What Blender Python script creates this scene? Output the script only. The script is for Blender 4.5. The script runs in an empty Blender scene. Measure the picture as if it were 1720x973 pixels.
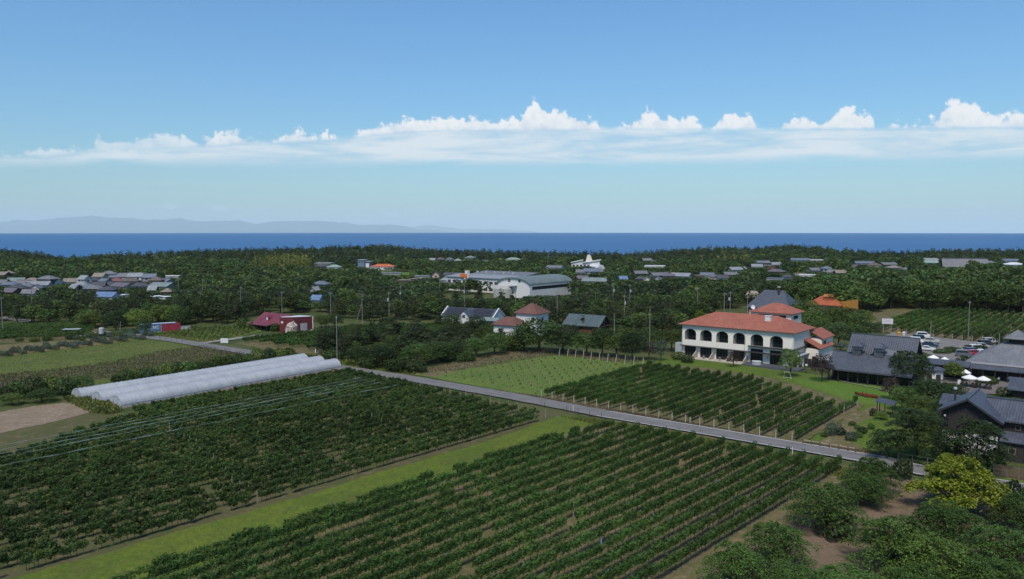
import bpy, math, random
import numpy as np
from mathutils import Vector, Matrix

# ------------------------------------------------------------------ camera
SC = bpy.context.scene
COL = SC.collection
FPX, CAMH = 1330.0, 36.0                 # focal length in px of the 1720 px wide photograph, drone height in m
PITCH = math.atan(100.0 / FPX)
CP, SP = math.cos(PITCH), math.sin(PITCH)
cam_d = bpy.data.cameras.new('camera')
cam_d.sensor_width = 36.0
cam_d.lens = 36.0 * FPX / 1720.0
cam_d.clip_start, cam_d.clip_end = 0.5, 250000.0
cam = bpy.data.objects.new('camera', cam_d)
COL.objects.link(cam)
cam.location = (0, 0, CAMH)
cam.rotation_euler = (math.pi / 2 - PITCH, 0, 0)
SC.camera = cam

# ------------------------------------------------------------------ exposure and sampling
SC.view_settings.view_transform = 'Standard'
SC.view_settings.look = 'None'
SC.view_settings.gamma = 1.0
SC.view_settings.exposure = EXPOSURE = 0.78
SC.view_settings.use_curve_mapping = False
SC.render.engine = 'CYCLES'
SC.cycles.use_denoising = True
SC.cycles.max_bounces = 5
SC.cycles.diffuse_bounces = 3
SC.cycles.glossy_bounces = 2
SC.cycles.transmission_bounces = 3
SC.cycles.transparent_max_bounces = 6
SC.cycles.volume_bounces = 2
SC.cycles.use_adaptive_sampling = False

# ------------------------------------------------------------------ light: sun behind a thin cloud, behind and left of the camera
SUN_AZ, SUN_EL = math.radians(-163), math.radians(56)
sdir = Vector((math.cos(SUN_EL) * math.sin(SUN_AZ), math.cos(SUN_EL) * math.cos(SUN_AZ), math.sin(SUN_EL)))
sun_d = bpy.data.lights.new('sun', 'SUN')
sun_d.energy = 2.2
sun_d.angle = math.radians(16)
sun_d.color = (1.0, 0.915, 0.79)
sun = bpy.data.objects.new('sun', sun_d)
sun.rotation_euler = sdir.to_track_quat('Z', 'Y').to_euler()
COL.objects.link(sun)

# ------------------------------------------------------------------ world: sky with a bank of cumulus over a thin layer
SKY_STRENGTH = 0.066
SKY_TINT = (0.53, 0.815, 1.12)            # the camera's cool white balance
wld = bpy.data.worlds.new('World')
SC.world = wld
wld.use_nodes = True
NT = wld.node_tree
NT.nodes.clear()

class NB:
    """small helper that strings shader nodes together"""
    def __init__(s, nt): s.t = nt
    def n(s, typ, **k):
        o = s.t.nodes.new(typ)
        for a, v in k.items(): setattr(o, a, v)
        return o
    def put(s, sock, v):
        if isinstance(v, bpy.types.NodeSocket): s.t.links.new(v, sock)
        elif v is not None: sock.default_value = v
    def m(s, op, a, b=None, c=None, clamp=False):
        o = s.n('ShaderNodeMath', operation=op, use_clamp=clamp)
        s.put(o.inputs[0], a)
        if b is not None: s.put(o.inputs[1], b)
        if c is not None: s.put(o.inputs[2], c)
        return o.outputs[0]
    def vm(s, op, a, b=None):
        o = s.n('ShaderNodeVectorMath', operation=op)
        s.put(o.inputs[0], a)
        if b is not None: s.put(o.inputs[1], b)
        return o.outputs[0]
    def xyz(s, v):
        o = s.n('ShaderNodeSeparateXYZ'); s.put(o.inputs[0], v); return o.outputs
    def comb(s, x, y, z):
        o = s.n('ShaderNodeCombineXYZ')
        s.put(o.inputs[0], x); s.put(o.inputs[1], y); s.put(o.inputs[2], z)
        return o.outputs[0]
    def noise(s, vec, scale, detail=4, rough=0.55, dist=0.0):
        o = s.n('ShaderNodeTexNoise')
        s.put(o.inputs['Vector'], vec)
        o.inputs['Scale'].default_value = scale
        o.inputs['Detail'].default_value = detail
        o.inputs['Roughness'].default_value = rough
        o.inputs['Distortion'].default_value = dist
        return o.outputs['Fac']
    def step(s, v, a, b, o0=0.0, o1=1.0, smooth=True):
        o = s.n('ShaderNodeMapRange', clamp=True)
        if smooth: o.interpolation_type = 'SMOOTHSTEP'
        s.put(o.inputs['Value'], v)
        s.put(o.inputs['From Min'], a); s.put(o.inputs['From Max'], b)
        s.put(o.inputs['To Min'], o0); s.put(o.inputs['To Max'], o1)
        return o.outputs['Result']
    def mix(s, fac, a, b, blend='MIX'):
        o = s.n('ShaderNodeMix', data_type='RGBA', blend_type=blend)
        s.put(o.inputs['Factor'], fac)
        for x in o.inputs:
            if x.type == 'RGBA' and x.name == 'A': s.put(x, a if not isinstance(a, tuple) else (*a[:3], 1))
            if x.type == 'RGBA' and x.name == 'B': s.put(x, b if not isinstance(b, tuple) else (*b[:3], 1))
        return [x for x in o.outputs if x.type == 'RGBA'][0]
    def curve(s, v, pts):
        """v in 0..1, pts list of (x, y) in 0..1"""
        o = s.n('ShaderNodeFloatCurve')
        c = o.mapping.curves[0]
        o.mapping.use_clip = False
        pts = sorted(pts)
        while len(c.points) < len(pts): c.points.new(0.5, 0.5)
        for p, (x, y) in zip(c.points, pts):
            p.location = (x, y); p.handle_type = 'AUTO_CLAMPED'
        o.mapping.update()
        s.put(o.inputs['Value'], v)
        return o.outputs[0]

def build_world():
    b = NB(NT)
    tc = b.n('ShaderNodeTexCoord').outputs['Generated']
    x, y, z = b.xyz(tc)
    zc = b.m('MAXIMUM', z, 0.012)
    sky = b.n('ShaderNodeTexSky', sky_type='NISHITA', sun_disc=False)
    sky.sun_elevation, sky.sun_rotation = SUN_EL, SUN_AZ
    sky.altitude, sky.air_density, sky.dust_density, sky.ozone_density = 40.0, 1.5, 0.3, 4.0
    b.put(sky.inputs['Vector'], b.comb(x, y, zc))
    bg1 = b.n('ShaderNodeBackground'); b.put(bg1.inputs[0], b.mix(1.0, sky.outputs[0], SKY_TINT, 'MULTIPLY')); bg1.inputs[1].default_value = SKY_STRENGTH
    # cloud coordinates: heading folded back and forth so the bank runs all round the horizon; e = height above the horizon
    az = b.m('ARCTAN2', x, y)
    R = math.radians(46)
    t = b.m('DIVIDE', b.m('PINGPONG', b.m('ADD', az, R), 2 * R), 2 * R)      # 0..1 over +-46 deg, mirrored beyond
    hor = b.m('SQRT', b.m('ADD', b.m('MULTIPLY', x, x), b.m('MULTIPLY', y, y)))
    e = b.m('MULTIPLY', b.m('DIVIDE', z, hor), FPX)
    def P(px, py):
        a = math.atan((px - 860) / FPX)
        return ((a + R) / (2 * R), (386.5 - py) * math.cos(a) / 250.0)
    tops = [(-330, 236), (-200, 218), (-80, 240), (0, 264), (60, 262), (140, 250), (168, 243), (180, 234), (200, 240), (240, 232), (290, 229), (330, 235), (385, 229), (403, 224), (425, 236), (490, 231), (504, 219), (522, 230), (560, 232),
            (600, 226), (640, 213), (670, 209), (700, 207), (740, 204), (800, 203), (840, 207), (868, 205), (884, 186), (893, 172), (905, 178), (925, 191), (950, 197), (975, 199), (992, 203), (1006, 217), (1020, 224), (1036, 211), (1052, 215), (1070, 199),
            (1084, 189), (1100, 197), (1125, 203), (1150, 203), (1170, 212), (1190, 222), (1203, 198), (1217, 191), (1232, 199), (1241, 206), (1251, 195), (1264, 206), (1282, 221), (1300, 211), (1340, 203), (1370, 206), (1395, 194), (1412, 187),
            (1428, 192), (1450, 203), (1470, 214), (1495, 205), (1518, 217), (1545, 208), (1568, 194), (1583, 178), (1596, 176), (1612, 184), (1640, 188), (1656, 197), (1668, 206), (1690, 193), (1708, 196), (1730, 212), (1800, 190), (1900, 204), (2000, 195), (2150, 214)]
    T = b.m('MULTIPLY', b.curve(t, [P(*p) for p in tops]), 250.0)
    st = b.m('MULTIPLY', b.curve(t, [P(*p) for p in [(-300, 250), (0, 262), (200, 248), (400, 238), (560, 230), (700, 217), (900, 214), (1300, 216), (1720, 214), (2100, 218)]]), 250.0)
    sb = b.m('MULTIPLY', b.curve(t, [P(*p) for p in [(-300, 282), (0, 281), (400, 279), (860, 279), (1300, 275), (1720, 268), (2100, 272)]]), 250.0)
    d = b.vm('NORMALIZE', b.comb(x, y, b.m('MULTIPLY', z, 1.0)))
    puff = b.noise(d, 46.0, 5, 0.6, 0.15)                      # cauliflower edge
    fine = b.noise(d, 130.0, 4, 0.6)
    big = b.noise(d, 16.0, 3, 0.5)
    edge = b.m('ADD', b.m('MULTIPLY', b.m('SUBTRACT', puff, 0.5), 58.0), b.m('MULTIPLY', b.m('SUBTRACT', fine, 0.5), 28.0))
    e2 = b.m('SUBTRACT', b.m('ADD', T, edge), e)
    top_a = b.step(e2, -3.0, 5.0)
    base_e = b.m('MULTIPLY', b.curve(t, [P(*p) for p in [(-300, 262), (0, 266), (300, 250), (560, 236), (700, 224), (900, 221), (1300, 219), (1720, 216), (2100, 218)]]), 250.0)
    bot_a = b.step(b.m('SUBTRACT', e, b.m('ADD', base_e, b.m('MULTIPLY', b.m('SUBTRACT', fine, 0.5), 8.0))), -6.0, 4.0)
    fullness = b.step(b.m('ADD', az, b.m('MULTIPLY', b.m('SUBTRACT', big, 0.5), 0.5)), -0.62, -0.12, 0.5, 1.0)
    cum = b.m('MULTIPLY', b.m('MULTIPLY', top_a, bot_a), fullness)
    # the thin layer below
    dv = b.comb(x, y, b.m('MULTIPLY', z, 9.0))
    streak = b.noise(dv, 6.0, 7, 0.62, 0.4)
    wisp = b.noise(b.comb(x, y, b.m('MULTIPLY', z, 4.0)), 38.0, 5, 0.65, 0.5)
    sheet = b.m('MULTIPLY', b.step(b.m('SUBTRACT', b.m('ADD', st, b.m('MULTIPLY', b.m('SUBTRACT', puff, 0.5), 14)), e), -3.0, 10.0),
                b.step(b.m('SUBTRACT', e, b.m('ADD', sb, b.m('MULTIPLY', b.m('SUBTRACT', streak, 0.5), 40))), -6.0, 12.0))
    sheet = b.m('MULTIPLY', sheet, b.step(b.m('ADD', b.m('MULTIPLY', streak, 0.72), b.m('MULTIPLY', wisp, 0.28)), 0.32, 0.58, 0.20, 0.95))
    # faint veil under the layer and a few small far puffs
    veil = b.m('MULTIPLY', b.step(e, 20.0, 95.0, 1.0, 0.0), b.step(b.noise(dv, 5.0, 4, 0.55), 0.5, 0.75, 0.0, 0.16))
    small = None
    for px, py, rx, ry, al in [(288, 347, 12, 5, .5), (372, 350, 14, 4.5, .6), (662, 360, 12, 5, .6), (585, 361, 10, 4, .3), (508, 361, 9, 3, .2), (410, 343, 26, 4, .0)]:
        if al == 0: continue
        a0 = math.atan((px - 860) / FPX); e0 = (386.5 - py) * math.cos(a0)
        ex = b.m('DIVIDE', b.m('SUBTRACT', az, a0), rx / FPX)
        ey = b.m('DIVIDE', b.m('SUBTRACT', e, e0), ry)
        rr = b.m('ADD', b.m('ADD', b.m('MULTIPLY', ex, ex), b.m('MULTIPLY', ey, ey)), b.m('MULTIPLY', b.m('SUBTRACT', fine, 0.5), 3.0))
        v = b.step(rr, 1.2, 0.1, 0.0, al)
        small = v if small is None else b.m('MAXIMUM', small, v)
    al = b.m('MAXIMUM', b.m('MAXIMUM', cum, sheet), b.m('MAXIMUM', veil, small))
    # cloud brightness: lit crests, greyer folds and bases
    lit = b.step(b.m('ADD', b.m('MULTIPLY', puff, 0.8), b.m('ADD', b.m('MULTIPLY', fine, 0.25), b.m('MULTIPLY', b.m('SUBTRACT', e, base_e), 0.004))), 0.30, 0.66)
    ccol = b.mix(lit, (0.55, 0.65, 0.76), (0.88, 0.895, 0.905))
    scol = b.mix(b.step(streak, 0.35, 0.62), (0.55, 0.68, 0.78), (0.76, 0.82, 0.86))
    isc = b.m('GREATER_THAN', cum, b.m('MULTIPLY', sheet, 1.0))
    col = b.mix(b.step(b.m('SUBTRACT', cum, b.m('MULTIPLY', sheet, 0.6)), -0.2, 0.3), scol, ccol)
    bg2 = b.n('ShaderNodeBackground'); b.put(bg2.inputs[0], col); bg2.inputs[1].default_value = 0.61
    ms = b.n('ShaderNodeMixShader')
    b.put(ms.inputs[0], al); b.put(ms.inputs[1], bg1.outputs[0]); b.put(ms.inputs[2], bg2.outputs[0])
    out = b.n('ShaderNodeOutputWorld'); b.put(out.inputs['Surface'], ms.outputs[0])
build_world()

# ------------------------------------------------------------------ geometry helpers
def G(px, py, z=0.0):
    """the point at height z seen at photograph pixel (px, py)"""
    X = (px - 860.0) / FPX; dy = -(py - 486.5) / FPX
    Y = CP + dy * SP; Z = -SP + dy * CP
    t = (z - CAMH) / Z
    return (X * t, Y * t)
def W(x, y, z=0.0):
    zz = z - CAMH; d = y * CP - zz * SP; u = y * SP + zz * CP
    return 860.0 + FPX * x / d, 486.5 - FPX * u / d
def at_top(px, py, z):
    """ground spot of an upright thing whose top at height z is seen at (px, py)"""
    return G(px, py, z)
AZ = math.radians(129.0)                # heading of the road and of every facade on this estate
UX = (math.sin(AZ), math.cos(AZ))       # along the road, to the right
UY = (-UX[1], UX[0])                    # away from the camera, along the vine rows
RZ = math.atan2(UX[1], UX[0])
def frame(p, x, y): return (p[0] + UX[0] * x + UY[0] * y, p[1] + UX[1] * x + UY[1] * y)

def tag(o, label, cat, group=None, kind=None):
    if label: o['label'] = label
    if cat: o['category'] = cat
    if group: o['group'] = group
    if kind: o['kind'] = kind
    return o
def thing(name, label, cat, loc=(0, 0, 0), rz=0.0, group=None, scale=None):
    o = bpy.data.objects.new(name, None)
    COL.objects.link(o)
    o.location = (loc[0], loc[1], loc[2] if len(loc) > 2 else 0.0)
    o.rotation_euler = (0, 0, rz)
    o.empty_display_size = 0.3
    if scale: o.scale = scale
    return tag(o, label, cat, group)
def inst(name, mesh, parent=None, loc=(0, 0, 0), rz=0.0, scale=(1, 1, 1), rot=None):
    o = bpy.data.objects.new(name, mesh)
    COL.objects.link(o)
    o.parent = parent
    o.location = (loc[0], loc[1], loc[2] if len(loc) > 2 else 0.0)
    o.rotation_euler = rot if rot else (0, 0, rz)
    o.scale = scale if not isinstance(scale, (int, float)) else (scale,) * 3
    return o

class MB:
    """collects faces; build() links them as one mesh object"""
    def __init__(s): s.v = []; s.f = []; s.k = []
    def add(s, vs, fs, k=0):
        o = len(s.v); s.v += [tuple(p) for p in vs]
        for q in fs: s.f.append(tuple(i + o for i in q)); s.k.append(k)
        return s
    def quad(s, a, b, c, d, k=0): return s.add([a, b, c, d], [(0, 1, 2, 3)], k)
    def tri(s, a, b, c, k=0): return s.add([a, b, c], [(0, 1, 2)], k)
    def box(s, x0, x1, y0, y1, z0, z1, k=0):
        if x0 > x1: x0, x1 = x1, x0
        if y0 > y1: y0, y1 = y1, y0
        if z0 > z1: z0, z1 = z1, z0
        return s.add([(x0, y0, z0), (x1, y0, z0), (x1, y1, z0), (x0, y1, z0), (x0, y0, z1), (x1, y0, z1), (x1, y1, z1), (x0, y1, z1)],
                     [(0, 3, 2, 1), (4, 5, 6, 7), (0, 1, 5, 4), (1, 2, 6, 5), (2, 3, 7, 6), (3, 0, 4, 7)], k)
    def hexa(s, lo, hi, k=0):
        return s.add(list(lo) + list(hi), [(0, 3, 2, 1), (4, 5, 6, 7), (0, 1, 5, 4), (1, 2, 6, 5), (2, 3, 7, 6), (3, 0, 4, 7)], k)
    def prism(s, poly, z0, z1, k=0):
        n = len(poly)
        return s.add([(p[0], p[1], z0) for p in poly] + [(p[0], p[1], z1) for p in poly],
                     [tuple(range(n - 1, -1, -1)), tuple(range(n, 2 * n))] + [(i, (i + 1) % n, n + (i + 1) % n, n + i) for i in range(n)], k)
    def extrude_y(s, poly, y0, y1, k=0):
        """poly in (x, z)"""
        n = len(poly)
        return s.add([(p[0], y0, p[1]) for p in poly] + [(p[0], y1, p[1]) for p in poly],
                     [tuple(range(n)), tuple(range(2 * n - 1, n - 1, -1))] + [((i + 1) % n, i, n + i, n + (i + 1) % n) for i in range(n)], k)
    def extrude_x(s, poly, x0, x1, k=0):
        """poly in (y, z)"""
        n = len(poly)
        return s.add([(x0, p[0], p[1]) for p in poly] + [(x1, p[0], p[1]) for p in poly],
                     [tuple(range(n - 1, -1, -1)), tuple(range(n, 2 * n))] + [(i, (i + 1) % n, n + (i + 1) % n, n + i) for i in range(n)], k)
    def cyl(s, x, y, z0, z1, r0, r1=None, n=10, k=0, caps=True):
        r1 = r0 if r1 is None else r1
        A = [2 * math.pi * i / n for i in range(n)]
        fs = [(i, (i + 1) % n, n + (i + 1) % n, n + i) for i in range(n)]
        if caps: fs += [tuple(range(n - 1, -1, -1)), tuple(range(n, 2 * n))]
        return s.add([(x + r0 * math.cos(a), y + r0 * math.sin(a), z0) for a in A] + [(x + r1 * math.cos(a), y + r1 * math.sin(a), z1) for a in A], fs, k)
    def bar(s, p, q, w, h=None, k=0):
        """square bar from p to q"""
        p, q = Vector(p), Vector(q); d = (q - p)
        if d.length < 1e-6: return s
        d.normalize()
        up = Vector((0, 0, 1)) if abs(d.z) < 0.95 else Vector((1, 0, 0))
        a = d.cross(up).normalized() * (w / 2); b = a.cross(d).normalized() * ((h or w) / 2)
        lo = [p - a - b, p + a - b, p + a + b, p - a + b]; hi = [q - a - b, q + a - b, q + a + b, q - a + b]
        return s.add(lo + hi, [(0, 1, 2, 3), (7, 6, 5, 4), (0, 4, 5, 1), (1, 5, 6, 2), (2, 6, 7, 3), (3, 7, 4, 0)], k)
    def tube(s, pts, r, n=6, k=0):
        """r a number or a list"""
        pts = [Vector(p) for p in pts]; o = len(s.v); m = len(pts)
        for i, p in enumerate(pts):
            d = (pts[min(i + 1, m - 1)] - pts[max(i - 1, 0)]).normalized()
            up = Vector((0, 0, 1)) if abs(d.z) < 0.9 else Vector((1, 0, 0))
            a = d.cross(up).normalized(); b = d.cross(a)
            rr = r[i] if isinstance(r, (list, tuple)) else r
            for j in range(n):
                t = 2 * math.pi * j / n
                s.v.append(tuple(p + a * (rr * math.cos(t)) + b * (rr * math.sin(t))))
        for i in range(m - 1):
            for j in range(n):
                s.f.append((o + i * n + j, o + i * n + (j + 1) % n, o + (i + 1) * n + (j + 1) % n, o + (i + 1) * n + j)); s.k.append(k)
        s.f.append(tuple(o + j for j in range(n - 1, -1, -1))); s.k.append(k)
        s.f.append(tuple(o + (m - 1) * n + j for j in range(n))); s.k.append(k)
        return s
    def lathe(s, prof, x=0, y=0, n=16, k=0):
        """prof list of (r, z)"""
        o = len(s.v)
        for r, z in prof:
            for j in range(n):
                t = 2 * math.pi * j / n
                s.v.append((x + r * math.cos(t), y + r * math.sin(t), z))
        for i in range(len(prof) - 1):
            for j in range(n):
                s.f.append((o + i * n + j, o + i * n + (j + 1) % n, o + (i + 1) * n + (j + 1) % n, o + (i + 1) * n + j)); s.k.append(k)
        return s
    def gable(s, x0, x1, y0, y1, ze, zr, ov=0.5, th=0.2, k=0, ovx=None):
        """gable roof, ridge along x, as two slabs"""
        ovx = ov if ovx is None else ovx
        ym = (y0 + y1) / 2; sl = (zr - ze) / (ym - y0); X0, X1 = x0 - ovx, x1 + ovx
        for sy, yy in ((-1, y0 - ov), (1, y1 + ov)):
            zo = ze - sl * ov
            lo = [(X0, yy, zo), (X1, yy, zo), (X1, ym, zr), (X0, ym, zr)]
            hi = [(a, b_, c + th) for a, b_, c in lo]
            if sy > 0: lo, hi = [lo[1], lo[0], lo[3], lo[2]], [hi[1], hi[0], hi[3], hi[2]]
            s.hexa(lo, hi, k)
        return s
    def hip(s, x0, x1, y0, y1, ze, zr, ov=0.6, th=0.18, inset=None, k=0, kf=None):
        """hip roof, ridge along the longer side"""
        kf = k if kf is None else kf
        X0, X1, Y0, Y1 = x0 - ov, x1 + ov, y0 - ov, y1 + ov
        if (X1 - X0) >= (Y1 - Y0):
            i = (Y1 - Y0) / 2 if inset is None else inset; ym = (Y0 + Y1) / 2
            r0, r1 = (X0 + i, ym, zr), (X1 - i, ym, zr)
        else:
            i = (X1 - X0) / 2 if inset is None else inset; xm = (X0 + X1) / 2
            r0, r1 = (xm, Y0 + i, zr), (xm, Y1 - i, zr)
        c = [(X0, Y0, ze), (X1, Y0, ze), (X1, Y1, ze), (X0, Y1, ze)]
        if (X1 - X0) >= (Y1 - Y0):
            s.add(c + [r0, r1], [(0, 1, 5, 4), (1, 2, 5), (2, 3, 4, 5), (3, 0, 4)], k)
        else:
            s.add(c + [r0, r1], [(0, 1, 4), (1, 2, 5, 4), (2, 3, 5), (3, 0, 4, 5)], k)
        b = [(p[0], p[1], ze - th) for p in c]
        s.add(c + b, [(1, 0, 4, 5), (2, 1, 5, 6), (3, 2, 6, 7), (0, 3, 7, 4), (4, 7, 6, 5)], kf)
        s.ridge = (r0, r1, c)
        return s
    def mesh(s, name, mats, smooth=False):
        me = bpy.data.meshes.new(name)
        me.from_pydata(s.v, [], s.f)
        for m in (mats if isinstance(mats, (list, tuple)) else [mats]): me.materials.append(m)
        if any(s.k): me.polygons.foreach_set('material_index', s.k)
        if smooth: me.polygons.foreach_set('use_smooth', [True] * len(s.f))
        me.update()
        return me
    def build(s, name, mats, parent=None, smooth=False, loc=(0, 0, 0), rz=0.0):
        return inst(name, s.mesh(name, mats, smooth), parent, loc, rz)

def np_mesh(name, V, quads, mats, mat_idx=None, attrs=None, tris=False):
    """big meshes straight from numpy arrays; quads is an (n, 4) or (n, 3) index array"""
    me = bpy.data.meshes.new(name)
    nf, w = quads.shape
    me.vertices.add(len(V)); me.vertices.foreach_set('co', np.ascontiguousarray(V, dtype=np.float32).ravel())
    me.loops.add(nf * w); me.loops.foreach_set('vertex_index', np.ascontiguousarray(quads, dtype=np.int32).ravel())
    me.polygons.add(nf)
    me.polygons.foreach_set('loop_start', np.arange(0, nf * w, w, dtype=np.int32))
    if mat_idx is not None: me.polygons.foreach_set('material_index', np.ascontiguousarray(mat_idx, dtype=np.int32))
    for m in (mats if isinstance(mats, (list, tuple)) else [mats]): me.materials.append(m)
    for k, arr in (attrs or {}).items():
        a = me.attributes.new(k, 'FLOAT', 'POINT'); a.data.foreach_set('value', np.ascontiguousarray(arr, dtype=np.float32))
    me.update(calc_edges=True)
    me.validate()
    return me

def in_poly(P, poly):
    """vectorised point in polygon, P (n, 2)"""
    x, y = P[:, 0], P[:, 1]; r = np.zeros(len(P), bool); n = len(poly)
    for i in range(n):
        x0, y0 = poly[i]; x1, y1 = poly[(i + 1) % n]
        if y0 == y1: continue
        c = ((y0 > y) != (y1 > y)) & (x < (x1 - x0) * (y - y0) / (y1 - y0) + x0)
        r ^= c
    return r
def gpoly(px): return [G(*p) for p in px]

# ------------------------------------------------------------------ materials
MATS = {}
def new_mat(name):
    m = bpy.data.materials.new(name); m.use_nodes = True; m.node_tree.nodes.clear()
    return m, NB(m.node_tree)
def finish(b, col, rough=0.7, spec=0.3, bump=None, bstr=0.3, bdist=0.05, metal=0.0, extra=None):
    p = b.n('ShaderNodeBsdfPrincipled')
    b.put(p.inputs['Base Color'], col if not isinstance(col, tuple) else (*col[:3], 1))
    b.put(p.inputs['Roughness'], rough); p.inputs['Metallic'].default_value = metal
    p.inputs['Specular IOR Level'].default_value = spec
    if bump is not None:
        bn = b.n('ShaderNodeBump'); b.put(bn.inputs['Height'], bump)
        bn.inputs['Strength'].default_value = bstr; bn.inputs['Distance'].default_value = bdist
        b.put(p.inputs['Normal'], bn.outputs[0])
    o = b.n('ShaderNodeOutputMaterial'); b.put(o.inputs['Surface'], p.outputs[0])
    return p
def plain(name, col, rough=0.6, var=0.12, scale=1.5, spec=0.3, metal=0.0, dirt=0.0):
    """painted or rendered surface with soft unevenness and, if asked, rain streaks"""
    if name in MATS: return MATS[name]
    m, b = new_mat(name)
    co = b.n('ShaderNodeTexCoord').outputs['Object']
    n1 = b.noise(co, scale, 5, 0.6); n2 = b.noise(co, scale * 9, 3, 0.6)
    f = b.step(b.m('ADD', b.m('MULTIPLY', n1, 0.7), b.m('MULTIPLY', n2, 0.3)), 0.3, 0.7, 1 - var, 1 + var, False)
    c = b.vm('SCALE', (col[0], col[1], col[2])); c.node.inputs['Scale'].default_value = 1; b.put(c.node.inputs['Scale'], f)
    if dirt:
        sx, sy, sz = b.xyz(co)
        st = b.noise(b.comb(b.m('MULTIPLY', sx, 3.0), b.m('MULTIPLY', sy, 3.0), b.m('MULTIPLY', sz, 0.25)), 1.3, 4, 0.6)
        c = b.mix(b.step(st, 0.5, 0.8, 0.0, dirt), c, (0.16, 0.15, 0.13))
    finish(b, c, b.step(n1, 0.3, 0.7, max(0.05, rough - .08), min(1, rough + .08), False), spec, n2, 0.15, 0.02, metal)
    MATS[name] = m
    return m
def ground_mat(name, cols, scale=0.12, fine=2.2, patch=None, stripe=None, lawn=False, bump=0.5):
    """two or three earth and grass colours broken up at several sizes; stripe = (period m, strength) along the rows"""
    if name in MATS: return MATS[name]
    m, b = new_mat(name)
    co = b.n('ShaderNodeNewGeometry').outputs['Position']
    n1 = b.noise(co, scale, 4, 0.6, 0.4); n2 = b.noise(co, scale * 6, 4, 0.65); n3 = b.noise(co, fine, 4, 0.7); n4 = b.noise(co, fine * 4, 2, 0.6)
    mixf = b.m('ADD', b.m('ADD', b.m('MULTIPLY', n1, 0.45), b.m('MULTIPLY', n2, 0.30)), b.m('MULTIPLY', n3, 0.25))
    c = b.mix(b.step(mixf, 0.40, 0.60), cols[0], cols[1])
    if len(cols) > 2: c = b.mix(b.step(b.noise(co, scale * 3.1, 5, 0.7, 0.6), 0.52, 0.68), c, cols[2])
    if stripe:
        x, y, z = b.xyz(co)
        u = b.m('ADD', b.m('MULTIPLY', x, UX[0]), b.m('MULTIPLY', y, UX[1]))
        sw = b.m('SINE', b.m('ADD', b.m('MULTIPLY', u, 2 * math.pi / stripe[0]), b.m('MULTIPLY', n2, 4.0)))
        c = b.mix(b.step(sw, -0.2, 0.9, 0.0, stripe[1]), c, cols[-1])
    g = b.step(b.m('ADD', b.m('MULTIPLY', n3, 0.5), b.m('MULTIPLY', n4, 0.5)), 0.3, 0.7, 0.62, 1.38, False)
    c2 = b.vm('SCALE', c); b.put(c2.node.inputs['Scale'], g)
    finish(b, c2, 0.95, 0.08, b.m('ADD', n3, n4), bump, 0.12)
    MATS[name] = m
    return m
def asphalt(name, col, scale=0.4):
    if name in MATS: return MATS[name]
    m, b = new_mat(name)
    co = b.n('ShaderNodeNewGeometry').outputs['Position']
    n1 = b.noise(co, scale, 5, 0.6, 0.5); n2 = b.noise(co, 6.0, 3, 0.7)
    x, y, z = b.xyz(co)
    u = b.m('ADD', b.m('MULTIPLY', x, UX[0]), b.m('MULTIPLY', y, UX[1])); v = b.m('ADD', b.m('MULTIPLY', x, UY[0]), b.m('MULTIPLY', y, UY[1]))
    tr = b.noise(b.comb(b.m('MULTIPLY', u, 0.05), b.m('MULTIPLY', v, 1.6), 0.0), 1.0, 3, 0.5)       # worn along the way
    f = b.m('ADD', b.step(n1, 0.3, 0.7, -0.14, 0.14, False), b.m('ADD', b.step(n2, 0.3, 0.7, -0.10, 0.10, False), b.step(tr, 0.35, 0.65, 0.90, 1.10, False)))
    c = b.vm('SCALE', (col[0], col[1], col[2])); b.put(c.node.inputs['Scale'], f)
    crack = b.n('ShaderNodeTexVoronoi', feature='DISTANCE_TO_EDGE'); crack.inputs['Scale'].default_value = 0.22
    b.put(crack.inputs['Vector'], b.vm('ADD', co, b.comb(b.m('MULTIPLY', n1, 4.0), b.m('MULTIPLY', n2, 1.0), 0.0)))
    c = b.mix(b.step(crack.outputs['Distance'], 0.0, 0.012, 0.35, 0.0), c, (0.05, 0.05, 0.05))
    finish(b, c, 0.88, 0.2, n2, 0.2, 0.02)
    MATS[name] = m
    return m
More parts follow.
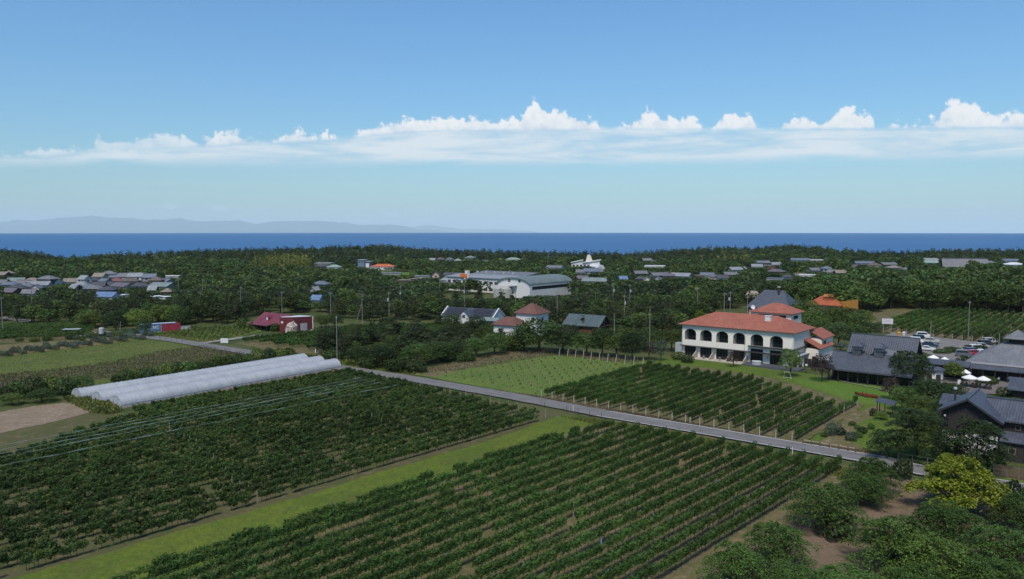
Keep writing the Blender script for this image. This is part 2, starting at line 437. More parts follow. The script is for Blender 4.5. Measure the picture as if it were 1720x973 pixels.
def leaf_mat(name, dark, light, warm=(0.16, 0.15, 0.03), warm_amt=0.25, trans=0.28, attr=None, var=0.35):
    """foliage: each leaf face, each plant and each clump gets its own shade"""
    if name in MATS: return MATS[name]
    m, b = new_mat(name)
    geo = b.n('ShaderNodeNewGeometry')
    isl = geo.outputs['Random Per Island']
    if attr:
        a = b.n('ShaderNodeAttribute'); a.attribute_name = attr; rnd = a.outputs['Fac']
    else: rnd = b.n('ShaderNodeObjectInfo').outputs['Random']
    clump = b.noise(geo.outputs['Position'], 0.5, 3, 0.6)
    c = b.mix(b.step(b.m('ADD', b.m('MULTIPLY', isl, 0.6), b.m('MULTIPLY', clump, 0.4)), 0.15, 0.85, 0, 1, False), dark, light)
    r2 = b.m('FRACT', b.m('MULTIPLY', rnd, 7.31))
    c = b.mix(b.m('MULTIPLY', b.step(r2, 0.45, 1.0), warm_amt), c, warm)
    stand = b.noise(geo.outputs['Position'], 0.016, 3, 0.6)          # stands of paler and darker growth
    s = b.vm('SCALE', c); b.put(s.node.inputs['Scale'], b.m('MULTIPLY', b.step(rnd, 0, 1, 1 - var, 1 + var, False), b.step(stand, 0.35, 0.65, 0.72, 1.32)))
    df = b.n('ShaderNodeBsdfPrincipled'); b.put(df.inputs['Base Color'], s); df.inputs['Roughness'].default_value = 0.55
    df.inputs['Specular IOR Level'].default_value = 0.22
    tr = b.n('ShaderNodeBsdfTranslucent'); b.put(tr.inputs[0], b.mix(0.5, s, (0.10, 0.14, 0.02)))
    ms = b.n('ShaderNodeMixShader'); ms.inputs[0].default_value = trans
    b.put(ms.inputs[1], df.outputs[0]); b.put(ms.inputs[2], tr.outputs[0])
    o = b.n('ShaderNodeOutputMaterial'); b.put(o.inputs['Surface'], ms.outputs[0])
    MATS[name] = m
    return m
def tile_mat(name, col, pitch=0.3, course=0.25, contrast=0.25, rough=0.55, spec=0.35, moss=None, var=0.15):
    """tiles or standing seams running down each slope of a roof"""
    if name in MATS: return MATS[name]
    m, b = new_mat(name)
    tc = b.n('ShaderNodeTexCoord'); co = tc.outputs['Object']
    x, y, z = b.xyz(co); nx, ny, nz = b.xyz(tc.outputs['Normal'])
    ax = b.m('GREATER_THAN', b.m('ABSOLUTE', nx), b.m('ABSOLUTE', ny))
    t = b.m('ADD', b.m('MULTIPLY', ax, y), b.m('MULTIPLY', b.m('SUBTRACT', 1.0, ax), x))
    wave = b.m('SINE', b.m('MULTIPLY', t, 2 * math.pi / pitch))
    cell = b.n('ShaderNodeTexWhiteNoise', noise_dimensions='2D')
    b.put(cell.inputs['Vector'], b.comb(b.m('FLOOR', b.m('DIVIDE', t, pitch)), b.m('FLOOR', b.m('DIVIDE', z, course)), 0.0))
    saw = b.m('FRACT', b.m('DIVIDE', z, course))
    n1 = b.noise(co, 0.35, 5, 0.6); n2 = b.noise(co, 2.5, 3, 0.6)
    f = b.m('ADD', b.m('MULTIPLY', wave, contrast * 0.5), b.m('ADD', b.step(saw, 0.0, 0.25, -contrast * 0.6, 0.0), b.m('ADD', b.step(n1, 0.3, 0.7, 1 - var, 1 + var, False),
        b.m('MULTIPLY', b.m('SUBTRACT', cell.outputs['Value'], 0.5), 0.28))))
    c = b.vm('SCALE', (col[0], col[1], col[2])); b.put(c.node.inputs['Scale'], f)
    if moss: c = b.mix(b.step(b.m('ADD', b.m('MULTIPLY', n1, .6), b.m('MULTIPLY', n2, .4)), 0.5, 0.72, 0.0, moss[1]), c, moss[0])
    finish(b, c, rough, spec, b.m('ADD', b.m('MULTIPLY', wave, 0.5), saw), 0.6, 0.06)
    MATS[name] = m
    return m
def glass_mat(name='dark_glass', col=(0.012, 0.014, 0.016), rough=0.12):
    if name in MATS: return MATS[name]
    m, b = new_mat(name)
    co = b.n('ShaderNodeTexCoord').outputs['Object']
    n = b.noise(co, 0.8, 2, 0.5)
    finish(b, b.mix(n, col, tuple(c * 2.2 for c in col)), rough, 0.25)
    MATS[name] = m
    return m

# ------------------------------------------------------------------ terrain, sea, far island, haze
rng = np.random.default_rng(7)
SKYLINE = [(-300, 415), (0, 416), (60, 421), (100, 426), (135, 427), (165, 425), (195, 423), (250, 422), (340, 418), (430, 415), (520, 413), (570, 411), (650, 408), (690, 413), (760, 418), (860, 419), (950, 421), (1050, 422), (1100, 420),
           (1150, 415), (1190, 412), (1260, 413), (1330, 408), (1380, 412), (1430, 417), (1470, 421), (1530, 420), (1600, 417), (1720, 417), (2000, 416)]
_sx = [p[0] for p in SKYLINE]; _sy = [p[1] for p in SKYLINE]
def skyline(px): return np.interp(px, _sx, _sy)
def px_of(x, y): return 860 + FPX * x / np.maximum(y, 1.0)
def shore(px): return np.clip((CAMH - 10.0) * FPX / (skyline(px) - 386.5), 820, 1150)
def ridge_h(px): return np.clip(CAMH - shore(px) * (skyline(px) - 386.5) / FPX - 10.5, 0, 8)
def sstep(v, a, b):
    t = np.clip((v - a) / (b - a), 0, 1); return t * t * (3 - 2 * t)
def ground_z(x, y):
    """height of the land: level estate, a dune under the shore pines"""
    x = np.asarray(x, float); y = np.asarray(y, float)
    d = np.maximum(y, 1.0); px = np.clip(px_of(x, d), -400, 2100)
    s = shore(px)
    return np.where(y > 300, ridge_h(px) * sstep(d, s - 260, s - 60), 0.0)

def make_terrain():
    na = 360
    A = np.radians(np.linspace(-180, 180, na, endpoint=False))
    Rr = np.concatenate([[0.0, 30, 60], np.arange(90, 700, 30), np.arange(700, 1300, 22), [1400, 1700, 2200, 3000, 4500, 7000]])
    V = []; 
    for r in Rr:
        x, y = r * np.sin(A), r * np.cos(A)
        z = ground_z(x, y)
        front = np.abs(A) < math.radians(78)
        s = np.where(np.abs(A) < math.radians(60), shore(np.clip(px_of(x, np.maximum(y, 1)), -400, 2100)), 1000)
        z = np.where(front & (y > 0), z - 14 * sstep(r * np.cos(np.clip(A, -1.2, 1.2)), s + 25, s + 190), z)
        V.append(np.stack([x, y, z], 1))
    V = np.concatenate(V); n = len(Rr)
    i, j = np.meshgrid(np.arange(n - 1), np.arange(na), indexing='ij')
    q = np.stack([i * na + j, i * na + (j + 1) % na, (i + 1) * na + (j + 1) % na, (i + 1) * na + j], -1).reshape(-1, 4)[:, ::-1]
    me = np_mesh('ground', V, q, ground_mat('scrub_ground', [(0.045, 0.07, 0.022), (0.085, 0.095, 0.035), (0.12, 0.10, 0.055)], 0.05, 1.6))
    o = inst('ground', me); tag(o, 'rough green ground under the fields and woods', 'ground', kind='structure')
make_terrain()

def make_sea():
    RE = 6.371e6
    na = 121; A = np.radians(np.linspace(-88, 88, na))
    Rr = np.concatenate([np.linspace(650, 3000, 12), np.geomspace(3300, 150000, 64)])
    V = np.concatenate([np.stack([r * np.sin(A), r * np.cos(A), np.full(na, -3.0 - r * r / (2 * RE))], 1) for r in Rr])
    n = len(Rr)
    i, j = np.meshgrid(np.arange(n - 1), np.arange(na - 1), indexing='ij')
    q = np.stack([i * na + j, i * na + j + 1, (i + 1) * na + j + 1, (i + 1) * na + j], -1).reshape(-1, 4)[:, ::-1]
    m, b = new_mat('sea_water')
    co = b.n('ShaderNodeNewGeometry').outputs['Position']
    x, y, z = b.xyz(co)
    n1 = b.noise(b.comb(b.m('MULTIPLY', x, 0.25), y, 0.0), 0.0011, 4, 0.6, 0.3)
    n2 = b.noise(co, 0.02, 4, 0.7)
    c = b.mix(b.step(n1, 0.35, 0.65), (0.014, 0.086, 0.225), (0.020, 0.108, 0.265))
    finish(b, c, 0.42, 0.16, n2, 0.5, 3.0)
    o = inst('sea', np_mesh('sea', V, q, m)); tag(o, 'calm blue sea reaching to the horizon', 'sea', kind='structure')
make_sea()

def make_island(name, prof, dist, depth, label, seed):
    """a far range of hills: ridge line from (px, py) pairs, sloping to the sea on both sides"""
    r = np.random.default_rng(seed)
    pxs = np.arange(prof[0][0], prof[-1][0], 5.0)
    ys = np.interp(pxs, [p[0] for p in prof], [p[1] for p in prof])
    w = np.zeros_like(pxs)
    for k, a in ((60, 1.4), (25, 1.0), (11, 0.6)):
        g = r.normal(size=len(pxs) // max(1, int(k / 5)) + 3); w += a * np.interp(pxs / k, np.arange(len(g)) + pxs[0] / k, g)
    ys = ys - w
    drop = dist * dist / (2 * 6.371e6)
    X = (pxs - 860) / FPX * dist
    top = np.maximum(CAMH + (386.5 - ys) / FPX * dist, -drop + 5)
    rows = []
    for t, hgt in ((-1.0, 0.0), (-0.6, 0.36), (-0.3, 0.70), (0.0, 1.0), (0.4, 0.62), (1.0, 0.0)):
        jit = r.normal(size=len(pxs)) * depth * 0.04
        rows.append(np.stack([X, np.full_like(X, dist + t * depth) + jit, -drop - 5 + (top + drop + 5) * hgt * (1 + r.normal(size=len(pxs)) * 0.05 * (0 < hgt < 1))], 1))
    V = np.concatenate(rows); n = len(pxs); m = len(rows)
    i, j = np.meshgrid(np.arange(m - 1), np.arange(n - 1), indexing='ij')
    q = np.stack([i * n + j, i * n + j + 1, (i + 1) * n + j + 1, (i + 1) * n + j], -1).reshape(-1, 4)
    mt = plain('far_forest_slope', (0.035, 0.06, 0.05), 0.9, 0.25, 0.0004)
    o = inst(name, np_mesh(name, V, q, mt)); tag(o, label, 'hills', kind='structure')
make_island('hills', [(-420, 372), (-250, 366), (-120, 374), (-40, 369), (0, 374), (30, 370), (80, 368), (110, 371), (150, 367), (195, 366), (240, 369), (290, 367), (330, 371), (400, 369), (440, 373), (500, 370), (560, 373), (620, 377), (680, 382), (740, 388), (790, 393), (830, 397)], 85000, 8000,
            'blue hazy island mountains on the horizon beyond the sea', 3)
make_island('hills', [(540, 394), (620, 385), (680, 381), (740, 380), (790, 382), (850, 386), (910, 390), (960, 393), (1010, 397)], 112000, 8000,
            'faintest low hills at the tail of the island range', 4)

def make_haze():
    mb = MB(); mb.box(-170000, 170000, -9000, 155000, -1900, 1800)
    o = mb.build('haze', plain('haze_shell', (1, 1, 1)))
    m = bpy.data.materials.new('haze_air'); m.use_nodes = True; nt = m.node_tree; nt.nodes.clear()
    b = NB(nt)
    v = b.n('ShaderNodeVolumePrincipled')
    v.inputs['Color'].default_value = (0.86, 1.0, 0.97, 1)
    v.inputs['Density'].default_value = HAZE
    v.inputs['Anisotropy'].default_value = -0.15
    out = b.n('ShaderNodeOutputMaterial'); b.put(out.inputs['Volume'], v.outputs[0])
    o.data.materials.clear(); o.data.materials.append(m)
    o.display_type = 'WIRE'
    tag(o, 'thin pale summer haze over land and sea', 'haze', kind='stuff')
HAZE = 1.8e-5
make_haze()

# ------------------------------------------------------------------ fields, lawns and paved ground: thin sheets over the terrain
_zl = [0.0]
def sheet(name, pts, mat, label, cat, z=None, jag=0.5, world=False, kind='structure', step=1.2, seed=0):
    """ground sheet with an uneven border; pts in photograph pixels on the ground, or world points"""
    r = random.Random(seed + len(pts) * 13 + int(pts[0][0] * 7) % 1000)
    P = [Vector((*p, 0)) if world else Vector((*G(*p), 0)) for p in pts]
    out = []
    for i, a in enumerate(P):
        c = P[(i + 1) % len(P)]; L = (c - a).length; n = max(1, min(400, int(L / step)))
        nrm = Vector((-(c - a).y, (c - a).x, 0)).normalized()
        off = 0.0
        for k in range(n):
            off = off * 0.6 + r.uniform(-jag, jag) * 0.6
            out.append(a + (c - a) * (k / n) + nrm * (off if k else 0.0))
    if z is None:
        _zl[0] += 0.006; z = 0.012 + _zl[0]
    mb = MB(); mb.add([(p.x, p.y, z) for p in out], [tuple(range(len(out)))])
    # face up
    area = sum(out[i].x * out[(i + 1) % len(out)].y - out[(i + 1) % len(out)].x * out[i].y for i in range(len(out)))
    if area < 0: mb.f = [tuple(reversed(mb.f[0]))]
    me = mb.mesh(name, mat)
    import bmesh
    bm = bmesh.new(); bm.from_mesh(me); bmesh.ops.triangulate(bm, faces=bm.faces[:], ngon_method='EAR_CLIP'); bm.to_mesh(me); bm.free()
    o = inst(name, me)
    return tag(o, label, cat, kind=kind)

M_VINE_SOIL = ground_mat('vine_alley', [(0.150, 0.118, 0.066), (0.088, 0.095, 0.036), (0.195, 0.150, 0.092)], 0.16, 1.8)
M_LAWN = ground_mat('mown_grass', [(0.070, 0.118, 0.020), (0.098, 0.138, 0.025), (0.118, 0.126, 0.034)], 0.10, 1.4, bump=0.3)
M_LAWN2 = ground_mat('bright_lawn', [(0.075, 0.145, 0.024), (0.105, 0.165, 0.030), (0.12, 0.14, 0.04)], 0.13, 1.6, bump=0.3)
M_STRIP = ground_mat('grass_strip', [(0.076, 0.116, 0.019), (0.112, 0.144, 0.023), (0.088, 0.104, 0.026)], 0.07, 1.3, stripe=(3.4, 0.30), bump=0.4)
M_DRY = ground_mat('dry_verge', [(0.165, 0.130, 0.070), (0.100, 0.100, 0.040), (0.22, 0.175, 0.105)], 0.2, 1.7)
M_MEADOW = ground_mat('meadow', [(0.080, 0.112, 0.028), (0.110, 0.130, 0.038), (0.085, 0.090, 0.040)], 0.06, 1.0)
M_WILD = ground_mat('brown_seeding_grass', [(0.095, 0.090, 0.048), (0.082, 0.096, 0.034), (0.115, 0.095, 0.065)], 0.08, 1.1)
M_SOIL = ground_mat('bare_soil', [(0.21, 0.162, 0.110), (0.265, 0.208, 0.148), (0.165, 0.128, 0.088)], 0.15, 1.5, stripe=(1.3, 0.35))
M_YOUNG = ground_mat('young_vine_grass', [(0.086, 0.136, 0.030), (0.114, 0.156, 0.037), (0.130, 0.138, 0.048)], 0.1, 1.3)
M_EARTH = ground_mat('dry_earth', [(0.185, 0.130, 0.092), (0.150, 0.112, 0.072), (0.085, 0.085, 0.036)], 0.2, 1.9)
M_ROAD = asphalt('worn_asphalt', (0.162, 0.154, 0.148))
M_TRACK = asphalt('concrete_track', (0.245, 0.225, 0.20))
M_PARK = asphalt('car_park_gravel', (0.185, 0.172, 0.158))
M_PAVE = asphalt('terrace_paving', (0.15, 0.135, 0.125))
M_WHITE_LINE = plain('road_paint', (0.62, 0.62, 0.60), 0.6, 0.2, 2.5)

# left of the road
M_OLD_SOIL = ground_mat('old_vine_alley', [(0.105, 0.092, 0.046), (0.070, 0.084, 0.030), (0.15, 0.12, 0.07)], 0.16, 1.8)
sheet('field', [(-260, 760), (0, 716), (150, 694), (212, 694), (300, 676), (575, 628), (640, 634), (950, 698), (985, 708), (610, 815), (300, 905), (0, 985), (-300, 1060)], M_OLD_SOIL, 'earth and weeds under the bushy vineyard left of the grass strip', 'field')
sheet('field', [(1000, 709), (1032, 704), (1190, 733), (1330, 764), (1452, 792), (1400, 835), (1250, 920), (1130, 1010), (700, 1110), (-40, 1110), (235, 985), (640, 848)], M_VINE_SOIL, 'brown weedy earth between the rows of the near vineyard', 'field')
sheet('grass_strip', [(948, 697), (1006, 706), (1004, 710), (640, 846), (240, 982), (60, 1040), (-260, 1040), (60, 962), (240, 910), (430, 856), (625, 798), (840, 735)], M_STRIP, 'wide mown grass strip between the two front vineyards', 'grass')
sheet('verge', [(1330, 764), (1455, 790), (1440, 812), (1380, 845), (1290, 900), (1205, 965), (1130, 1000), (1110, 985), (1260, 890), (1412, 797)], M_DRY, 'dry tan verge beside the last near vine row', 'verge')
sheet('earth', [(1380, 845), (1445, 808), (1500, 800), (1560, 812), (1680, 830), (1760, 845), (1900, 1100), (1000, 1110), (1130, 1000), (1290, 900)], M_EARTH, 'dry brown earth between the foreground bushes', 'earth')
sheet('bare_field', [(-140, 735), (-60, 702), (60, 682), (128, 676), (150, 682), (148, 694), (110, 704), (0, 728)], M_SOIL, 'bare ploughed brown soil left of the plastic tunnels', 'field')
sheet('field', [(-160, 604), (0, 596), (150, 580), (250, 566), (300, 574), (420, 597), (430, 600), (300, 630), (140, 660), (0, 668), (-160, 680)], M_MEADOW, 'yellow-green hay meadow behind the plastic tunnels', 'field')
sheet('wild_grass', [(-160, 648), (0, 632), (100, 622), (190, 610), (260, 594), (340, 582), (410, 594), (400, 606), (300, 620), (140, 642), (0, 660), (-160, 672)], M_WILD, 'brown seeding grass along the near side of the meadow', 'grass')
sheet('field', [(-160, 552), (0, 546), (130, 546), (168, 553), (150, 566), (70, 573), (0, 577), (-160, 584)], M_VINE_SOIL, 'earth under the far left vineyard', 'field')
sheet('verge', [(-160, 590), (0, 580), (90, 574), (200, 562), (255, 566), (150, 582), (0, 600), (-160, 612)], M_DRY, 'straw coloured grass beside the row of blue-green saplings', 'verge')
sheet('field', [(250, 562), (262, 553), (320, 548), (415, 549), (440, 556), (400, 567), (345, 578)], M_YOUNG, 'pale trellis field with young vines by the containers', 'field')
sheet('field', [(395, 577), (490, 566), (600, 553), (700, 543), (728, 548), (640, 562), (566, 580), (545, 597), (470, 594)], M_VINE_SOIL, 'earth under the vineyard beside the maroon shed', 'field')
sheet('verge', [(420, 592), (470, 590), (560, 600), (610, 612), (690, 622), (700, 630), (590, 616), (480, 604)], M_LAWN, 'grass verge between the road and the pine scrub', 'verge')

sheet('clearing', [(560, 463), (620, 455), (760, 461), (700, 470), (600, 467)], M_LAWN2, 'bright green clearing on the wooded slope', 'clearing')
sheet('clearing', [(1350, 453), (1420, 449), (1430, 456), (1360, 459)], M_LAWN2, 'bright green clearing in the right hamlets', 'clearing')
# right of the road
sheet('field', [(690, 629), (880, 588), (935, 588), (1080, 606), (1095, 613), (905, 668), (860, 660)], M_YOUNG, 'light green field of young vines with rows of stakes', 'field')
sheet('verge', [(690, 628), (800, 600), (880, 586), (950, 588), (1085, 606), (1030, 606), (930, 596), (870, 602), (770, 622), (730, 634)], M_DRY, 'straw coloured headland behind the staked field', 'verge')
sheet('field', [(900, 668), (1098, 610), (1200, 618), (1320, 640), (1450, 682), (1440, 692), (1338, 752), (1150, 714)], M_VINE_SOIL, 'earth under the vineyard in front of the white hotel', 'field')
sheet('verge', [(860, 662), (905, 668), (1150, 712), (1335, 746), (1400, 752), (1480, 762), (1490, 770), (1290, 737), (1030, 694), (900, 670)], M_DRY, 'dry tan verge along the far edge of the road', 'verge')
sheet('lawn', [(1096, 612), (1110, 601), (1150, 603), (1240, 612), (1300, 622), (1380, 632), (1300, 637), (1200, 620)], M_LAWN, 'hotel lawn in front of the terraces', 'lawn')
sheet('lawn', [(1300, 636), (1372, 630), (1400, 636), (1500, 650), (1560, 668), (1640, 672), (1690, 668), (1700, 690), (1600, 740), (1560, 770), (1500, 768), (1440, 752), (1400, 746), (1350, 744), (1440, 692), (1450, 682)], M_LAWN, 'garden grass below the dark restaurant', 'lawn')
sheet('lawn', [(1330, 640), (1372, 634), (1400, 638), (1500, 652), (1518, 668), (1480, 682), (1450, 678), (1400, 664)], M_LAWN2, 'bright green lawn before the dark restaurant', 'lawn')
sheet('verge', [(1378, 746), (1400, 718), (1440, 692), (1475, 682), (1490, 690), (1440, 715), (1425, 740), (1450, 756), (1400, 756)], M_DRY, 'worn dry patch beside the garden flower beds', 'verge')
sheet('lawn', [(1560, 768), (1640, 780), (1760, 800), (1760, 830), (1690, 812), (1560, 788), (1500, 774)], M_LAWN, 'shaded grass between the road fence and the dark gabled house', 'lawn')
sheet('field', [(1430, 553), (1440, 530), (1500, 517), (1620, 521), (1760, 527), (1900, 540), (1860, 600), (1720, 583), (1600, 569), (1500, 561)], M_VINE_SOIL, 'earth under the vineyard beyond the car park', 'field')
sheet('car_park', [(1485, 566), (1498, 559), (1600, 570), (1720, 584), (1900, 604), (1900, 640), (1720, 622), (1600, 606), (1560, 596), (1525, 585)], M_PARK, 'grey gravel car park behind the restaurant', 'car park')
sheet('courtyard', [(1540, 606), (1600, 604), (1720, 618), (1900, 640), (1900, 690), (1700, 665), (1640, 662), (1590, 668), (1560, 650)], M_PAVE, 'paved courtyard around the pyramid-roofed pavilion', 'courtyard')
sheet('path', [(1360, 590), (1400, 586), (1420, 596), (1392, 606), (1380, 626), (1366, 616)], M_PAVE, 'service yard between hotel and restaurant', 'yard')

# road, with its side tracks and painted lines
def edge_pts(px): return [Vector((*G(*p), 0)) for p in px]
ROAD_FAR = edge_pts([(196, 556.0), (235, 562.0), (312, 572.5), (430, 591.5), (575, 615.5), (680, 631.5), (860, 662.0), (1025, 692.8), (1290, 737.0), (1490, 770.5), (1560, 787.0), (1675, 807.5), (1760, 822)])
ROAD_FAR[-1:] = [ROAD_FAR[-2] + (ROAD_FAR[-2] - ROAD_FAR[-3]).normalized() * 60]
def offset_line(P, w):
    out = []
    for i, p in enumerate(P):
        d = (P[min(i + 1, len(P) - 1)] - P[max(i - 1, 0)]).normalized()
        out.append(p + Vector((d.y, -d.x, 0)) * w)
    return out
def ribbon(name, a, b_, z, mat, label, cat, kind='structure', parent=None):
    mb = MB()
    for i in range(len(a) - 1):
        mb.quad((a[i].x, a[i].y, z), (b_[i].x, b_[i].y, z), (b_[i + 1].x, b_[i + 1].y, z), (a[i + 1].x, a[i + 1].y, z))
    o = mb.build(name, mat, parent)
    return tag(o, label, cat, kind=kind) if parent is None else o
def resample(P, step=1.5):
    out = [P[0]]
    for i in range(len(P) - 1):
        n = max(1, int((P[i + 1] - P[i]).length / step))
        for k in range(1, n + 1): out.append(P[i].lerp(P[i + 1], k / n))
    return out
RF = resample(ROAD_FAR, 2.0)
_r = random.Random(4)
RFj = [p + Vector((_r.uniform(-.1, .1), _r.uniform(-.1, .1), 0)) for p in offset_line(RF, -0.25)]
RNj = [p + Vector((_r.uniform(-.12, .12), _r.uniform(-.12, .12), 0)) for p in offset_line(RF, 5.1)]
ribbon('road', RFj, RNj, 0.34 * 0.6 + 0.05, M_ROAD, 'narrow grey asphalt lane crossing between the vineyards', 'road')
ROADZ = 0.34 * 0.6 + 0.05
i0 = min(range(len(RF)), key=lambda i: abs(W(RF[i].x, RF[i].y)[0] - 1022))
ribbon('road_marking', offset_line(RF, 0.0)[i0:], offset_line(RF, 0.16)[i0:], ROADZ + 0.006, M_WHITE_LINE, 'white edge line on the far side of the lane', 'road marking')
ribbon('road_marking', offset_line(RF, 4.70)[i0:], offset_line(RF, 4.86)[i0:], ROADZ + 0.006, M_WHITE_LINE, 'white edge line on the near side of the lane', 'road marking')
tr = resample(edge_pts([(338, 577), (372, 573), (430, 565.0), (490, 562), (530, 557.5), (585, 553)]), 2.0)
ribbon('track', offset_line(tr, -1.6), offset_line(tr, 2.0), ROADZ - 0.01, M_TRACK, 'pale concrete track to the maroon shed', 'track')
sheet('yard', [(484, 562), (505, 557), (545, 554), (590, 552), (575, 557), (530, 563), (500, 566)], M_TRACK, 'pale concrete yard before the maroon shed', 'yard', z=ROADZ - 0.02)
tr = resample(edge_pts([(-140, 536), (0, 533.5), (22, 536.5), (48, 540.5)]), 3.0)
ribbon('track', offset_line(tr, -2.5), offset_line(tr, 2.5), 0.15, M_PARK, 'grey gravel track at the far left edge', 'track')
tr = resample(edge_pts([(1378, 634), (1400, 639), (1440, 648), (1478, 655), (1500, 662), (1560, 672), (1600, 660)]), 1.5)
ribbon('path', offset_line(tr, -0.25), offset_line(tr, 0.25), 0.30, M_TRACK, 'thin worn footpath curving over the bright lawn', 'path')

# ------------------------------------------------------------------ foliage building blocks
def leaf_quads(C, N, size, r, aspect=0.75):
    """one quad per centre C (n,3) facing N, random roll; returns verts and quads"""
    n = len(C)
    N = N / np.maximum(np.linalg.norm(N, axis=1, keepdims=True), 1e-6)
    t = r.normal(size=(n, 3)); a = np.cross(N, t); a /= np.maximum(np.linalg.norm(a, axis=1, keepdims=True), 1e-6)
    b = np.cross(N, a)
    s = (size * r.uniform(0.6, 1.35, n))[:, None] * 0.5
    a = a * s; b = b * s * aspect
    bend = N * s * 0.25
    V = np.stack([C - a - b * 0.55 , C + a * 0.15 - b + bend, C + a + b * 0.45, C - a * 0.2 + b + bend], 1).reshape(-1, 3)
    return V, np.arange(4 * n).reshape(-1, 4)
def unit(r, n):
    v = r.normal(size=(n, 3)); return v / np.linalg.norm(v, axis=1, keepdims=True)
def lobes_cloud(r, lobes, n, size, jitter=0.55, low=-0.35, fill=0.25):
    """leaves over the outside of a set of ellipsoid clumps: lobes = [(cx,cy,cz,rx,ry,rz)]"""
    L = np.array(lobes, float)
    area = L[:, 3] * L[:, 4] + L[:, 3] * L[:, 5]; pr = area / area.sum()
    idx = r.choice(len(L), n * 3, p=pr)
    u = unit(r, n * 3)
    rad = np.where(r.random(n * 3) < fill, r.uniform(0.3, 0.85, n * 3), r.uniform(0.85, 1.08, n * 3))[:, None]
    C = L[idx, :3] + u * L[idx, 3:] * rad
    ok = u[:, 2] > low - 0.3 * r.random(n * 3)
    # drop leaves buried well inside another clump
    for k in range(len(L)):
        dd = (((C - L[k, :3]) / L[k, 3:]) ** 2).sum(1)
        ok &= ~((dd < 0.55) & (idx != k))
    C, u = C[ok][:n], u[ok][:n]
    N = u + r.normal(size=u.shape) * jitter + np.array([0, 0, 0.25])
    return leaf_quads(C, N, size, r)
def stack(parts):
    """[(V, Q, mat)] -> V, Q, idx"""
    V, Q, K, o = [], [], [], 0
    for v, q, k in parts:
        V.append(v); Q.append(q + o); K.append(np.full(len(q), k)); o += len(v)
    return np.concatenate(V), np.concatenate(Q), np.concatenate(K)
def stick(p, q, r0, r1, n=5):
    """tapered limb as quads"""
    p, q = np.array(p, float), np.array(q, float); d = (q - p) / np.linalg.norm(q - p)
    up = np.array([0, 0, 1.0]) if abs(d[2]) < 0.9 else np.array([1.0, 0, 0])
    a = np.cross(d, up); a /= np.linalg.norm(a); b = np.cross(d, a)
    t = np.linspace(0, 2 * math.pi, n, endpoint=False)[:, None]
    ring = np.cos(t) * a + np.sin(t) * b
    V = np.concatenate([p + ring * r0, q + ring * r1])
    j = np.arange(n)
    return V, np.stack([j, (j + 1) % n, n + (j + 1) % n, n + j], 1)

M_BARK = plain('bark', (0.075, 0.058, 0.045), 0.9, 0.3, 3.0, 0.1)
M_BARK2 = plain('pine_bark', (0.095, 0.068, 0.052), 0.9, 0.3, 3.0, 0.1)
M_PINE = leaf_mat('pine_needles', (0.019, 0.036, 0.016), (0.054, 0.076, 0.028), (0.095, 0.085, 0.03), 0.30)
M_PINE_A = leaf_mat('pine_needles_mass', (0.018, 0.035, 0.018), (0.050, 0.074, 0.030), (0.09, 0.082, 0.032), 0.28, attr='plant')
M_BROAD = leaf_mat('broad_leaves', (0.027, 0.058, 0.015), (0.076, 0.124, 0.028), (0.125, 0.142, 0.026), 0.38, var=.42)
M_BROAD_A = leaf_mat('broad_leaves_mass', (0.024, 0.052, 0.017), (0.068, 0.112, 0.030), (0.125, 0.142, 0.028), 0.45, attr='plant', var=.5)
M_DARK = leaf_mat('dark_leaves', (0.017, 0.034, 0.013), (0.048, 0.078, 0.024), (0.07, 0.075, 0.022), 0.2)
M_BRIGHT = leaf_mat('bright_leaves', (0.045, 0.088, 0.016), (0.125, 0.185, 0.038), (0.16, 0.17, 0.03), 0.25)
M_BAMBOO = leaf_mat('bamboo_leaves', (0.095, 0.115, 0.025), (0.20, 0.215, 0.055), (0.22, 0.21, 0.06), 0.4)
M_BAMBOO_A = leaf_mat('bamboo_leaves_mass', (0.095, 0.115, 0.025), (0.20, 0.215, 0.055), (0.22, 0.21, 0.06), 0.4, attr='plant')
M_PURPLE = leaf_mat('purple_leaves', (0.020, 0.014, 0.016), (0.050, 0.030, 0.030), (0.05, 0.04, 0.025), 0.3, 0.15)
M_GLAUC = leaf_mat('glaucous_leaves', (0.040, 0.065, 0.045), (0.105, 0.140, 0.100), (0.10, 0.12, 0.07), 0.3, 0.15)
M_YELLOW = leaf_mat('golden_leaves', (0.115, 0.175, 0.017), (0.300, 0.380, 0.040), (0.34, 0.33, 0.02), 0.3, var=.12)
M_SPRAY = leaf_mat('spray_leaves', (0.029, 0.070, 0.015), (0.096, 0.165, 0.032), (0.15, 0.175, 0.03), 0.22, var=.25)
M_VINE = leaf_mat('vine_leaves', (0.027, 0.068, 0.016), (0.084, 0.155, 0.030), (0.13, 0.16, 0.03), 0.20, var=.25)
M_VINE2 = leaf_mat('old_vine_leaves', (0.028, 0.062, 0.016), (0.084, 0.138, 0.030), (0.135, 0.145, 0.036), 0.32, var=.3)
M_GRASS = leaf_mat('grass_blades', (0.085, 0.110, 0.024), (0.14, 0.16, 0.038), (0.16, 0.14, 0.06), 0.5)
M_HAY = leaf_mat('brown_grass_blades', (0.080, 0.074, 0.040), (0.130, 0.112, 0.066), (0.12, 0.11, 0.05), 0.5)
M_DEAD = leaf_mat('withered_needles', (0.07, 0.035, 0.02), (0.14, 0.07, 0.04), (0.14, 0.08, 0.04), 0.3)

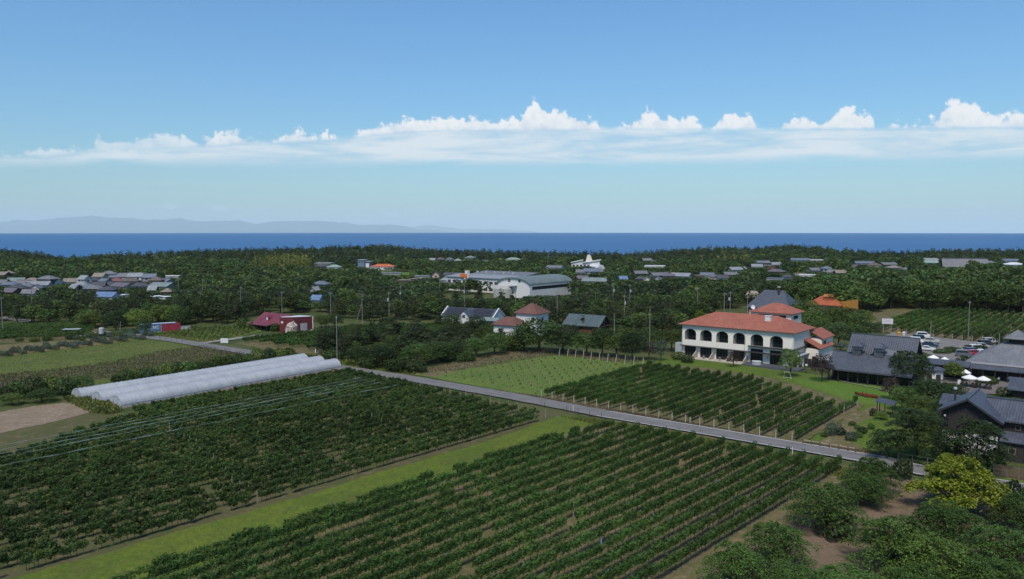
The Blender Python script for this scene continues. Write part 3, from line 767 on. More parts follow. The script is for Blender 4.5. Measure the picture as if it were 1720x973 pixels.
def broad_lobes(r, rad, h, z0, nl=13, flat=0.75):
    L = []
    for k in range(nl):
        a = k * 2.4 + r.uniform(-.4, .4); t = (k + 0.5) / nl
        zc = z0 + (h - z0) * (0.22 + 0.62 * t)
        rr = rad * (0.68 * math.sqrt(max(0.0, 1 - (t * 1.05 - 0.15) ** 2)) + 0.02) * r.uniform(0.75, 1.12)
        s = rad * r.uniform(0.30, 0.46)
        L.append((rr * math.cos(a), rr * math.sin(a), zc, s, s, s * flat))
    L.append((0, 0, z0 + (h - z0) * 0.55, rad * 0.55, rad * 0.55, (h - z0) * 0.36))
    return L
def broad_tree(seed, rad=3.6, h=9.0, n=700, size=0.62, nl=13, flat=0.75, z0=None):
    """crown arrays and trunk arrays of a broadleaf tree in metres"""
    r = np.random.default_rng(seed); z0 = h * 0.16 if z0 is None else z0
    V, Q = lobes_cloud(r, broad_lobes(r, rad, h, z0, nl, flat), n, size)
    T = [stick((0, 0, -0.3), (0.1, 0.05, h * 0.45), h * 0.028, h * 0.016, 7) + (0,)]
    for k in range(5):
        a = k * 1.3 + r.uniform(0, 1)
        T.append(stick((0.05, 0.02, h * r.uniform(.2, .35)), (rad * .55 * math.cos(a), rad * .55 * math.sin(a), h * r.uniform(.5, .75)), h * 0.013, h * 0.004, 5) + (0,))
    return (V, Q), stack(T)
def pine_tree(seed, rad=2.0, h=9.0, n=520, size=0.5, tiers=7, bare=0.3):
    r = np.random.default_rng(seed); C, N = [], []
    lean = r.normal(size=2) * 0.05 * h
    lob = []
    for k in range(tiers):
        t = k / (tiers - 1); z = h * (bare + (0.97 - bare) * t)
        w = rad * (1.0 - 0.72 * t ** 1.4) * r.uniform(0.7, 1.15)
        m = max(2, int(4.5 * (1 - t) + 1.5))
        for j in range(m):
            a = j * 2 * math.pi / m + r.uniform(0, 2)
            q = w * r.uniform(0.35, 0.8) if m > 1 else 0
            s = w * r.uniform(0.34, 0.52) + 0.12
            lob.append((q * math.cos(a) + lean[0] * t, q * math.sin(a) + lean[1] * t, z + r.uniform(-.3, .3), s, s, s * 0.52))
    V, Q = lobes_cloud(r, lob, n, size, 0.8, -0.5, 0.3)
    T = [stick((0, 0, -0.3), (lean[0] * .5, lean[1] * .5, h * .5), h * 0.02, h * 0.014, 6) + (0,), stick((lean[0] * .5, lean[1] * .5, h * .5), (lean[0], lean[1], h * .95), h * 0.014, h * 0.004, 5) + (0,)]
    for k in range(5):
        a = r.uniform(0, 6.28); z = h * r.uniform(bare * .8, .8)
        T.append(stick((lean[0] * .5, lean[1] * .5, z), (rad * .7 * math.cos(a), rad * .7 * math.sin(a), z + .3), h * 0.006, h * 0.002, 4) + (0,))
    return (V, Q), stack(T)
def bamboo_tree(seed, rad=1.3, h=9.0, n=420, size=0.5):
    r = np.random.default_rng(seed)
    lob = [(r.normal() * .35 * rad, r.normal() * .35 * rad, h * t, rad * (1.05 - .6 * t) * r.uniform(.6, 1), rad * (1.05 - .6 * t) * r.uniform(.6, 1), h * .1) for t in np.linspace(.25, .95, 8)]
    V, Q = lobes_cloud(r, lob, n, size, 0.8)
    return (V, Q), stack([stick((0, 0, -.3), (.2, .1, h * .9), .08, .03, 5) + (0,)])
def spray_bush(seed, rad=3.4, h=3.6, n=11500, size=0.14):
    """feathery spreading shrub: tiers of arching boughs carrying flat sprays of small leaves"""
    r = np.random.default_rng(seed); C, N, T = [], [], []
    nb = 60
    per = n // nb
    for k in range(nb):
        a = k * 2.39996 + r.uniform(-.25, .25); t = (k + .5) / nb
        reach = rad * (0.35 + 0.68 * (1 - t) ** 0.55) * r.uniform(.75, 1.1)
        z0 = h * (0.18 + 0.62 * t); rise = h * r.uniform(.10, .26)
        s = r.beta(1.9, 1.0, per)                                   # along the bough
        droop = -h * 0.14 * s ** 2.2
        side = r.normal(size=per) * reach * 0.15 * (1.15 - .55 * s)
        d = np.array([math.cos(a), math.sin(a)]); e = np.array([-d[1], d[0]])
        P = s[:, None] * reach * d + side[:, None] * e
        z = z0 + rise * np.sin(s * 1.9) + droop + r.normal(size=per) * 0.07 - np.abs(side) * 0.25
        C.append(np.column_stack([P, z])); N.append(np.column_stack([P * 0.12 / rad + r.normal(size=(per, 2)) * .55, np.ones(per)]))
        if k % 2 == 0:
            T.append(stick((0, 0, z0 * .5), (d[0] * reach * .75, d[1] * reach * .75, z0 + rise * .9), .035, .008, 4) + (0,))
    T.append(stick((0, 0, -.2), (0, 0, h * .6), .12, .05, 6) + (0,))
    V, Q = leaf_quads(np.concatenate(C), np.concatenate(N), size, r, 0.6)
    return (V, Q), stack(T)
def mound_bush(seed, rad=1.6, h=1.8, n=420, size=0.34, nl=9):
    r = np.random.default_rng(seed)
    lob = []
    for k in range(nl):
        a = k * 2.4 + r.uniform(-.3, .3); q = rad * math.sqrt((k + .3) / nl) * .68; s = rad * r.uniform(.32, .5)
        lob.append((q * math.cos(a), q * math.sin(a), h * (.62 - .30 * (q / rad)) * r.uniform(.85, 1.1), s, s, min(s, h * .45)))
    V, Q = lobes_cloud(r, lob, n, size, .6, -.7)
    return (V, Q), stack([stick((0, 0, -.2), (0, 0, h * .4), .07, .03, 5) + (0,)])

def proto(name, builder, leaf, bark, k, **kw):
    """k variants: [(crown mesh, trunk mesh, joined mesh, (V, Q))]"""
    out = []
    for i in range(k):
        (V, Q), (TV, TQ, _) = builder(100 + i * 17 + sum(map(ord, name)), **kw)
        cm = np_mesh(name + '_crown', V, Q, leaf); tm = np_mesh(name + '_trunk', TV, TQ, bark)
        JV, JQ, JK = stack([(V, Q, 0), (TV, TQ, 1)])
        jm = np_mesh(name, JV, JQ, [leaf, bark], JK)
        out.append((cm, tm, jm, (V, Q)))
    return out
P_PINE = proto('pine', pine_tree, M_PINE, M_BARK2, 7)
P_BROAD = proto('broad', broad_tree, M_BROAD, M_BARK, 7)
P_BAMBOO = proto('bamboo', bamboo_tree, M_BAMBOO, M_BARK, 3)
# leaner copies for the far woods
F_PINE = [pine_tree(900 + i, n=100, size=.95, rad=2.0 + .25 * (i % 3))[0] for i in range(10)]
F_BROAD = [broad_tree(950 + i, n=125, size=1.2, nl=9 + i % 5)[0] for i in range(10)]

def place_tree(name, protos, i, p, h, w, base_h, base_w, label, group, parts=False, rz=None, z=0.0, leaf=None, rnd=random.Random(5)):
    cm, tm, jm, _ = protos[i % len(protos)]
    s = (w / base_w, w / base_w, h / base_h); rz = rnd.uniform(0, 6.28) if rz is None else rz
    if parts:
        t = thing(name, label, 'shrub' if 'bush' in name or 'shrub' in name else 'tree', (p[0], p[1], z), rz, group)
        inst('crown', cm, t, scale=s); inst('trunk', tm, t, scale=s)
        return t
    o = inst(name, jm, None, (p[0], p[1], z), rz, s)
    return tag(o, label, 'tree', group)

# ------------------------------------------------------------------ vine rows
def vine_mesh(seed, length=2.3, width=0.27, z0=1.0, z1=2.02, n=720, size=0.20, bushy=False, leaf=None):
    r = np.random.default_rng(seed)
    if bushy:
        lob = [(r.normal() * .10, r.normal() * .06, 1.15, .5, .30, .38)]
        for k in range(5):
            z = r.uniform(.85, 1.75); q = .40 * (1.9 - z) + .08
            lob.append((r.normal() * q, r.normal() * q * .35, z, r.uniform(.26, .42), r.uniform(.18, .27), r.uniform(.24, .42)))
        V, Q = lobes_cloud(r, lob, n, size, .9, -.8)
    else:
        x = r.uniform(-length / 2 - .1, length / 2 + .1, n); u = r.random(n)
        top = z1 + 0.10 * np.sin(x * 3.1 + seed) + 0.08 * np.sin(x * 7.3 + seed * 2)
        z = z0 + (top - z0) * u ** .8
        bulge = width * (0.72 + 0.38 * np.sin(x * 4.0 + seed * 1.7) * np.sin(z * 2.5 + seed))
        side = np.where(r.random(n) < .5, -1, 1)
        y = side * bulge * np.sqrt(r.uniform(.35, 1, n)) * np.where(u > .86, .6, 1.0)
        C = np.column_stack([x, y, z])
        N = np.column_stack([r.normal(size=n) * .5, side * 1.0 + r.normal(size=n) * .5, .35 + .9 * (u > .8) + r.normal(size=n) * .4])
        V, Q = leaf_quads(C, N, size, r)
        m = n // 22                                           # shoots standing above the hedge
        C2 = np.column_stack([r.uniform(-length / 2, length / 2, m), r.normal(size=m) * .1, r.uniform(z1, z1 + .34, m)])
        V2, Q2 = leaf_quads(C2, r.normal(size=(m, 3)), size * .8, r)
        V, Q = np.concatenate([V, V2]), np.concatenate([Q, Q2 + len(V)])
    P = [(V, Q, 0)]
    for xx in ((0.0,) if bushy else (-length / 4, length / 4)):
        P.append(stick((xx, 0, -.1), (xx + r.normal() * .06, r.normal() * .05, 1.15), .035, .025, 5) + (1,))
    V, Q, K = stack(P)
    return np_mesh('vine', V, Q, [leaf or M_VINE, M_BARK], K)
VINES = [vine_mesh(i) for i in range(9)]
VINES_LOW = [vine_mesh(20 + i, z0=0.80, z1=1.98, width=.27, n=720) for i in range(7)]
VINES_THIN = [vine_mesh(40 + i, n=330, width=.2) for i in range(4)]
VINES_OLD = [vine_mesh(60 + i, n=300, size=.27, bushy=True, leaf=M_VINE2) for i in range(9)]
VINES_OLD = VINES_OLD[:4] + [vine_mesh(64 + i, length=1.5, width=.26, z0=.82, z1=1.72, n=340, size=.23, leaf=M_VINE2) for i in range(8)]
VINES_OLD_THIN = [vine_mesh(75 + i, n=110, size=.26, bushy=True, leaf=M_VINE2) for i in range(3)]
VINES_FAR = [vine_mesh(80 + i, length=4.6, n=300, size=.42) for i in range(5)]
M_POST = plain('trellis_post', (0.30, 0.27, 0.23), 0.8, 0.2, 4)
M_POSTW = plain('pale_post', (0.36, 0.345, 0.31), 0.7, 0.15, 4)
_pm = MB(); _pm.cyl(0, 0, -.1, 2.1, .045, .04, 7); POST = _pm.mesh('post', M_POST)
_pm = MB(); _pm.cyl(0, 0, -.1, 1.9, .075, .065, 8); POSTW = _pm.mesh('post', M_POSTW)
ORD = 'first second third fourth fifth sixth seventh eighth ninth tenth eleventh twelfth thirteenth fourteenth fifteenth sixteenth seventeenth eighteenth nineteenth twentieth'.split()
ORD += ['twenty-' + o for o in ORD[:9]] + ['thirtieth'] + ['thirty-' + o for o in ORD[:9]] + ['fortieth'] + ['forty-' + o for o in ORD[:9]] + ['fiftieth']
vr = random.Random(21)
def vine_row(a, b, label, group, meshes, thin, pitch=2.2, gap=0.04, thin_p=0.12, post_every=11.0, post=None, hs=1.0, ends=(True, True), patch=None):
    """row of vines from a to b; its vines and posts are parts"""
    a, b = Vector((*a, 0)), Vector((*b, 0)); d = b - a; L = d.length
    if L < 3: return None
    t = thing('vine_row', label, 'vine row', a, math.atan2(d.y, d.x), group)
    n = int(L / pitch); weak = 0
    for k in range(n):
        if weak > 0: weak -= 1
        elif vr.random() < 0.018: weak = vr.randint(2, 4)
        q = vr.random()
        if q < gap * (4 if weak else 1): continue
        ms = thin if (weak or q < gap + thin_p) and thin else meshes
        s = vr.uniform(.9, 1.1) * hs * (0.86 if ms is thin else 1)
        inst('vine', vr.choice(ms), t, (L - n * pitch + (k + .5) * pitch + vr.uniform(-.12, .12), vr.uniform(-.06, .06), 0), vr.choice((0, math.pi)) + vr.uniform(-.05, .05), (vr.uniform(.98, 1.08), vr.uniform(.88, 1.15), s))
    if post:
        xs = ([-0.25] if ends[0] else []) + [x for x in np.arange(post_every, L - 2, post_every)] + ([L + .25] if ends[1] else [])
        for x in xs: inst('post', post, t, (x, 0, 0), 0, (1, 1, vr.uniform(.92, 1.04) * hs), rot=(vr.uniform(-.03, .03), vr.uniform(-.03, .03), 0))
    return t
def lerp2(a, b, t): return (a[0] + (b[0] - a[0]) * t, a[1] + (b[1] - a[1]) * t)

# near vineyard: rows end at the lane and run towards the camera
E0, E1 = G(1009, 719), G(1411, 789)
for k in range(17):
    e = lerp2(E0, E1, k / 16.0)
    q0, q1, r0, r1 = G(940, 742), G(240, 976), G(1409, 790), G(1110, 973)
    a0, a1 = math.atan2(q0[0] - q1[0], q0[1] - q1[1]), math.atan2(r0[0] - r1[0], r0[1] - r1[1])
    dirn = a0 + (a1 - a0) * k / 16.0
    L = 96.0
    while True:                                               # stop a little below the frame or at the grass strip
        q = (e[0] - math.sin(dirn) * L, e[1] - math.cos(dirn) * L)
        if (q[1] > 62 and W(*q)[1] < 1060) or L < 20: break
        L -= 2
    e2 = e if k else (e[0] - math.sin(dirn) * 7, e[1] - math.cos(dirn) * 7)
    if k == 0: lab = 'patchy outermost vine row of the near vineyard, along the grass strip'
    elif k == 16: lab = 'last near vine row, bordering the dry verge and foreground bushes'
    else: lab = '%s vine row from the grass strip in the near vineyard' % ORD[k]
    vine_row(q, e2, lab, 'vine rows of the near vineyard', VINES, VINES_THIN, gap=0.02 if k else 0.16, thin_p=.06 if k else .4, post=POST, post_every=37, ends=(False, False), hs=1.0 if k else .9)

# bushy old vineyard on the left
E0, E1 = G(588, 628), G(915, 704)
NL = 27
VA0 = math.radians(38.0); _a, _b = G(60, 955), G(840, 726); VA1 = math.atan2(_b[0] - _a[0], _b[1] - _a[1])
for k in range(NL):
    e = lerp2(E0, E1, k / (NL - 1.0))
    dirn = VA0 + (VA1 - VA0) * k / (NL - 1); L = 150.0
    while L > 20:
        q = (e[0] - math.sin(dirn) * L, e[1] - math.cos(dirn) * L)
        if q[1] > 60:
            wx, wy = W(*q)
            lim = 215 if k < 3 else (160 - (k - 3) * 45 if k < 8 else -90)
            if wx > lim and wy < 1060: break
        L -= 1.5
    lab = 'front row of bushy vines edging the grass strip on its upper side' if k == NL - 1 else ('bushy vine row closest to the plastic tunnels' if k == 0 else '%s row of bushy old vines from the plastic tunnels' % ORD[k])
    vine_row(q, e, lab, 'rows of the bushy left vineyard', VINES_OLD, VINES_OLD_THIN, pitch=1.22, gap=.03 if k < 16 else .07, thin_p=.2, post=POST, post_every=33, hs=vr.uniform(.88, 1.0), ends=(False, True))

# vineyard in front of the hotel
F0, F1, B0, B1 = G(911, 669), G(1331, 744), G(1096, 616), G(1438, 690)
NR = 20
for k in range(NR):
    t = k / (NR - 1.0)
    a = lerp2(F0, F1, t); L = 47.5 - 4.0 * t - (13.5 * max(0, t - .55) / .45); dirn = math.radians(38.9)
    b_ = (a[0] + math.sin(dirn) * L, a[1] + math.cos(dirn) * L)
    lab = 'vine row before the hotel, first beside the staked field' if k == 0 else ('short last vine row before the hotel, beside the garden' if k == NR - 1 else '%s vine row from the staked field, before the hotel' % ORD[k])
    vine_row(a, b_, lab, 'vine rows in front of the hotel', VINES_LOW, VINES_THIN, gap=.015, thin_p=.07, post=POSTW, post_every=60, hs=.98, ends=(True, False))
a = G(1418, 694); vine_row(a, (a[0] + 8.5 * UY[0], a[1] + 8.5 * UY[1]), 'short stub of vine row by the garden, apart from the others', None, VINES, VINES_THIN, gap=0, thin_p=0, post=POSTW)

# vineyard beyond the car park
F0, F1 = G(1466, 556), G(1760, 589)
for k in range(19):
    a = lerp2(F0, F1, k / 18.0); dirn = math.radians(39); L = 97 if k > 3 else 74 + 6 * k
    b_ = (a[0] + math.sin(dirn) * L, a[1] + math.cos(dirn) * L)
    vine_row(a, b_, '%s vine row from the sign board, beyond the car park' % ORD[k], 'vine rows beyond the car park', VINES_FAR, None, pitch=4.4, gap=.01, thin_p=0, post=POSTW, post_every=90, hs=1.1, ends=(True, False))
# vineyard beside the maroon shed
F0, F1 = G(402, 577), G(548, 594)
for k in range(15):
    a = lerp2(F0, F1, k / 14.0); dirn = math.radians(43); L = 52 + k * 2.6
    b_ = (a[0] + math.sin(dirn) * L, a[1] + math.cos(dirn) * L)
    vine_row(a, b_, '%s vine row from the sheet-metal sign, beside the maroon shed' % ORD[14 - k], 'vine rows beside the maroon shed', VINES_FAR, None, pitch=4.2, gap=.03, thin_p=0, post=None, hs=.95)
# far left vineyard
F0, F1 = G(-60, 574), G(150, 564)
for k in range(9):
    t = k / 8.0
    a = lerp2(G(-70, 578), G(-70, 552), t); b_ = lerp2(G(150, 566), G(160, 549), t)
    vine_row(a, b_, '%s low vine row of the far left vineyard, counted from the meadow' % ORD[k], 'vine rows of the far left vineyard', VINES_FAR, None, pitch=4.3, gap=.03, thin_p=0, post=None, hs=.85)

# pale bird netting rolled along the top of five left rows
M_NET = plain('bird_net', (0.20, 0.26, 0.25), 0.7, 0.25, 0.8)
for k, (r0, x0) in enumerate([(5, 0), (6, 8), (7, 0), (8, 12), (10, 0)]):
    e = lerp2(G(588, 628), G(915, 704), (r0 + .45) / (NL - 1.0)); dirn = VA0 + (VA1 - VA0) * r0 / (NL - 1)
    pts = []; L = 100 - x0
    for i in range(int(L / 1.5)):
        s = 6 + i * 1.5
        pts.append((e[0] - math.sin(dirn) * s, e[1] - math.cos(dirn) * s, 1.86 + .05 * math.sin(i * .7 + k) + .04 * vr.random()))
    mb = MB(); rr = [vr.choice((.012, .02, .025, .03, .06)) for _ in pts]
    mb.tube(pts, rr, 5)
    tag(mb.build('bird_net', M_NET), '%s pale line of rolled bird netting from the tunnels, above the left vines' % ORD[k], 'net', 'bird nets over the left vineyard')

# blue grow tubes round replanted vines
M_BLUE = plain('blue_tube', (0.18, 0.36, 0.62), 0.5, 0.1)
_g = MB(); _g.lathe([(.06, 0), (.065, .62), (.05, .62), (.05, .1)], n=8); GT = _g.mesh('grow_tube', M_BLUE)
for i, (px, py, w) in enumerate([(1010, 914, 'middle of the near vineyard'), (941, 953, 'beside the bottom edge of the picture, left of centre'), (879, 955, 'furthest down and left in the near vineyard'), (1022, 968, 'lowest in the picture'), (1126, 879, 'below the two upper tubes'), (1157, 860, 'between two weak vines mid-slope'), (1201, 813, 'highest up, towards the lane'), (752, 938, 'alone at the left of the near vineyard')]):
    o = inst('grow_tube', GT, None, (*G(px, py), 0), 0, (1.25, 1.25, 1.2)); tag(o, 'blue plastic grow tube, ' + w, 'grow tube', 'blue grow tubes')

# stakes and seedlings of the two young fields
_s = MB(); _s.cyl(0, 0, -.1, 1.8, .02, .016, 5); STAKE = _s.mesh('stake', M_POSTW)
def seedling(seed):
    r = np.random.default_rng(seed); n = 26
    C = np.column_stack([r.normal(size=n) * .16, r.normal(size=n) * .16, np.abs(r.normal(size=n)) * .3 + .1])
    V, Q = leaf_quads(C, r.normal(size=(n, 3)) + [0, 0, .6], .24, r); return np_mesh('seedling', V, Q, M_BRIGHT)
SEED = [seedling(i) for i in range(4)]
poly = gpoly([(712, 630), (880, 598), (940, 596), (1082, 611), (905, 664), (862, 656)])
pts = []
F0 = G(716, 632)
for k in range(17):
    for s in np.arange(1.5, 75, 3.1):
        p = frame(F0, k * 3.0 + 1, s - 8)
        if in_poly(np.array([p]), poly)[0]: pts.append((k, p))
rows = {}
for k, p in pts: rows.setdefault(k, []).append(p)
for n_, (k, ps) in enumerate(sorted(rows.items())):
    if len(ps) < 2: continue
    t = thing('young_vine_row', '%s row of staked young vines from the pine scrub side' % ORD[n_], 'vine row', ps[0], RZ, 'staked young vine rows')
    for j, p in enumerate(ps):
        q = (p[0] - ps[0][0], p[1] - ps[0][1]); y = q[0] * UY[0] + q[1] * UY[1]
        inst('stake', STAKE, t, (vr.uniform(-.1, .1), y, 0), 0, (1, 1, vr.uniform(.75, 1.05)))
        inst('vine', vr.choice(SEED), t, (.1, y, 0), vr.uniform(0, 6), vr.uniform(.5, 1.0))
END_P = [(939, 599), (953, 600), (966, 602), (979, 603), (992, 606), (1006, 607), (1020, 609), (1034, 610), (1049, 612), (1064, 614), (1079, 616)]
for i, (px, py) in enumerate(END_P):
    o = inst('trellis_post', POSTW, None, (*G(px, py), 0), 0, (1.2, 1.2, 1.28), rot=(-.05, .12, 0))
    tag(o, '%s tall pale end post from the headland, behind the staked field' % ORD[i], 'post', 'end posts of the staked field')
poly = gpoly([(262, 563), (330, 551), (415, 551), (432, 557), (392, 567), (345, 576)])
for k in range(13):
    ps = [p for p in (frame(G(262, 563), k * 3.0, s - 20) for s in np.arange(0, 90, 4.0)) if in_poly(np.array([p]), poly)[0]]
    if len(ps) < 2: continue
    t = thing('young_vine_row', '%s row of young trellised vines near the containers' % ORD[k], 'vine row', ps[0], RZ, 'young trellis rows near the containers')
    for p in ps:
        y = (p[0] - ps[0][0]) * UY[0] + (p[1] - ps[0][1]) * UY[1]
        inst('stake', STAKE, t, (0, y, 0), 0, (1, 1, .9)); inst('vine', vr.choice(SEED), t, (.1, y, 0), vr.uniform(0, 6), 2.0); inst('vine', vr.choice(SEED), t, (.1, y + 2, 0), vr.uniform(0, 6), 2.0)

# ------------------------------------------------------------------ building materials
M_WALLW = plain('cream_render', (0.72, 0.675, 0.59), 0.75, 0.05, 0.5, dirt=0.10)
M_WHITE = plain('white_paint', (0.60, 0.595, 0.58), 0.6, 0.06, 0.6, dirt=0.12)
M_TERRA = tile_mat('terracotta_tiles', (0.30, 0.108, 0.074), 0.32, 0.22, 0.22, 0.7, 0.2, ((0.25, 0.11, 0.08), 0.5))
M_TERRA2 = plain('terracotta_ridge', (0.40, 0.14, 0.09), 0.7, 0.15, 1.5)
M_SLATE = tile_mat('slate_tiles', (0.072, 0.080, 0.098), 0.42, 0.28, 0.30, 0.5, 0.4)
M_SLATE2 = tile_mat('flat_slate', (0.062, 0.072, 0.095), 0.5, 0.3, 0.10, 0.55, 0.35)
M_SHINGLE = tile_mat('weathered_shingles', (0.155, 0.165, 0.180), 0.22, 0.20, 0.42, 0.7, 0.25, ((0.22, 0.22, 0.22), 0.4))
M_DARKWOOD = plain('dark_timber', (0.030, 0.026, 0.024), 0.8, 0.25, 1.2)
M_DARKSHING = tile_mat('dark_wall_shingles', (0.050, 0.043, 0.042), 0.25, 0.22, 0.30, 0.85, 0.15)
M_IRON = plain('dark_metal', (0.035, 0.036, 0.040), 0.45, 0.15, 2.0, 0.4)
M_ALU = plain('grey_metal', (0.36, 0.38, 0.40), 0.4, 0.1, 2.0, 0.5)
M_STONE = plain('pale_stone', (0.42, 0.37, 0.31), 0.85, 0.15, 1.0)
M_DECK = plain('dark_deck', (0.075, 0.080, 0.088), 0.7, 0.15, 1.0)
M_GLASS = glass_mat()
M_PINK = plain('pink_render', (0.50, 0.33, 0.27), 0.8, 0.08, 0.6)
M_CONC = plain('concrete', (0.36, 0.35, 0.33), 0.85, 0.12, 0.8, dirt=0.2)
M_RED = plain('red_metal', (0.20, 0.030, 0.040), 0.5, 0.12, 0.8, 0.4)
M_MAROON = tile_mat('maroon_cladding', (0.130, 0.022, 0.026), 0.30, 5.0, 0.16, 0.5, 0.4)
M_REDROOF = tile_mat('red_seam_roof', (0.155, 0.034, 0.046), 0.45, 8.0, 0.16, 0.45, 0.4)
M_BROWNROOF = tile_mat('brown_shingles', (0.150, 0.075, 0.062), 0.35, 0.25, 0.2, 0.8, 0.2)
M_GREENROOF = tile_mat('green_seam_roof', (0.20, 0.26, 0.23), 0.45, 9.0, 0.10, 0.5, 0.4)
M_WHITEROOF = plain('white_metal_roof', (0.60, 0.62, 0.64), 0.4, 0.08, 0.8, 0.5)
M_CANVAS = plain('white_canvas', (0.74, 0.73, 0.71), 0.8, 0.05, 1.0)
M_BLUEC = tile_mat('blue_container', (0.10, 0.20, 0.36), 0.28, 9.0, 0.22, 0.55, 0.35)
M_REDC = tile_mat('red_container', (0.30, 0.03, 0.05), 0.28, 9.0, 0.22, 0.55, 0.35)

def box_obj(name, dims, mat, parent, k=0):
    mb = MB(); mb.box(*dims); return mb.build(name, mat, parent)

# unit window shared by all far houses: frame with a pane set back
_w = MB(); _w.box(-.5, .5, -.06, .02, 0, 1); WINFRAME = _w.mesh('window', M_ALU)
_w = MB(); _w.box(-.43, .43, -.075, -.062, .07, .46); _w.box(-.43, .43, -.075, -.062, .54, .93); WINPANE = _w.mesh('pane', M_GLASS)
def window(parent, x, y, z, w, h, face='f'):
    rz = {'f': 0, 'r': math.pi / 2, 'b': math.pi, 'l': -math.pi / 2}[face]
    f = inst('window', WINFRAME, parent, (x, y, z), rz, (w, 1, h)); inst('pane', WINPANE, f); return f

# ------------------------------------------------------------------ the hotel
def hotel():
    A = G(1146, 543, 9.5); L, D, ZE = 31.8, 14.0, 9.3
    t = thing('hotel', 'two-storey cream hotel with arched balconies and terracotta hip roof', 'hotel', A, RZ)
    bays = [(2.05 + i * 4.98) for i in range(6)]
    centers = [2.6, 7.35, 12.15, 17.05, 22.0, 27.3]
    ow, sill, spring, rise = 3.45, 5.0, 6.95, 1.15           # arched openings upstairs
    gw, gtop = 3.45, 3.2                                   # glazed openings downstairs
    w = MB(); FL = 4.35                                      # wall built as piers, bands and arch spandrels, 0.32 thick
    th = 0.32
    xs = [0.0] + [v for c in centers for v in (c - ow / 2, c + ow / 2)] + [L]
    for i in range(0, len(xs), 2): w.box(xs[i], xs[i + 1], 0, th, 0, ZE)                      # piers
    for c in centers:
        a, b_ = c - ow / 2, c + ow / 2
        tall = c > 20
        w.box(a, b_, 0, th, (4.2 if tall else gtop), sill)
        n = 10; arc = [(c - ow / 2 * math.cos(math.pi * k / n), spring + rise * math.sin(math.pi * k / n)) for k in range(n + 1)]
        for k in range(n):
            (x0, z0), (x1, z1) = arc[k], arc[k + 1]
            w.hexa([(x0, 0, z0), (x1, 0, z1), (x1, th, z1), (x0, th, z0)], [(x0, 0, ZE), (x1, 0, ZE), (x1, th, ZE), (x0, th, ZE)])
    w.box(0, th, th, D, 0, ZE); w.box(th, L, D - th, D, 0, ZE)
    w.box(L - th, L, th, D, 3.6, ZE); w.box(L - th, L, 5.2, D, 0, 3.6)                          # right end, open porch below
    w.box(th, L - th, 2.3, 2.5, 0, ZE - .2)                                                    # wall at the back of the loggias
    for c in centers: w.box(c - ow / 2 - .25, c - ow / 2 + .02, th, 2.3, 4.41, 8.59)              # party walls seen in the arches
    w.build('wall', M_WALLW, t)
    w = MB(); w.box(th, L - th, th, 2.3, 4.22, 4.40); w.box(th, L - th, th, 2.3, 8.6, 8.8); w.build('loggia_slab', M_IRON, t)  # loggia floor and ceiling coloured dark to put the recess shade in
    for i, c in enumerate(centers):
        g = MB(); g.box(c - ow / 2 + .06, c + ow / 2 + .5, 2.2, 2.26, 4.42, 8.55)
        wd = g.build('balcony_door', M_GLASS, t)
        f = MB()
        for q in (0.55, 1.35, 2.15, 2.98): f.box(c - ow / 2 + q - .04, c - ow / 2 + q + .04, 2.12, 2.19, 4.42, 7.6)
        f.box(c - ow / 2 + .1, c + ow / 2, 2.12, 2.19, 6.7, 6.8)
        f.build('frame', M_IRON, wd)
        r = MB(); r.box(c - ow / 2, c + ow / 2, .08, .14, sill + .95, sill + 1.02); r.box(c - ow / 2, c + ow / 2, .08, .14, sill, sill + .07)
        for q in np.linspace(-ow / 2 + .1, ow / 2 - .1, 16): r.box(c + q - .015, c + q + .015, .095, .125, sill + .07, sill + .95)
        r.build('balcony_railing', M_IRON, t)
        a = MB(); n = 10
        for k in range(n):                                          # dark rim round the arch
            p = [(c - (ow / 2) * math.cos(math.pi * (k + q) / n), spring + rise * math.sin(math.pi * (k + q) / n)) for q in (0, 1)]
            p2 = [(c - (ow / 2 - .10) * math.cos(math.pi * (k + q) / n), spring + (rise - .10) * math.sin(math.pi * (k + q) / n)) for q in (0, 1)]
            a.hexa([(p2[0][0], .02, p2[0][1]), (p2[1][0], .02, p2[1][1]), (p2[1][0], .2, p2[1][1]), (p2[0][0], .2, p2[0][1])],
                   [(p[0][0], .02, p[0][1]), (p[1][0], .02, p[1][1]), (p[1][0], .2, p[1][1]), (p[0][0], .2, p[0][1])])
        for s in (-1, 1): a.box(c + s * (ow / 2 - .05) - .05, c + s * (ow / 2 - .05) + .05, .02, .2, sill, spring)
        a.build('arch_rim', M_IRON, t)
        gt = 4.2 if c > 20 else gtop
        g = MB(); g.box(c - gw / 2, c + gw / 2, .22, .27, .05, gt - .02); gl = g.build('terrace_door', M_GLASS, t)
        f = MB()
        for q in np.linspace(-gw / 2 + .05, gw / 2 - .05, 5): f.box(c + q - .035, c + q + .035, .14, .215, .05, gt - .05)
        f.box(c - gw / 2, c + gw / 2, .14, .215, 2.35, 2.45); f.box(c - gw / 2, c + gw / 2, .14, .215, .05, .15)
        f.build('frame', M_IRON, gl)
    # canopy over the terraces, ledge under the two right balconies
    c = MB(); c.box(-.1, 19.6, -1.25, -.01, 3.28, 3.42); c.build('canopy', M_IRON, t)
    c = MB(); c.box(19.7, L + .1, -1.75, -.02, 3.28, 3.44); c.build('canopy', M_IRON, t)
    c = MB(); c.box(19.75, L + .25, -.85, -.005, 4.72, 4.98); c.box(L + .005, L + .8, -.85, 12.6, 4.70, 4.96); c.build('balcony_ledge', M_IRON, t)
    c = MB(); c.box(L + .01, L + 1.5, -.3, 12.9, 3.10, 3.26); c.build('porch_roof', M_ALU, t)
    c = MB(); 
    for yy in (.5, 4.4): c.box(L + .9, L + 1.2, yy, yy + .3, 0, 3.1)
    c.build('porch_column', M_WHITE, t)
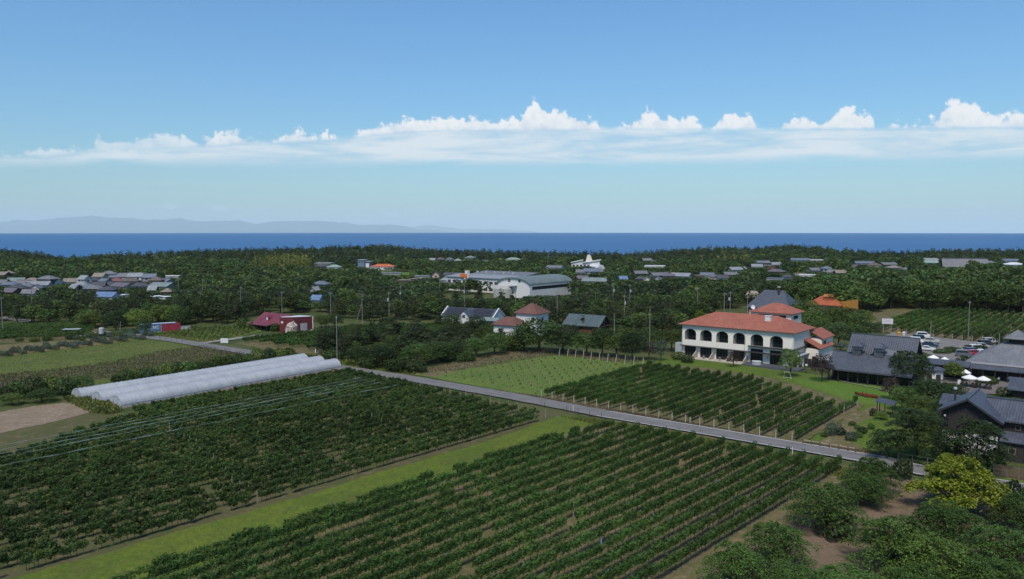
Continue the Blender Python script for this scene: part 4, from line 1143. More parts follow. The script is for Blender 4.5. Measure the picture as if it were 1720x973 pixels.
    g = MB(); g.box(L - .25, L - .2, .3, 5.2, .05, 3.4); g.build('porch_glazing', M_GLASS, t)
    # slanting privacy walls between the terraces
    for x in (4.75, 9.75, 14.6, 19.4):
        m = MB(); m.extrude_x([(-3.1, 0), (-.01, 0), (-.01, 2.1), (-.9, 2.1), (-3.1, .95)], x, x + .22); m.build('terrace_wall', M_STONE, t)
    for i, (x0, x1, m) in enumerate([(-.4, 19.5, M_STONE)]):
        box_obj('terrace', (x0, x1, -3.6, -.02, -.02, .30), m, t)
    box_obj('terrace', (19.65, L + 3.2, -4.6, -.02, -.02, .48), M_DECK, t)
    st = MB(); st.box(27.5, 30.5, -5.2, -4.62, 0, .32); st.box(27.5, 30.5, -5.8, -5.22, 0, .16); st.build('step', M_DECK, t)
    for x in (20.5, 25.0):
        m = MB(); m.box(x - .09, x + .09, -.14, -.01, 2.0, 2.35); m.build('wall_lamp', M_IRON, t)
    # roof
    r = MB(); r.hip(0, L, 0, D, ZE, 12.55, .75, .16, None, 0, 1); ro = r.build('roof', [M_TERRA, M_IRON], t)
    r0, r1, cs = r.ridge; rd = MB(); rd.tube([r0, r1], .14, 6)
    for q in (cs[0], cs[3]): rd.tube([q, r0], .12, 6)
    for q in (cs[1], cs[2]): rd.tube([q, r1], .12, 6)
    rd.build('ridge_tiles', M_TERRA2, ro)
    m = MB(); m.box(22.4, 23.9, 4.2, 5.5, 11.0, 12.7); m.box(22.3, 24.0, 4.1, 5.6, 12.7, 12.82); m.build('chimney', M_WHITE, ro)
    m = MB(); m.box(0, L, -.86, -.76, ZE - .14, ZE - .02); m.build('gutter', M_IRON, ro)
    for x in (.15, 18.6, L - .15):
        m = MB(); m.cyl(x, -.06, .3, ZE - .1, .05, n=6); m.build('drainpipe', M_ALU, t)
    # services box at the left end
    m = MB(); m.box(-2.6, -.3, 1.0, 3.0, 0, 3.6); m.build('services_cabinet', M_ALU, t)
    # stair block rising behind
    m = MB(); m.box(14.6, 25.6, 15.2, 23.5, 0, 12.6); up = m.build('upper_block', M_WALLW, t)
    for x0, x1 in ((16.2, 19.9), (20.3, 24.2)): box_obj('strip_window', (x0, x1, 15.12, 15.19, 11.0, 12.0), M_GLASS, up)
    box_obj('strip_window', (25.61, 25.68, 17.2, 20.6, 10.9, 11.8), M_GLASS, up)
    r = MB(); r.hip(14.6, 25.6, 15.2, 23.5, 12.6, 14.9, .7, .16, None, 0, 1); r2 = r.build('upper_roof', [M_TERRA, M_IRON], t)
    r0, r1, cs = r.ridge; rd = MB(); rd.tube([r0, r1], .13, 6)
    for q, s in ((cs[0], r0), (cs[3], r0), (cs[1], r1), (cs[2], r1)): rd.tube([q, s], .11, 6)
    rd.build('ridge_tiles', M_TERRA2, r2)
    # low wing on the right
    m = MB(); m.box(L + .02, L + 3.8, 8.2, 20, 0, 4.4); m.box(L + .02, L + 3.2, 12.5, 22, 4.4, 6.6); lw = m.build('wing', M_WALLW, t)
    box_obj('wing_door', (L + 2.2, L + 3.2, 8.12, 8.19, .1, 2.4), M_GLASS, lw)
    box_obj('wing_window', (L + 3.22, L + 3.29, 14, 16, 5.2, 6.0), M_GLASS, lw)
    m = MB()
    for (x1, y0, y1, ze, zr) in ((L + 3.8, 8.2, 20, 4.4, 6.6), (L + 3.2, 12.5, 22, 6.6, 8.6)):
        lo = [(L + .03, y0 - .4, zr), (x1 + .6, y0 - .4, ze), (x1 + .6, y1, ze), (L + .03, y1, zr)]
        m.hexa(lo, [(a, b_, c_ + .16) for a, b_, c_ in lo])
    m.build('wing_roof', M_TERRA, t)
    # covered hot tub and planting on the deck
    return A
HOTEL_A = hotel()
def at_hotel(x, y): return frame(HOTEL_A, x, y)
t = thing('tub', 'pale grey covered tub on the dark hotel deck', 'tub', (*at_hotel(23.2, -2.9), .48), RZ)
m = MB(); m.prism([(1.25 * math.cos(a), .95 * math.sin(a)) for a in np.linspace(0, 2 * math.pi, 14, endpoint=False)], 0, .8); m.build('shell', M_ALU, t)
m = MB(); m.prism([(1.32 * math.cos(a), 1.02 * math.sin(a)) for a in np.linspace(0, 2 * math.pi, 14, endpoint=False)], .8, .92); m.build('cover', M_WHITEROOF, t)
# little tables on the hotel terraces
for i, (x, wd) in enumerate([(7.6, 'second'), (12.4, 'third'), (17.2, 'fourth')]):
    t = thing('terrace_table', 'small pale table on the %s hotel terrace from the left' % wd, 'table', (*at_hotel(x, -1.9), .30), RZ, 'hotel terrace tables')
    m = MB(); m.cyl(0, 0, .68, .73, .42, n=12); m.build('table_top', M_ALU, t)
    m = MB(); m.cyl(0, 0, 0, .68, .05, n=6); m.cyl(0, 0, 0, .04, .28, n=10); m.build('leg', M_IRON, t)

# ------------------------------------------------------------------ steep slate roof behind the hotel
def slate_hall():
    a = at_top(1257, 516, 7.0)
    t = thing('slate_roofed_hall', 'pink-walled hall with steep dark slate roof behind the hotel', 'building', a, RZ)
    m = MB(); m.box(0, 15, 0, 12, 0, 7.2); m.build('wall', M_PINK, t)
    r = MB(); r.hip(0, 15, 0, 12, 7.2, 13.4, .8, .2, 4.6); ro = r.build('roof', M_SLATE2, t)
    m = MB(); m.cyl(9.8, 4.6, 10.5, 14.6, .45, n=10); m.build('flue', M_IRON, ro); m = MB(); m.cyl(9.8, 4.6, 14.6, 15.0, .6, n=10); m.build('flue_cap', M_ALU, ro)
    m = MB(); m.box(1.2, 3.6, -.06, -.005, 3.6, 6.2); m.build('window', M_GLASS, t)
    m = MB()
    for x in (0.1, 3.9, 6.0): m.box(x, x + .25, -.08, -.006, 0, 7.0)
    m.box(0, 6.3, -.09, -.007, 6.3, 6.6); m.build('timber_frame', M_DARKWOOD, t)
slate_hall()
t = thing('barn', 'small hut with tan gable roof behind the slate-roofed hall', 'hut', at_top(1255, 489, 6.5), RZ)
m = MB(); m.box(0, 8, 0, 5, 0, 4.4); m.build('wall', M_DARKWOOD, t); m = MB(); m.gable(0, 8, 0, 5, 4.4, 6.4, .7, .15); m.build('roof', plain('tan_roof', (0.26, 0.22, 0.18), .8, .15, .8), t)

# satellite dish on the hotel
t = thing('satellite_dish', 'white satellite dish on a pole behind the hotel roof', 'satellite dish', (*at_top(1264, 514, 13.0), 0), 0)
m = MB(); m.cyl(0, 0, 0, 12.4, .06, n=6); m.build('mast', M_ALU, t)
m = MB(); m.lathe([(.05, 0), (.4, .06), (.7, .2)], n=14); d = m.build('dish', M_WHITE, t); d.location = (0, -.15, 12.6); d.rotation_euler = (1.2, 0, .2)

# ------------------------------------------------------------------ orange-roofed pavilion
M_ORANGE = tile_mat('orange_roof', (0.34, 0.10, 0.045), 0.35, 0.25, 0.18, 0.7, 0.2)
M_OCHRE = plain('ochre_wall', (0.32, 0.155, 0.030), 0.8, 0.1, 0.7)
t = thing('orange_roofed_building', 'orange hip-roofed building with an ochre wing wall among the trees', 'building', at_top(1358, 511, 3.5), RZ)
m = MB(); m.box(0, 13, 0, 11, 0, 3.6); m.build('wall', M_PINK, t)
m = MB(); m.hip(0, 13, 0, 11, 3.6, 7.0, .8, .2, 4.5); m.build('roof', M_ORANGE, t)
m = MB(); m.box(5.5, 9.3, 2.5, 8.5, 5.2, 7.0); m.build('lantern', M_ORANGE, t); m = MB(); m.gable(5.5, 9.3, 2.5, 8.5, 7.0, 7.9, .3, .12); m.build('lantern_roof', plain('light_orange_roof', (0.42, 0.15, 0.055), .7, .1), t)
m = MB(); m.extrude_y([(12.2, 0), (20.0, 0), (20.0, 6.6), (12.2, 5.0)], 2.4, 2.8); m.build('wing_wall', M_OCHRE, t)

# ------------------------------------------------------------------ dark restaurant with two roof lanterns
REST = G(1386, 618, 3.2)
def rest(x, y): return frame(REST, x, y)
def restaurant():
    t = thing('restaurant', 'long dark restaurant with stepped slate roofs and two roof lanterns', 'restaurant', REST, RZ)
    L = 19.0
    m = MB(); m.box(.6, L - .6, 3.6, 17, 0, 4.5); m.box(.6, L - .6, 1.6, 3.5, 0, .35); m.build('wall', M_DARKWOOD, t)
    g = MB(); g.box(1.2, L - 1.2, 3.48, 3.55, .5, 3.4); gl = g.build('glazing', M_GLASS, t)
    f = MB()
    for x in np.linspace(1.2, L - 1.2, 17): f.box(x - .05, x + .05, 3.38, 3.47, .5, 3.4)
    f.box(1.2, L - 1.2, 3.38, 3.47, 2.4, 2.5); f.build('frame', M_DARKWOOD, gl)
    for x in np.linspace(.7, L - .7, 9):
        c = MB(); c.box(x - .12, x + .12, .5, .74, 0, 3.4); c.build('post', M_DARKWOOD, t)
    lo = [(0, -.3, 3.1), (L, -.3, 3.1), (L, 6.2, 6.4), (0, 6.2, 6.4)]
    r = MB(); r.hexa(lo, [(a, b_, c_ + .2) for a, b_, c_ in lo]); r.box(-.05, L + .05, -.45, -.31, 2.98, 3.14)
    rl = r.build('lower_roof', M_SLATE, t)
    m = MB(); m.box(.02, L - .02, 6.0, 6.4, 6.45, 6.65); m.build('ridge_cap', M_SLATE2, rl)
    y0, y1, zr, zb = 7.0, 17.0, 10.3, 4.9; ym = (y0 + y1) / 2
    r = MB(); r.gable(3.4, 16.9, y0, y1, zb, zr, .6, .22, ovx=.9); ru = r.build('upper_roof', M_SLATE2, t)
    m = MB(); m.box(2.5, 17.8, ym - .16, ym + .16, zr + .16, zr + .34); m.build('ridge_cap', M_SLATE2, ru)
    m = MB(); m.add([(3.6, y0, zb), (3.6, y1, zb), (3.6, ym, zr), (16.7, y0, zb), (16.7, y1, zb), (16.7, ym, zr)], [(0, 2, 1), (3, 4, 5), (0, 1, 4, 3)]); m.box(3.6, 16.7, y0, y1, 4.5, zb); m.build('gable_wall', M_DARKWOOD, t)
    m = MB(); m.box(16.8, 16.9, ym - 2.2, ym + 2.2, 5.0, 7.2); m.build('gable_screen', M_STONE, t)
    m = MB(); m.lathe([(.0, 0), (1.3, 0.0), (1.3, .12), (0, .12)], n=16); o = m.build('gable_opening', M_DARKWOOD, t); o.location = (16.86, ym + 1.0, 6.0); o.rotation_euler = (0, math.pi / 2, 0)
    for x in (5.6, 10.5):
        lt = MB(); lt.box(x - 1.0, x + 1.0, 5.0, 7.0, 5.5, 7.3); cu = lt.build('lantern', M_SLATE, t)
        f = MB()
        for a in (-1.02, -.36, .30, .96):
            f.box(x + a, x + a + .08, 4.93, 5.0, 7.5, 8.35); f.box(x + a, x + a + .08, 6.98, 7.05, 7.5, 8.35)
        f.box(x - 1.05, x + 1.05, 4.9, 5.02, 8.3, 8.42); f.box(x - 1.05, x + 1.05, 6.96, 7.08, 8.3, 8.42); f.box(x - 1.06, x - .98, 4.92, 7.06, 8.31, 8.41); f.build('lantern_frame', M_DARKWOOD, cu)
        g = MB(); g.box(x - .95, x + .95, 5.05, 6.9, 7.5, 8.3); g.build('lantern_pane', plain('pale_pane', (0.32, 0.33, 0.34), .3, .1), cu)
        r = MB(); r.hip(x - .95, x + .95, 5.0, 7.0, 8.42, 9.75, .6, .08, 1.58); r.build('lantern_roof', M_SLATE2, cu)
    # dormer between the lanterns
    lo = [(7.4, 6.45, 6.2), (14.5, 6.45, 6.2), (13.5, 8.8, 7.3), (10.6, 8.8, 7.5)]
    d = MB(); d.hexa(lo, [(a, b_, c_ + .18) for a, b_, c_ in lo]); d.build('dormer_roof', plain('pale_slate', (0.13, 0.14, 0.16), .6, .1), t)
restaurant()
# low round white annex with flat cap, right of the restaurant
t = thing('round_annex', 'low white round-walled annex with grey cap beside the restaurant', 'annex', (*G(1567, 642), 0), RZ)
m = MB(); m.lathe([(2.1, 0), (2.1, 2.9)], n=28); m.build('wall', M_WHITE, t, True)
m = MB(); m.lathe([(2.1, 2.88), (2.5, 2.88), (2.5, 3.15), (1.7, 3.6), (0, 3.75)], n=28); m.build('cap', M_SLATE2, t)
for a0, nm in ((-1.75, 'door'), (-.85, 'door')):
    m = MB(); m.box(-.55, .55, -.06, .06, .1, 2.2); o = m.build(nm, M_DARKWOOD, t); o.location = (2.12 * math.cos(a0), 2.12 * math.sin(a0), 0); o.rotation_euler = (0, 0, a0 + math.pi / 2)
m = MB(); m.box(-.1, .1, -.14, .14, 2.2, 2.45); o = m.build('wall_lamp', M_IRON, t); o.location = (2.2 * math.cos(-1.3), 2.2 * math.sin(-1.3), 0)
# covered walkway
t = thing('covered_walkway', 'covered walkway with dark roof between restaurant and pavilion', 'walkway', (*at_top(1553, 609, 3.6), 0), RZ)
m = MB(); lo = [(0, 0, 3.3), (9.5, 0, 3.3), (9.5, 3.0, 4.2), (0, 3.0, 4.2)]; m.hexa(lo, [(a, b_, c + .18) for a, b_, c in lo]); m.build('roof', M_SLATE, t)
for x in np.linspace(.3, 9.2, 5):
    m = MB(); m.box(x - .09, x + .09, .3, .48, 0, 3.35); m.build('post', M_DARKWOOD, t)
m = MB(); m.box(.2, 9.3, 2.6, 2.8, 0, 4.0); m.build('back_wall', M_DARKWOOD, t)

# ------------------------------------------------------------------ pyramid pavilion
def pavilion():
    a = G(1622, 606, 4.2)
    t = thing('pyramid_pavilion', 'low pavilion with weathered shingle pyramid roof and small cupola', 'pavilion', a, RZ)
    S = 19.0
    r = MB(); r.hip(0, S, 0, S, 4.2, 9.0, 0, .5, S / 2 - 1.6, 0, 1); ro = r.build('roof', [M_SHINGLE, plain('pale_fascia', (0.36, 0.35, 0.36), .6, .1)], t)
    m = MB(); m.box(S / 2 - 1.7, S / 2 + 1.7, S / 2 - 1.7, S / 2 + 1.7, 8.6, 9.6); cu = m.build('cupola', M_DARKWOOD, ro)
    m = MB(); m.hip(S / 2 - 1.7, S / 2 + 1.7, S / 2 - 1.7, S / 2 + 1.7, 9.6, 11.6, 1.0, .15, 2.6); m.build('cupola_roof', M_SHINGLE, ro)
    m = MB(); m.box(1.2, S - 1.2, 1.2, S - 1.2, 0, 3.75); m.build('wall', plain('dark_red_timber', (0.07, 0.03, 0.028), .8, .2, 1), t)
    g = MB(); g.box(2, 12, 1.12, 1.19, .4, 3.2); g.build('glazing', M_GLASS, t)
    lo = [(1.0, -2.4, 2.75), (14.5, -2.4, 2.75), (14.5, 1.1, 3.7), (1.0, 1.1, 3.7)]
    m = MB(); m.hexa(lo, [(p[0], p[1], p[2] + .16) for p in lo]); aw = m.build('awning', M_SLATE, t)
    for x in np.linspace(1.4, 14.2, 6):
        m = MB(); m.box(x - .1, x + .1, -2.1, -1.9, 0, 2.8); m.build('post', M_DARKWOOD, t)
    m = MB(); m.box(14.6, 15.6, -2.3, -2.2, 2.2, 2.9); m.build('flag', plain('pink_cloth', (0.5, 0.12, 0.14), .8, .1), t)
pavilion()
# low dark roofs beside the courtyard at the frame edge
t = thing('dark_shed', 'low dark shed roof at the right edge beside the courtyard', 'shed', (*at_top(1697, 652, 3.0), 0), RZ)
m = MB(); m.box(.4, 14, .5, 6, 0, 2.8); m.build('wall', M_DARKWOOD, t); m = MB(); m.gable(0, 14, 0, 6.5, 2.9, 4.6, .5, .16); m.build('roof', M_SLATE2, t)
t = thing('dark_shed', 'small flat dark canopy roof above the courtyard terrace', 'shed', (*at_top(1692, 636, 2.8), 0), RZ)
m = MB(); m.box(0, 8, 0, 3, 2.6, 2.85); m.build('roof', M_SLATE2, t)
for x in (.3, 7.5):
    m = MB(); m.box(x, x + .2, .3, .5, 0, 2.6); m.build('post', M_DARKWOOD, t)

# ------------------------------------------------------------------ dark gabled house at the lower right
def gabled_house():
    ap = G(1625, 671, 9.2)                                    # front apex of the roof
    t = thing('gabled_house', 'dark-shingled gabled house with slate roof and white lower wall', 'house', ap, RZ)
    zr, xl, zl, xr, zR, D = 9.0, -4.3, 6.6, 5.0, 5.8, 10.0    # gable faces the lane, ridge runs away from it
    m = MB(); m.extrude_y([(xl + .7, 0), (xr - .7, 0), (xr - .7, zR + .35), (0, zr - .05), (xl + .7, zl + .3)], .9, D); m.build('wall', M_DARKSHING, t)
    for x0, z0 in ((xl, zl), (xr, zR)):
        lo = [(x0, 0, z0), (0, 0, zr), (0, D + .5, zr), (x0, D + .5, z0)]
        if x0 > 0: lo = [lo[1], lo[0], lo[3], lo[2]]
        r = MB(); r.hexa(lo, [(p[0], p[1], p[2] + .24) for p in lo]); ro = r.build('roof', M_SLATE2, t)
        e = MB(); e.bar((x0, -.06, z0 + .1), (0, -.06, zr + .12), .1, .3); e.build('bargeboard', M_IRON, ro)
    m = MB(); m.box(-.18, .18, -.08, D + .55, zr + .2, zr + .42); m.build('ridge_cap', M_SLATE2, ro)
    m = MB(); m.box(-.5, -.1, .80, .895, 7.0, 7.5); m.build('vent', M_IRON, t)
    m = MB(); m.box(xl + .75, xr - .75, .78, .894, .5, 3.6); m.build('white_wall', M_WHITE, t)
    m = MB(); m.box(xl + .6, xr - .6, .7, .893, 0, .5); m.build('plinth', M_DARKWOOD, t)
    m = MB(); m.box(-3.4, -2.7, .80, .895, 4.4, 5.5); m.build('window', M_GLASS, t)
    for x, z in ((-3.2, 5.9), (3.2, 5.6)):
        m = MB(); m.lathe([(0, 0), (.15, .02), (.15, .26), (0, .3)], n=10); o = m.build('lamp', M_WHITE, t); o.location = (x, .65, z)
    # right wing with its ridge across, lean-to below
    lo = [(1.6, 2.6, 5.8), (26, 2.6, 5.8), (26, 8.0, 8.2), (1.6, 8.0, 8.2)]
    r = MB(); r.hexa(lo, [(p[0], p[1], p[2] + .25) for p in lo])
    lo2 = [(1.6, 8.0, 8.2), (26, 8.0, 8.2), (26, 13.4, 5.8), (1.6, 13.4, 5.8)]
    r.hexa(lo2, [(p[0], p[1], p[2] + .25) for p in lo2]); rw = r.build('wing_roof', M_SLATE, t)
    m = MB(); m.box(1.6, 26, 7.8, 8.2, 8.4, 8.65); m.build('ridge_cap', M_SLATE2, rw)
    m = MB(); m.box(xr - .68, 25.5, 3.3, 12.8, 0, 5.85); m.build('wing_wall', M_DARKSHING, t)
    lo = [(xr - .5, .6, 3.0), (26, .6, 3.0), (26, 3.29, 4.1), (xr - .5, 3.29, 4.1)]
    r = MB(); r.hexa(lo, [(p[0], p[1], p[2] + .18) for p in lo]); r.build('lean_to_roof', M_SLATE2, t)
    m = MB(); m.box(xr - .4, 25.5, 1.0, 3.28, 0, 3.05); m.build('lean_to_wall', M_DARKSHING, t)
    for x, y, z, w in ((6.6, 3.29, 4.6, .8), (6.2, .99, 1.2, 1.0), (11, 3.29, 4.6, .8), (11, .99, 1.2, 1.0)):
        f = MB(); f.box(x - w / 2, x + w / 2, y - .06, y - .003, z, z + w); f = f.build('window', plain('tan_frame', (.22, .15, .1), .7, .1), t)
        g = MB(); g.box(x - w / 2 + .1, x + w / 2 - .1, y - .08, y - .062, z + .1, z + w - .1); g.build('pane', M_GLASS, f)
    # small rear roof and flue on the left
    lo = [(-5.2, 6.2, 6.6), (-2.4, 6.2, 6.6), (-2.4, 9.6, 7.8), (-5.2, 9.6, 7.8)]
    r = MB(); r.hexa(lo, [(p[0], p[1], p[2] + .2) for p in lo]); r.build('rear_roof', M_SLATE2, t)
    m = MB(); m.box(-4.9, -3.7, 6.5, 9.8, 0, 6.6); m.build('rear_wall', M_DARKSHING, t)
    m = MB(); m.cyl(-2.6, 5.2, 6.6, 9.7, .17, n=8); fl = m.build('flue', M_IRON, t); m = MB(); m.lathe([(0, 9.7), (.3, 9.7), (.26, 10.0), (0, 10.1)], -2.6, 5.2, 10); m.build('flue_cap', M_ALU, fl)
gabled_house()

# ------------------------------------------------------------------ far houses
KEEP = []                               # (x0, y0, x1, y1, distance): what the woods must leave open to view
def keep(px0, py0, px1, py1, d): KEEP.append((px0, py0, px1, py1, d))
FOOT = []                               # (x, y, radius) footprints the woods avoid
RC = {'grey': (0.150, 0.155, 0.165), 'dark': (0.065, 0.068, 0.080), 'blue': (0.125, 0.150, 0.190), 'pale': (0.235, 0.250, 0.265), 'tan': (0.220, 0.190, 0.155), 'brown': (0.125, 0.098, 0.090), 'red': (0.19, 0.085, 0.080),
      'green': (0.24, 0.32, 0.27), 'white': (0.60, 0.62, 0.64), 'azure': (0.12, 0.19, 0.32), 'orange': (0.48, 0.14, 0.06), 'violet': (0.125, 0.112, 0.130), 'seagreen': (0.18, 0.22, 0.21)}
WC = {'white': (0.52, 0.52, 0.50), 'beige': (0.42, 0.37, 0.30), 'wood': (0.12, 0.085, 0.065), 'grey': (0.30, 0.30, 0.30), 'dark': (0.05, 0.048, 0.05), 'pink': (0.48, 0.34, 0.27), 'blue': (0.12, 0.18, 0.26), 'brick': (0.20, 0.08, 0.06)}
RN = {'grey': 'grey-tiled', 'dark': 'dark-roofed', 'blue': 'blue-grey roofed', 'pale': 'pale grey roofed', 'tan': 'tan-roofed', 'brown': 'brown-roofed', 'red': 'dull red roofed', 'green': 'pale green roofed', 'white': 'white-roofed',
      'azure': 'bright blue roofed', 'orange': 'orange-roofed', 'violet': 'purplish grey roofed', 'seagreen': 'grey-green roofed'}
def roof_m(c): return tile_mat('roof_' + c, RC[c], 0.55, 0.35, 0.16, 0.6, 0.35)
def wall_m(c): return plain('wall_' + c, WC[c], 0.8, 0.10, 0.5, dirt=.15)
hr = random.Random(77)
def far_house(px, py, wpx, st=1, rf='g', rc='grey', wc='grey', yaw=None, zone='', name='house', dep=None, label=None, group=None):
    """house whose ridge is seen at (px, py); wpx its width in photograph pixels"""
    zr, ze = (7.6, 5.6) if st == 2 else (5.2, 3.4)
    if rf == 'f': zr = ze + .3
    p = at_top(px, py, zr); d = p[1]
    w = max(4.0, wpx * d / FPX * (1.12 if rf != 'e' else 1.0)); dp = dep or min(9.5, max(4.5, w * hr.uniform(.6, .8)))
    yaw = hr.choice((-.5, -.3, -.12, .05, .2)) if yaw is None else RZ * 0 + yaw
    if rf == 'e': w, dp = dp, w                               # gable end towards us
    t = thing(name, label, 'house', p, yaw + (math.pi / 2 if rf == 'e' and False else 0), group)
    zz = float(ground_z(*p)); t.location.z = zz
    x0, x1, y0, y1 = -w / 2, w / 2, -dp / 2, dp / 2
    m = MB(); m.box(x0, x1, y0, y1, 0, ze)
    ov = .55
    r = MB()
    if rf == 'g':
        r.gable(x0, x1, y0, y1, ze, zr, ov, .18)
        for xx in (x0, x1): m.add([(xx, y0, ze), (xx, y1, ze), (xx, 0, zr)], [(0, 1, 2)])
    elif rf == 'e':
        r.gable(y0, y1, x0, x1, ze, zr, ov, .18)
        r.v = [(-b_, a, c) for a, b_, c in r.v]
        for yy in (y0, y1): m.add([(x0, yy, ze), (x1, yy, ze), (0, yy, zr)], [(0, 1, 2)])
    elif rf == 'h': r.hip(x0, x1, y0, y1, ze, zr, ov, .18)
    else: r.box(x0 - .3, x1 + .3, y0 - .3, y1 + .3, ze, ze + .3)
    m.build('wall', wall_m(wc), t); ro = r.build('roof', roof_m(rc), t)
    if rf in 'gh' and w > 6:                                   # ridge tiles, and a lower eave roof under upper storeys
        q = MB(); l2 = w / 2 - (min(w, dp) / 2 if rf == 'h' else -.4); l2 = max(.6, l2); q.box(-l2, l2, -.18, .18, zr + .1, zr + .36); q.build('ridge_cap', roof_m('dark' if rc in ('grey', 'violet', 'blue') else rc), ro)
    if st == 2 and rf != 'f':
        q = MB(); lo = [(x0 - .6, y0 - 1.3, 2.7), (x1 + .6, y0 - 1.3, 2.7), (x1 + .6, y0 - .01, 3.25), (x0 - .6, y0 - .01, 3.25)]; q.hexa(lo, [(a, b_, c + .14) for a, b_, c in lo]); q.build('eave_roof', roof_m(rc), t)
    n = max(1, min(4, int(w / 3)))
    for s in range(st):
        for k in range(n):
            window(t, x0 + w * (k + .5) / n, y0 - .004, .9 + 2.75 * s, min(1.7, w / n * .6), 1.25)
    if w > 5 and st >= 1: window(t, x1 + .004, 0, .9 + 2.75 * (st - 1), 1.3, 1.2, 'r')
    FOOT.append((p[0], p[1], max(w, dp) * .62))
    ey = W(p[0], p[1], ze - 1.0)[1]
    if wpx > 12: keep(px - wpx / 2 - 1, py - 1, px + wpx / 2 + 1, ey, d)
    else: keep(px - wpx / 2, py - 1, px + wpx / 2, W(p[0], p[1], ze)[1], d)
    return t
# px, py of the ridge, width px, storeys, roof form, roof colour, wall colour
VILLAGE_L = [(5, 457, 20, 1, 'g', 'tan', 'wood'), (15, 455, 16, 1, 'h', 'tan', 'grey'), (3, 470, 20, 1, 'g', 'grey', 'wood'), (28, 467, 22, 1, 'g', 'seagreen', 'grey'), (18, 473, 24, 1, 'h', 'blue', 'grey'), (40, 471, 18, 1, 'g', 'grey', 'wood'),
    (55, 467, 24, 1, 'h', 'tan', 'dark'), (30, 478, 26, 1, 'h', 'dark', 'grey'), (47, 476, 28, 1, 'h', 'grey', 'wood'), (67, 473, 28, 1, 'g', 'pale', 'grey'), (61, 478, 18, 1, 'e', 'grey', 'white'), (81, 463, 26, 2, 'h', 'grey', 'dark'), (92, 469, 22, 1, 'g', 'grey', 'white'),
    (20, 484, 22, 1, 'g', 'violet', 'wood'), (50, 486, 18, 1, 'g', 'grey', 'beige'), (112, 472, 13, 1, 'f', 'tan', 'white'), (122, 468, 22, 1, 'g', 'tan', 'white'), (142, 463, 16, 2, 'g', 'pale', 'white'), (137, 473, 20, 1, 'h', 'pale', 'grey'), (127, 478, 15, 1, 'g', 'pale', 'dark'),
    (151, 477, 26, 1, 'h', 'blue', 'wood'), (183, 455, 20, 2, 'h', 'grey', 'beige'), (168, 459, 16, 2, 'g', 'tan', 'beige'), (156, 466, 20, 1, 'h', 'dark', 'wood'), (177, 468, 16, 1, 'g', 'blue', 'grey'), (194, 461, 20, 1, 'g', 'blue', 'grey'), (197, 467, 20, 1, 'h', 'red', 'brick'),
    (211, 459, 18, 2, 'g', 'grey', 'beige'), (229, 459, 20, 2, 'g', 'pale', 'white'), (217, 467, 26, 1, 'h', 'brown', 'beige'), (166, 474, 18, 1, 'g', 'dark', 'wood'), (187, 473, 20, 1, 'h', 'dark', 'beige'), (159, 479, 24, 1, 'h', 'grey', 'wood'), (181, 481, 22, 1, 'h', 'dark', 'wood'),
    (207, 475, 32, 1, 'g', 'violet', 'beige'), (236, 475, 26, 1, 'h', 'dark', 'grey'), (246, 465, 24, 1, 'h', 'brown', 'wood'), (252, 460, 17, 2, 'g', 'blue', 'grey'), (263, 465, 18, 2, 'h', 'brown', 'brick'), (278, 468, 24, 1, 'g', 'blue', 'grey'), (274, 475, 32, 1, 'g', 'seagreen', 'grey'),
    (290, 463, 22, 1, 'f', 'white', 'grey'), (257, 481, 10, 1, 'g', 'pale', 'blue'), (281, 484, 14, 1, 'h', 'tan', 'wood'), (205, 495, 9, 1, 'f', 'white', 'white'), (264, 497, 9, 1, 'f', 'white', 'white'), (279, 498, 12, 1, 'f', 'white', 'white')]
MID = [(546, 441, 28, 1, 'f', 'pale', 'grey'), (542, 444, 20, 1, 'h', 'dark', 'wood'), (562, 445, 20, 1, 'h', 'green', 'white'), (657, 458, 30, 1, 'f', 'grey', 'grey'), (540, 472, 24, 1, 'h', 'blue', 'grey'), (529, 482, 10, 1, 'e', 'pale', 'grey'), (533, 496, 14, 1, 'g', 'azure', 'white'),
    (677, 470, 20, 1, 'f', 'tan', 'wood'), (694, 468, 11, 1, 'f', 'tan', 'wood'), (710, 463, 22, 1, 'f', 'pale', 'grey'), (732, 456, 15, 2, 'e', 'dark', 'pink'), (757, 458, 20, 1, 'g', 'dark', 'grey'), (771, 459, 14, 1, 'g', 'violet', 'wood'),
    (779, 463, 36, 1, 'f', 'tan', 'pink'), (750, 466, 17, 1, 'h', 'pale', 'white'), (806, 459, 14, 1, 'e', 'pale', 'white'), (823, 459, 20, 1, 'g', 'dark', 'wood'), (835, 465, 16, 1, 'f', 'white', 'grey'), (727, 434, 10, 1, 'g', 'pale', 'grey'), (740, 433, 13, 1, 'h', 'brown', 'wood'), (755, 433, 11, 1, 'h', 'blue', 'white'),
    (769, 435, 10, 1, 'h', 'green', 'white'), (790, 430, 14, 1, 'h', 'seagreen', 'grey'), (815, 437, 9, 1, 'f', 'pale', 'grey'), (862, 433, 22, 1, 'h', 'green', 'beige'), (933, 446, 24, 1, 'g', 'grey', 'white')]
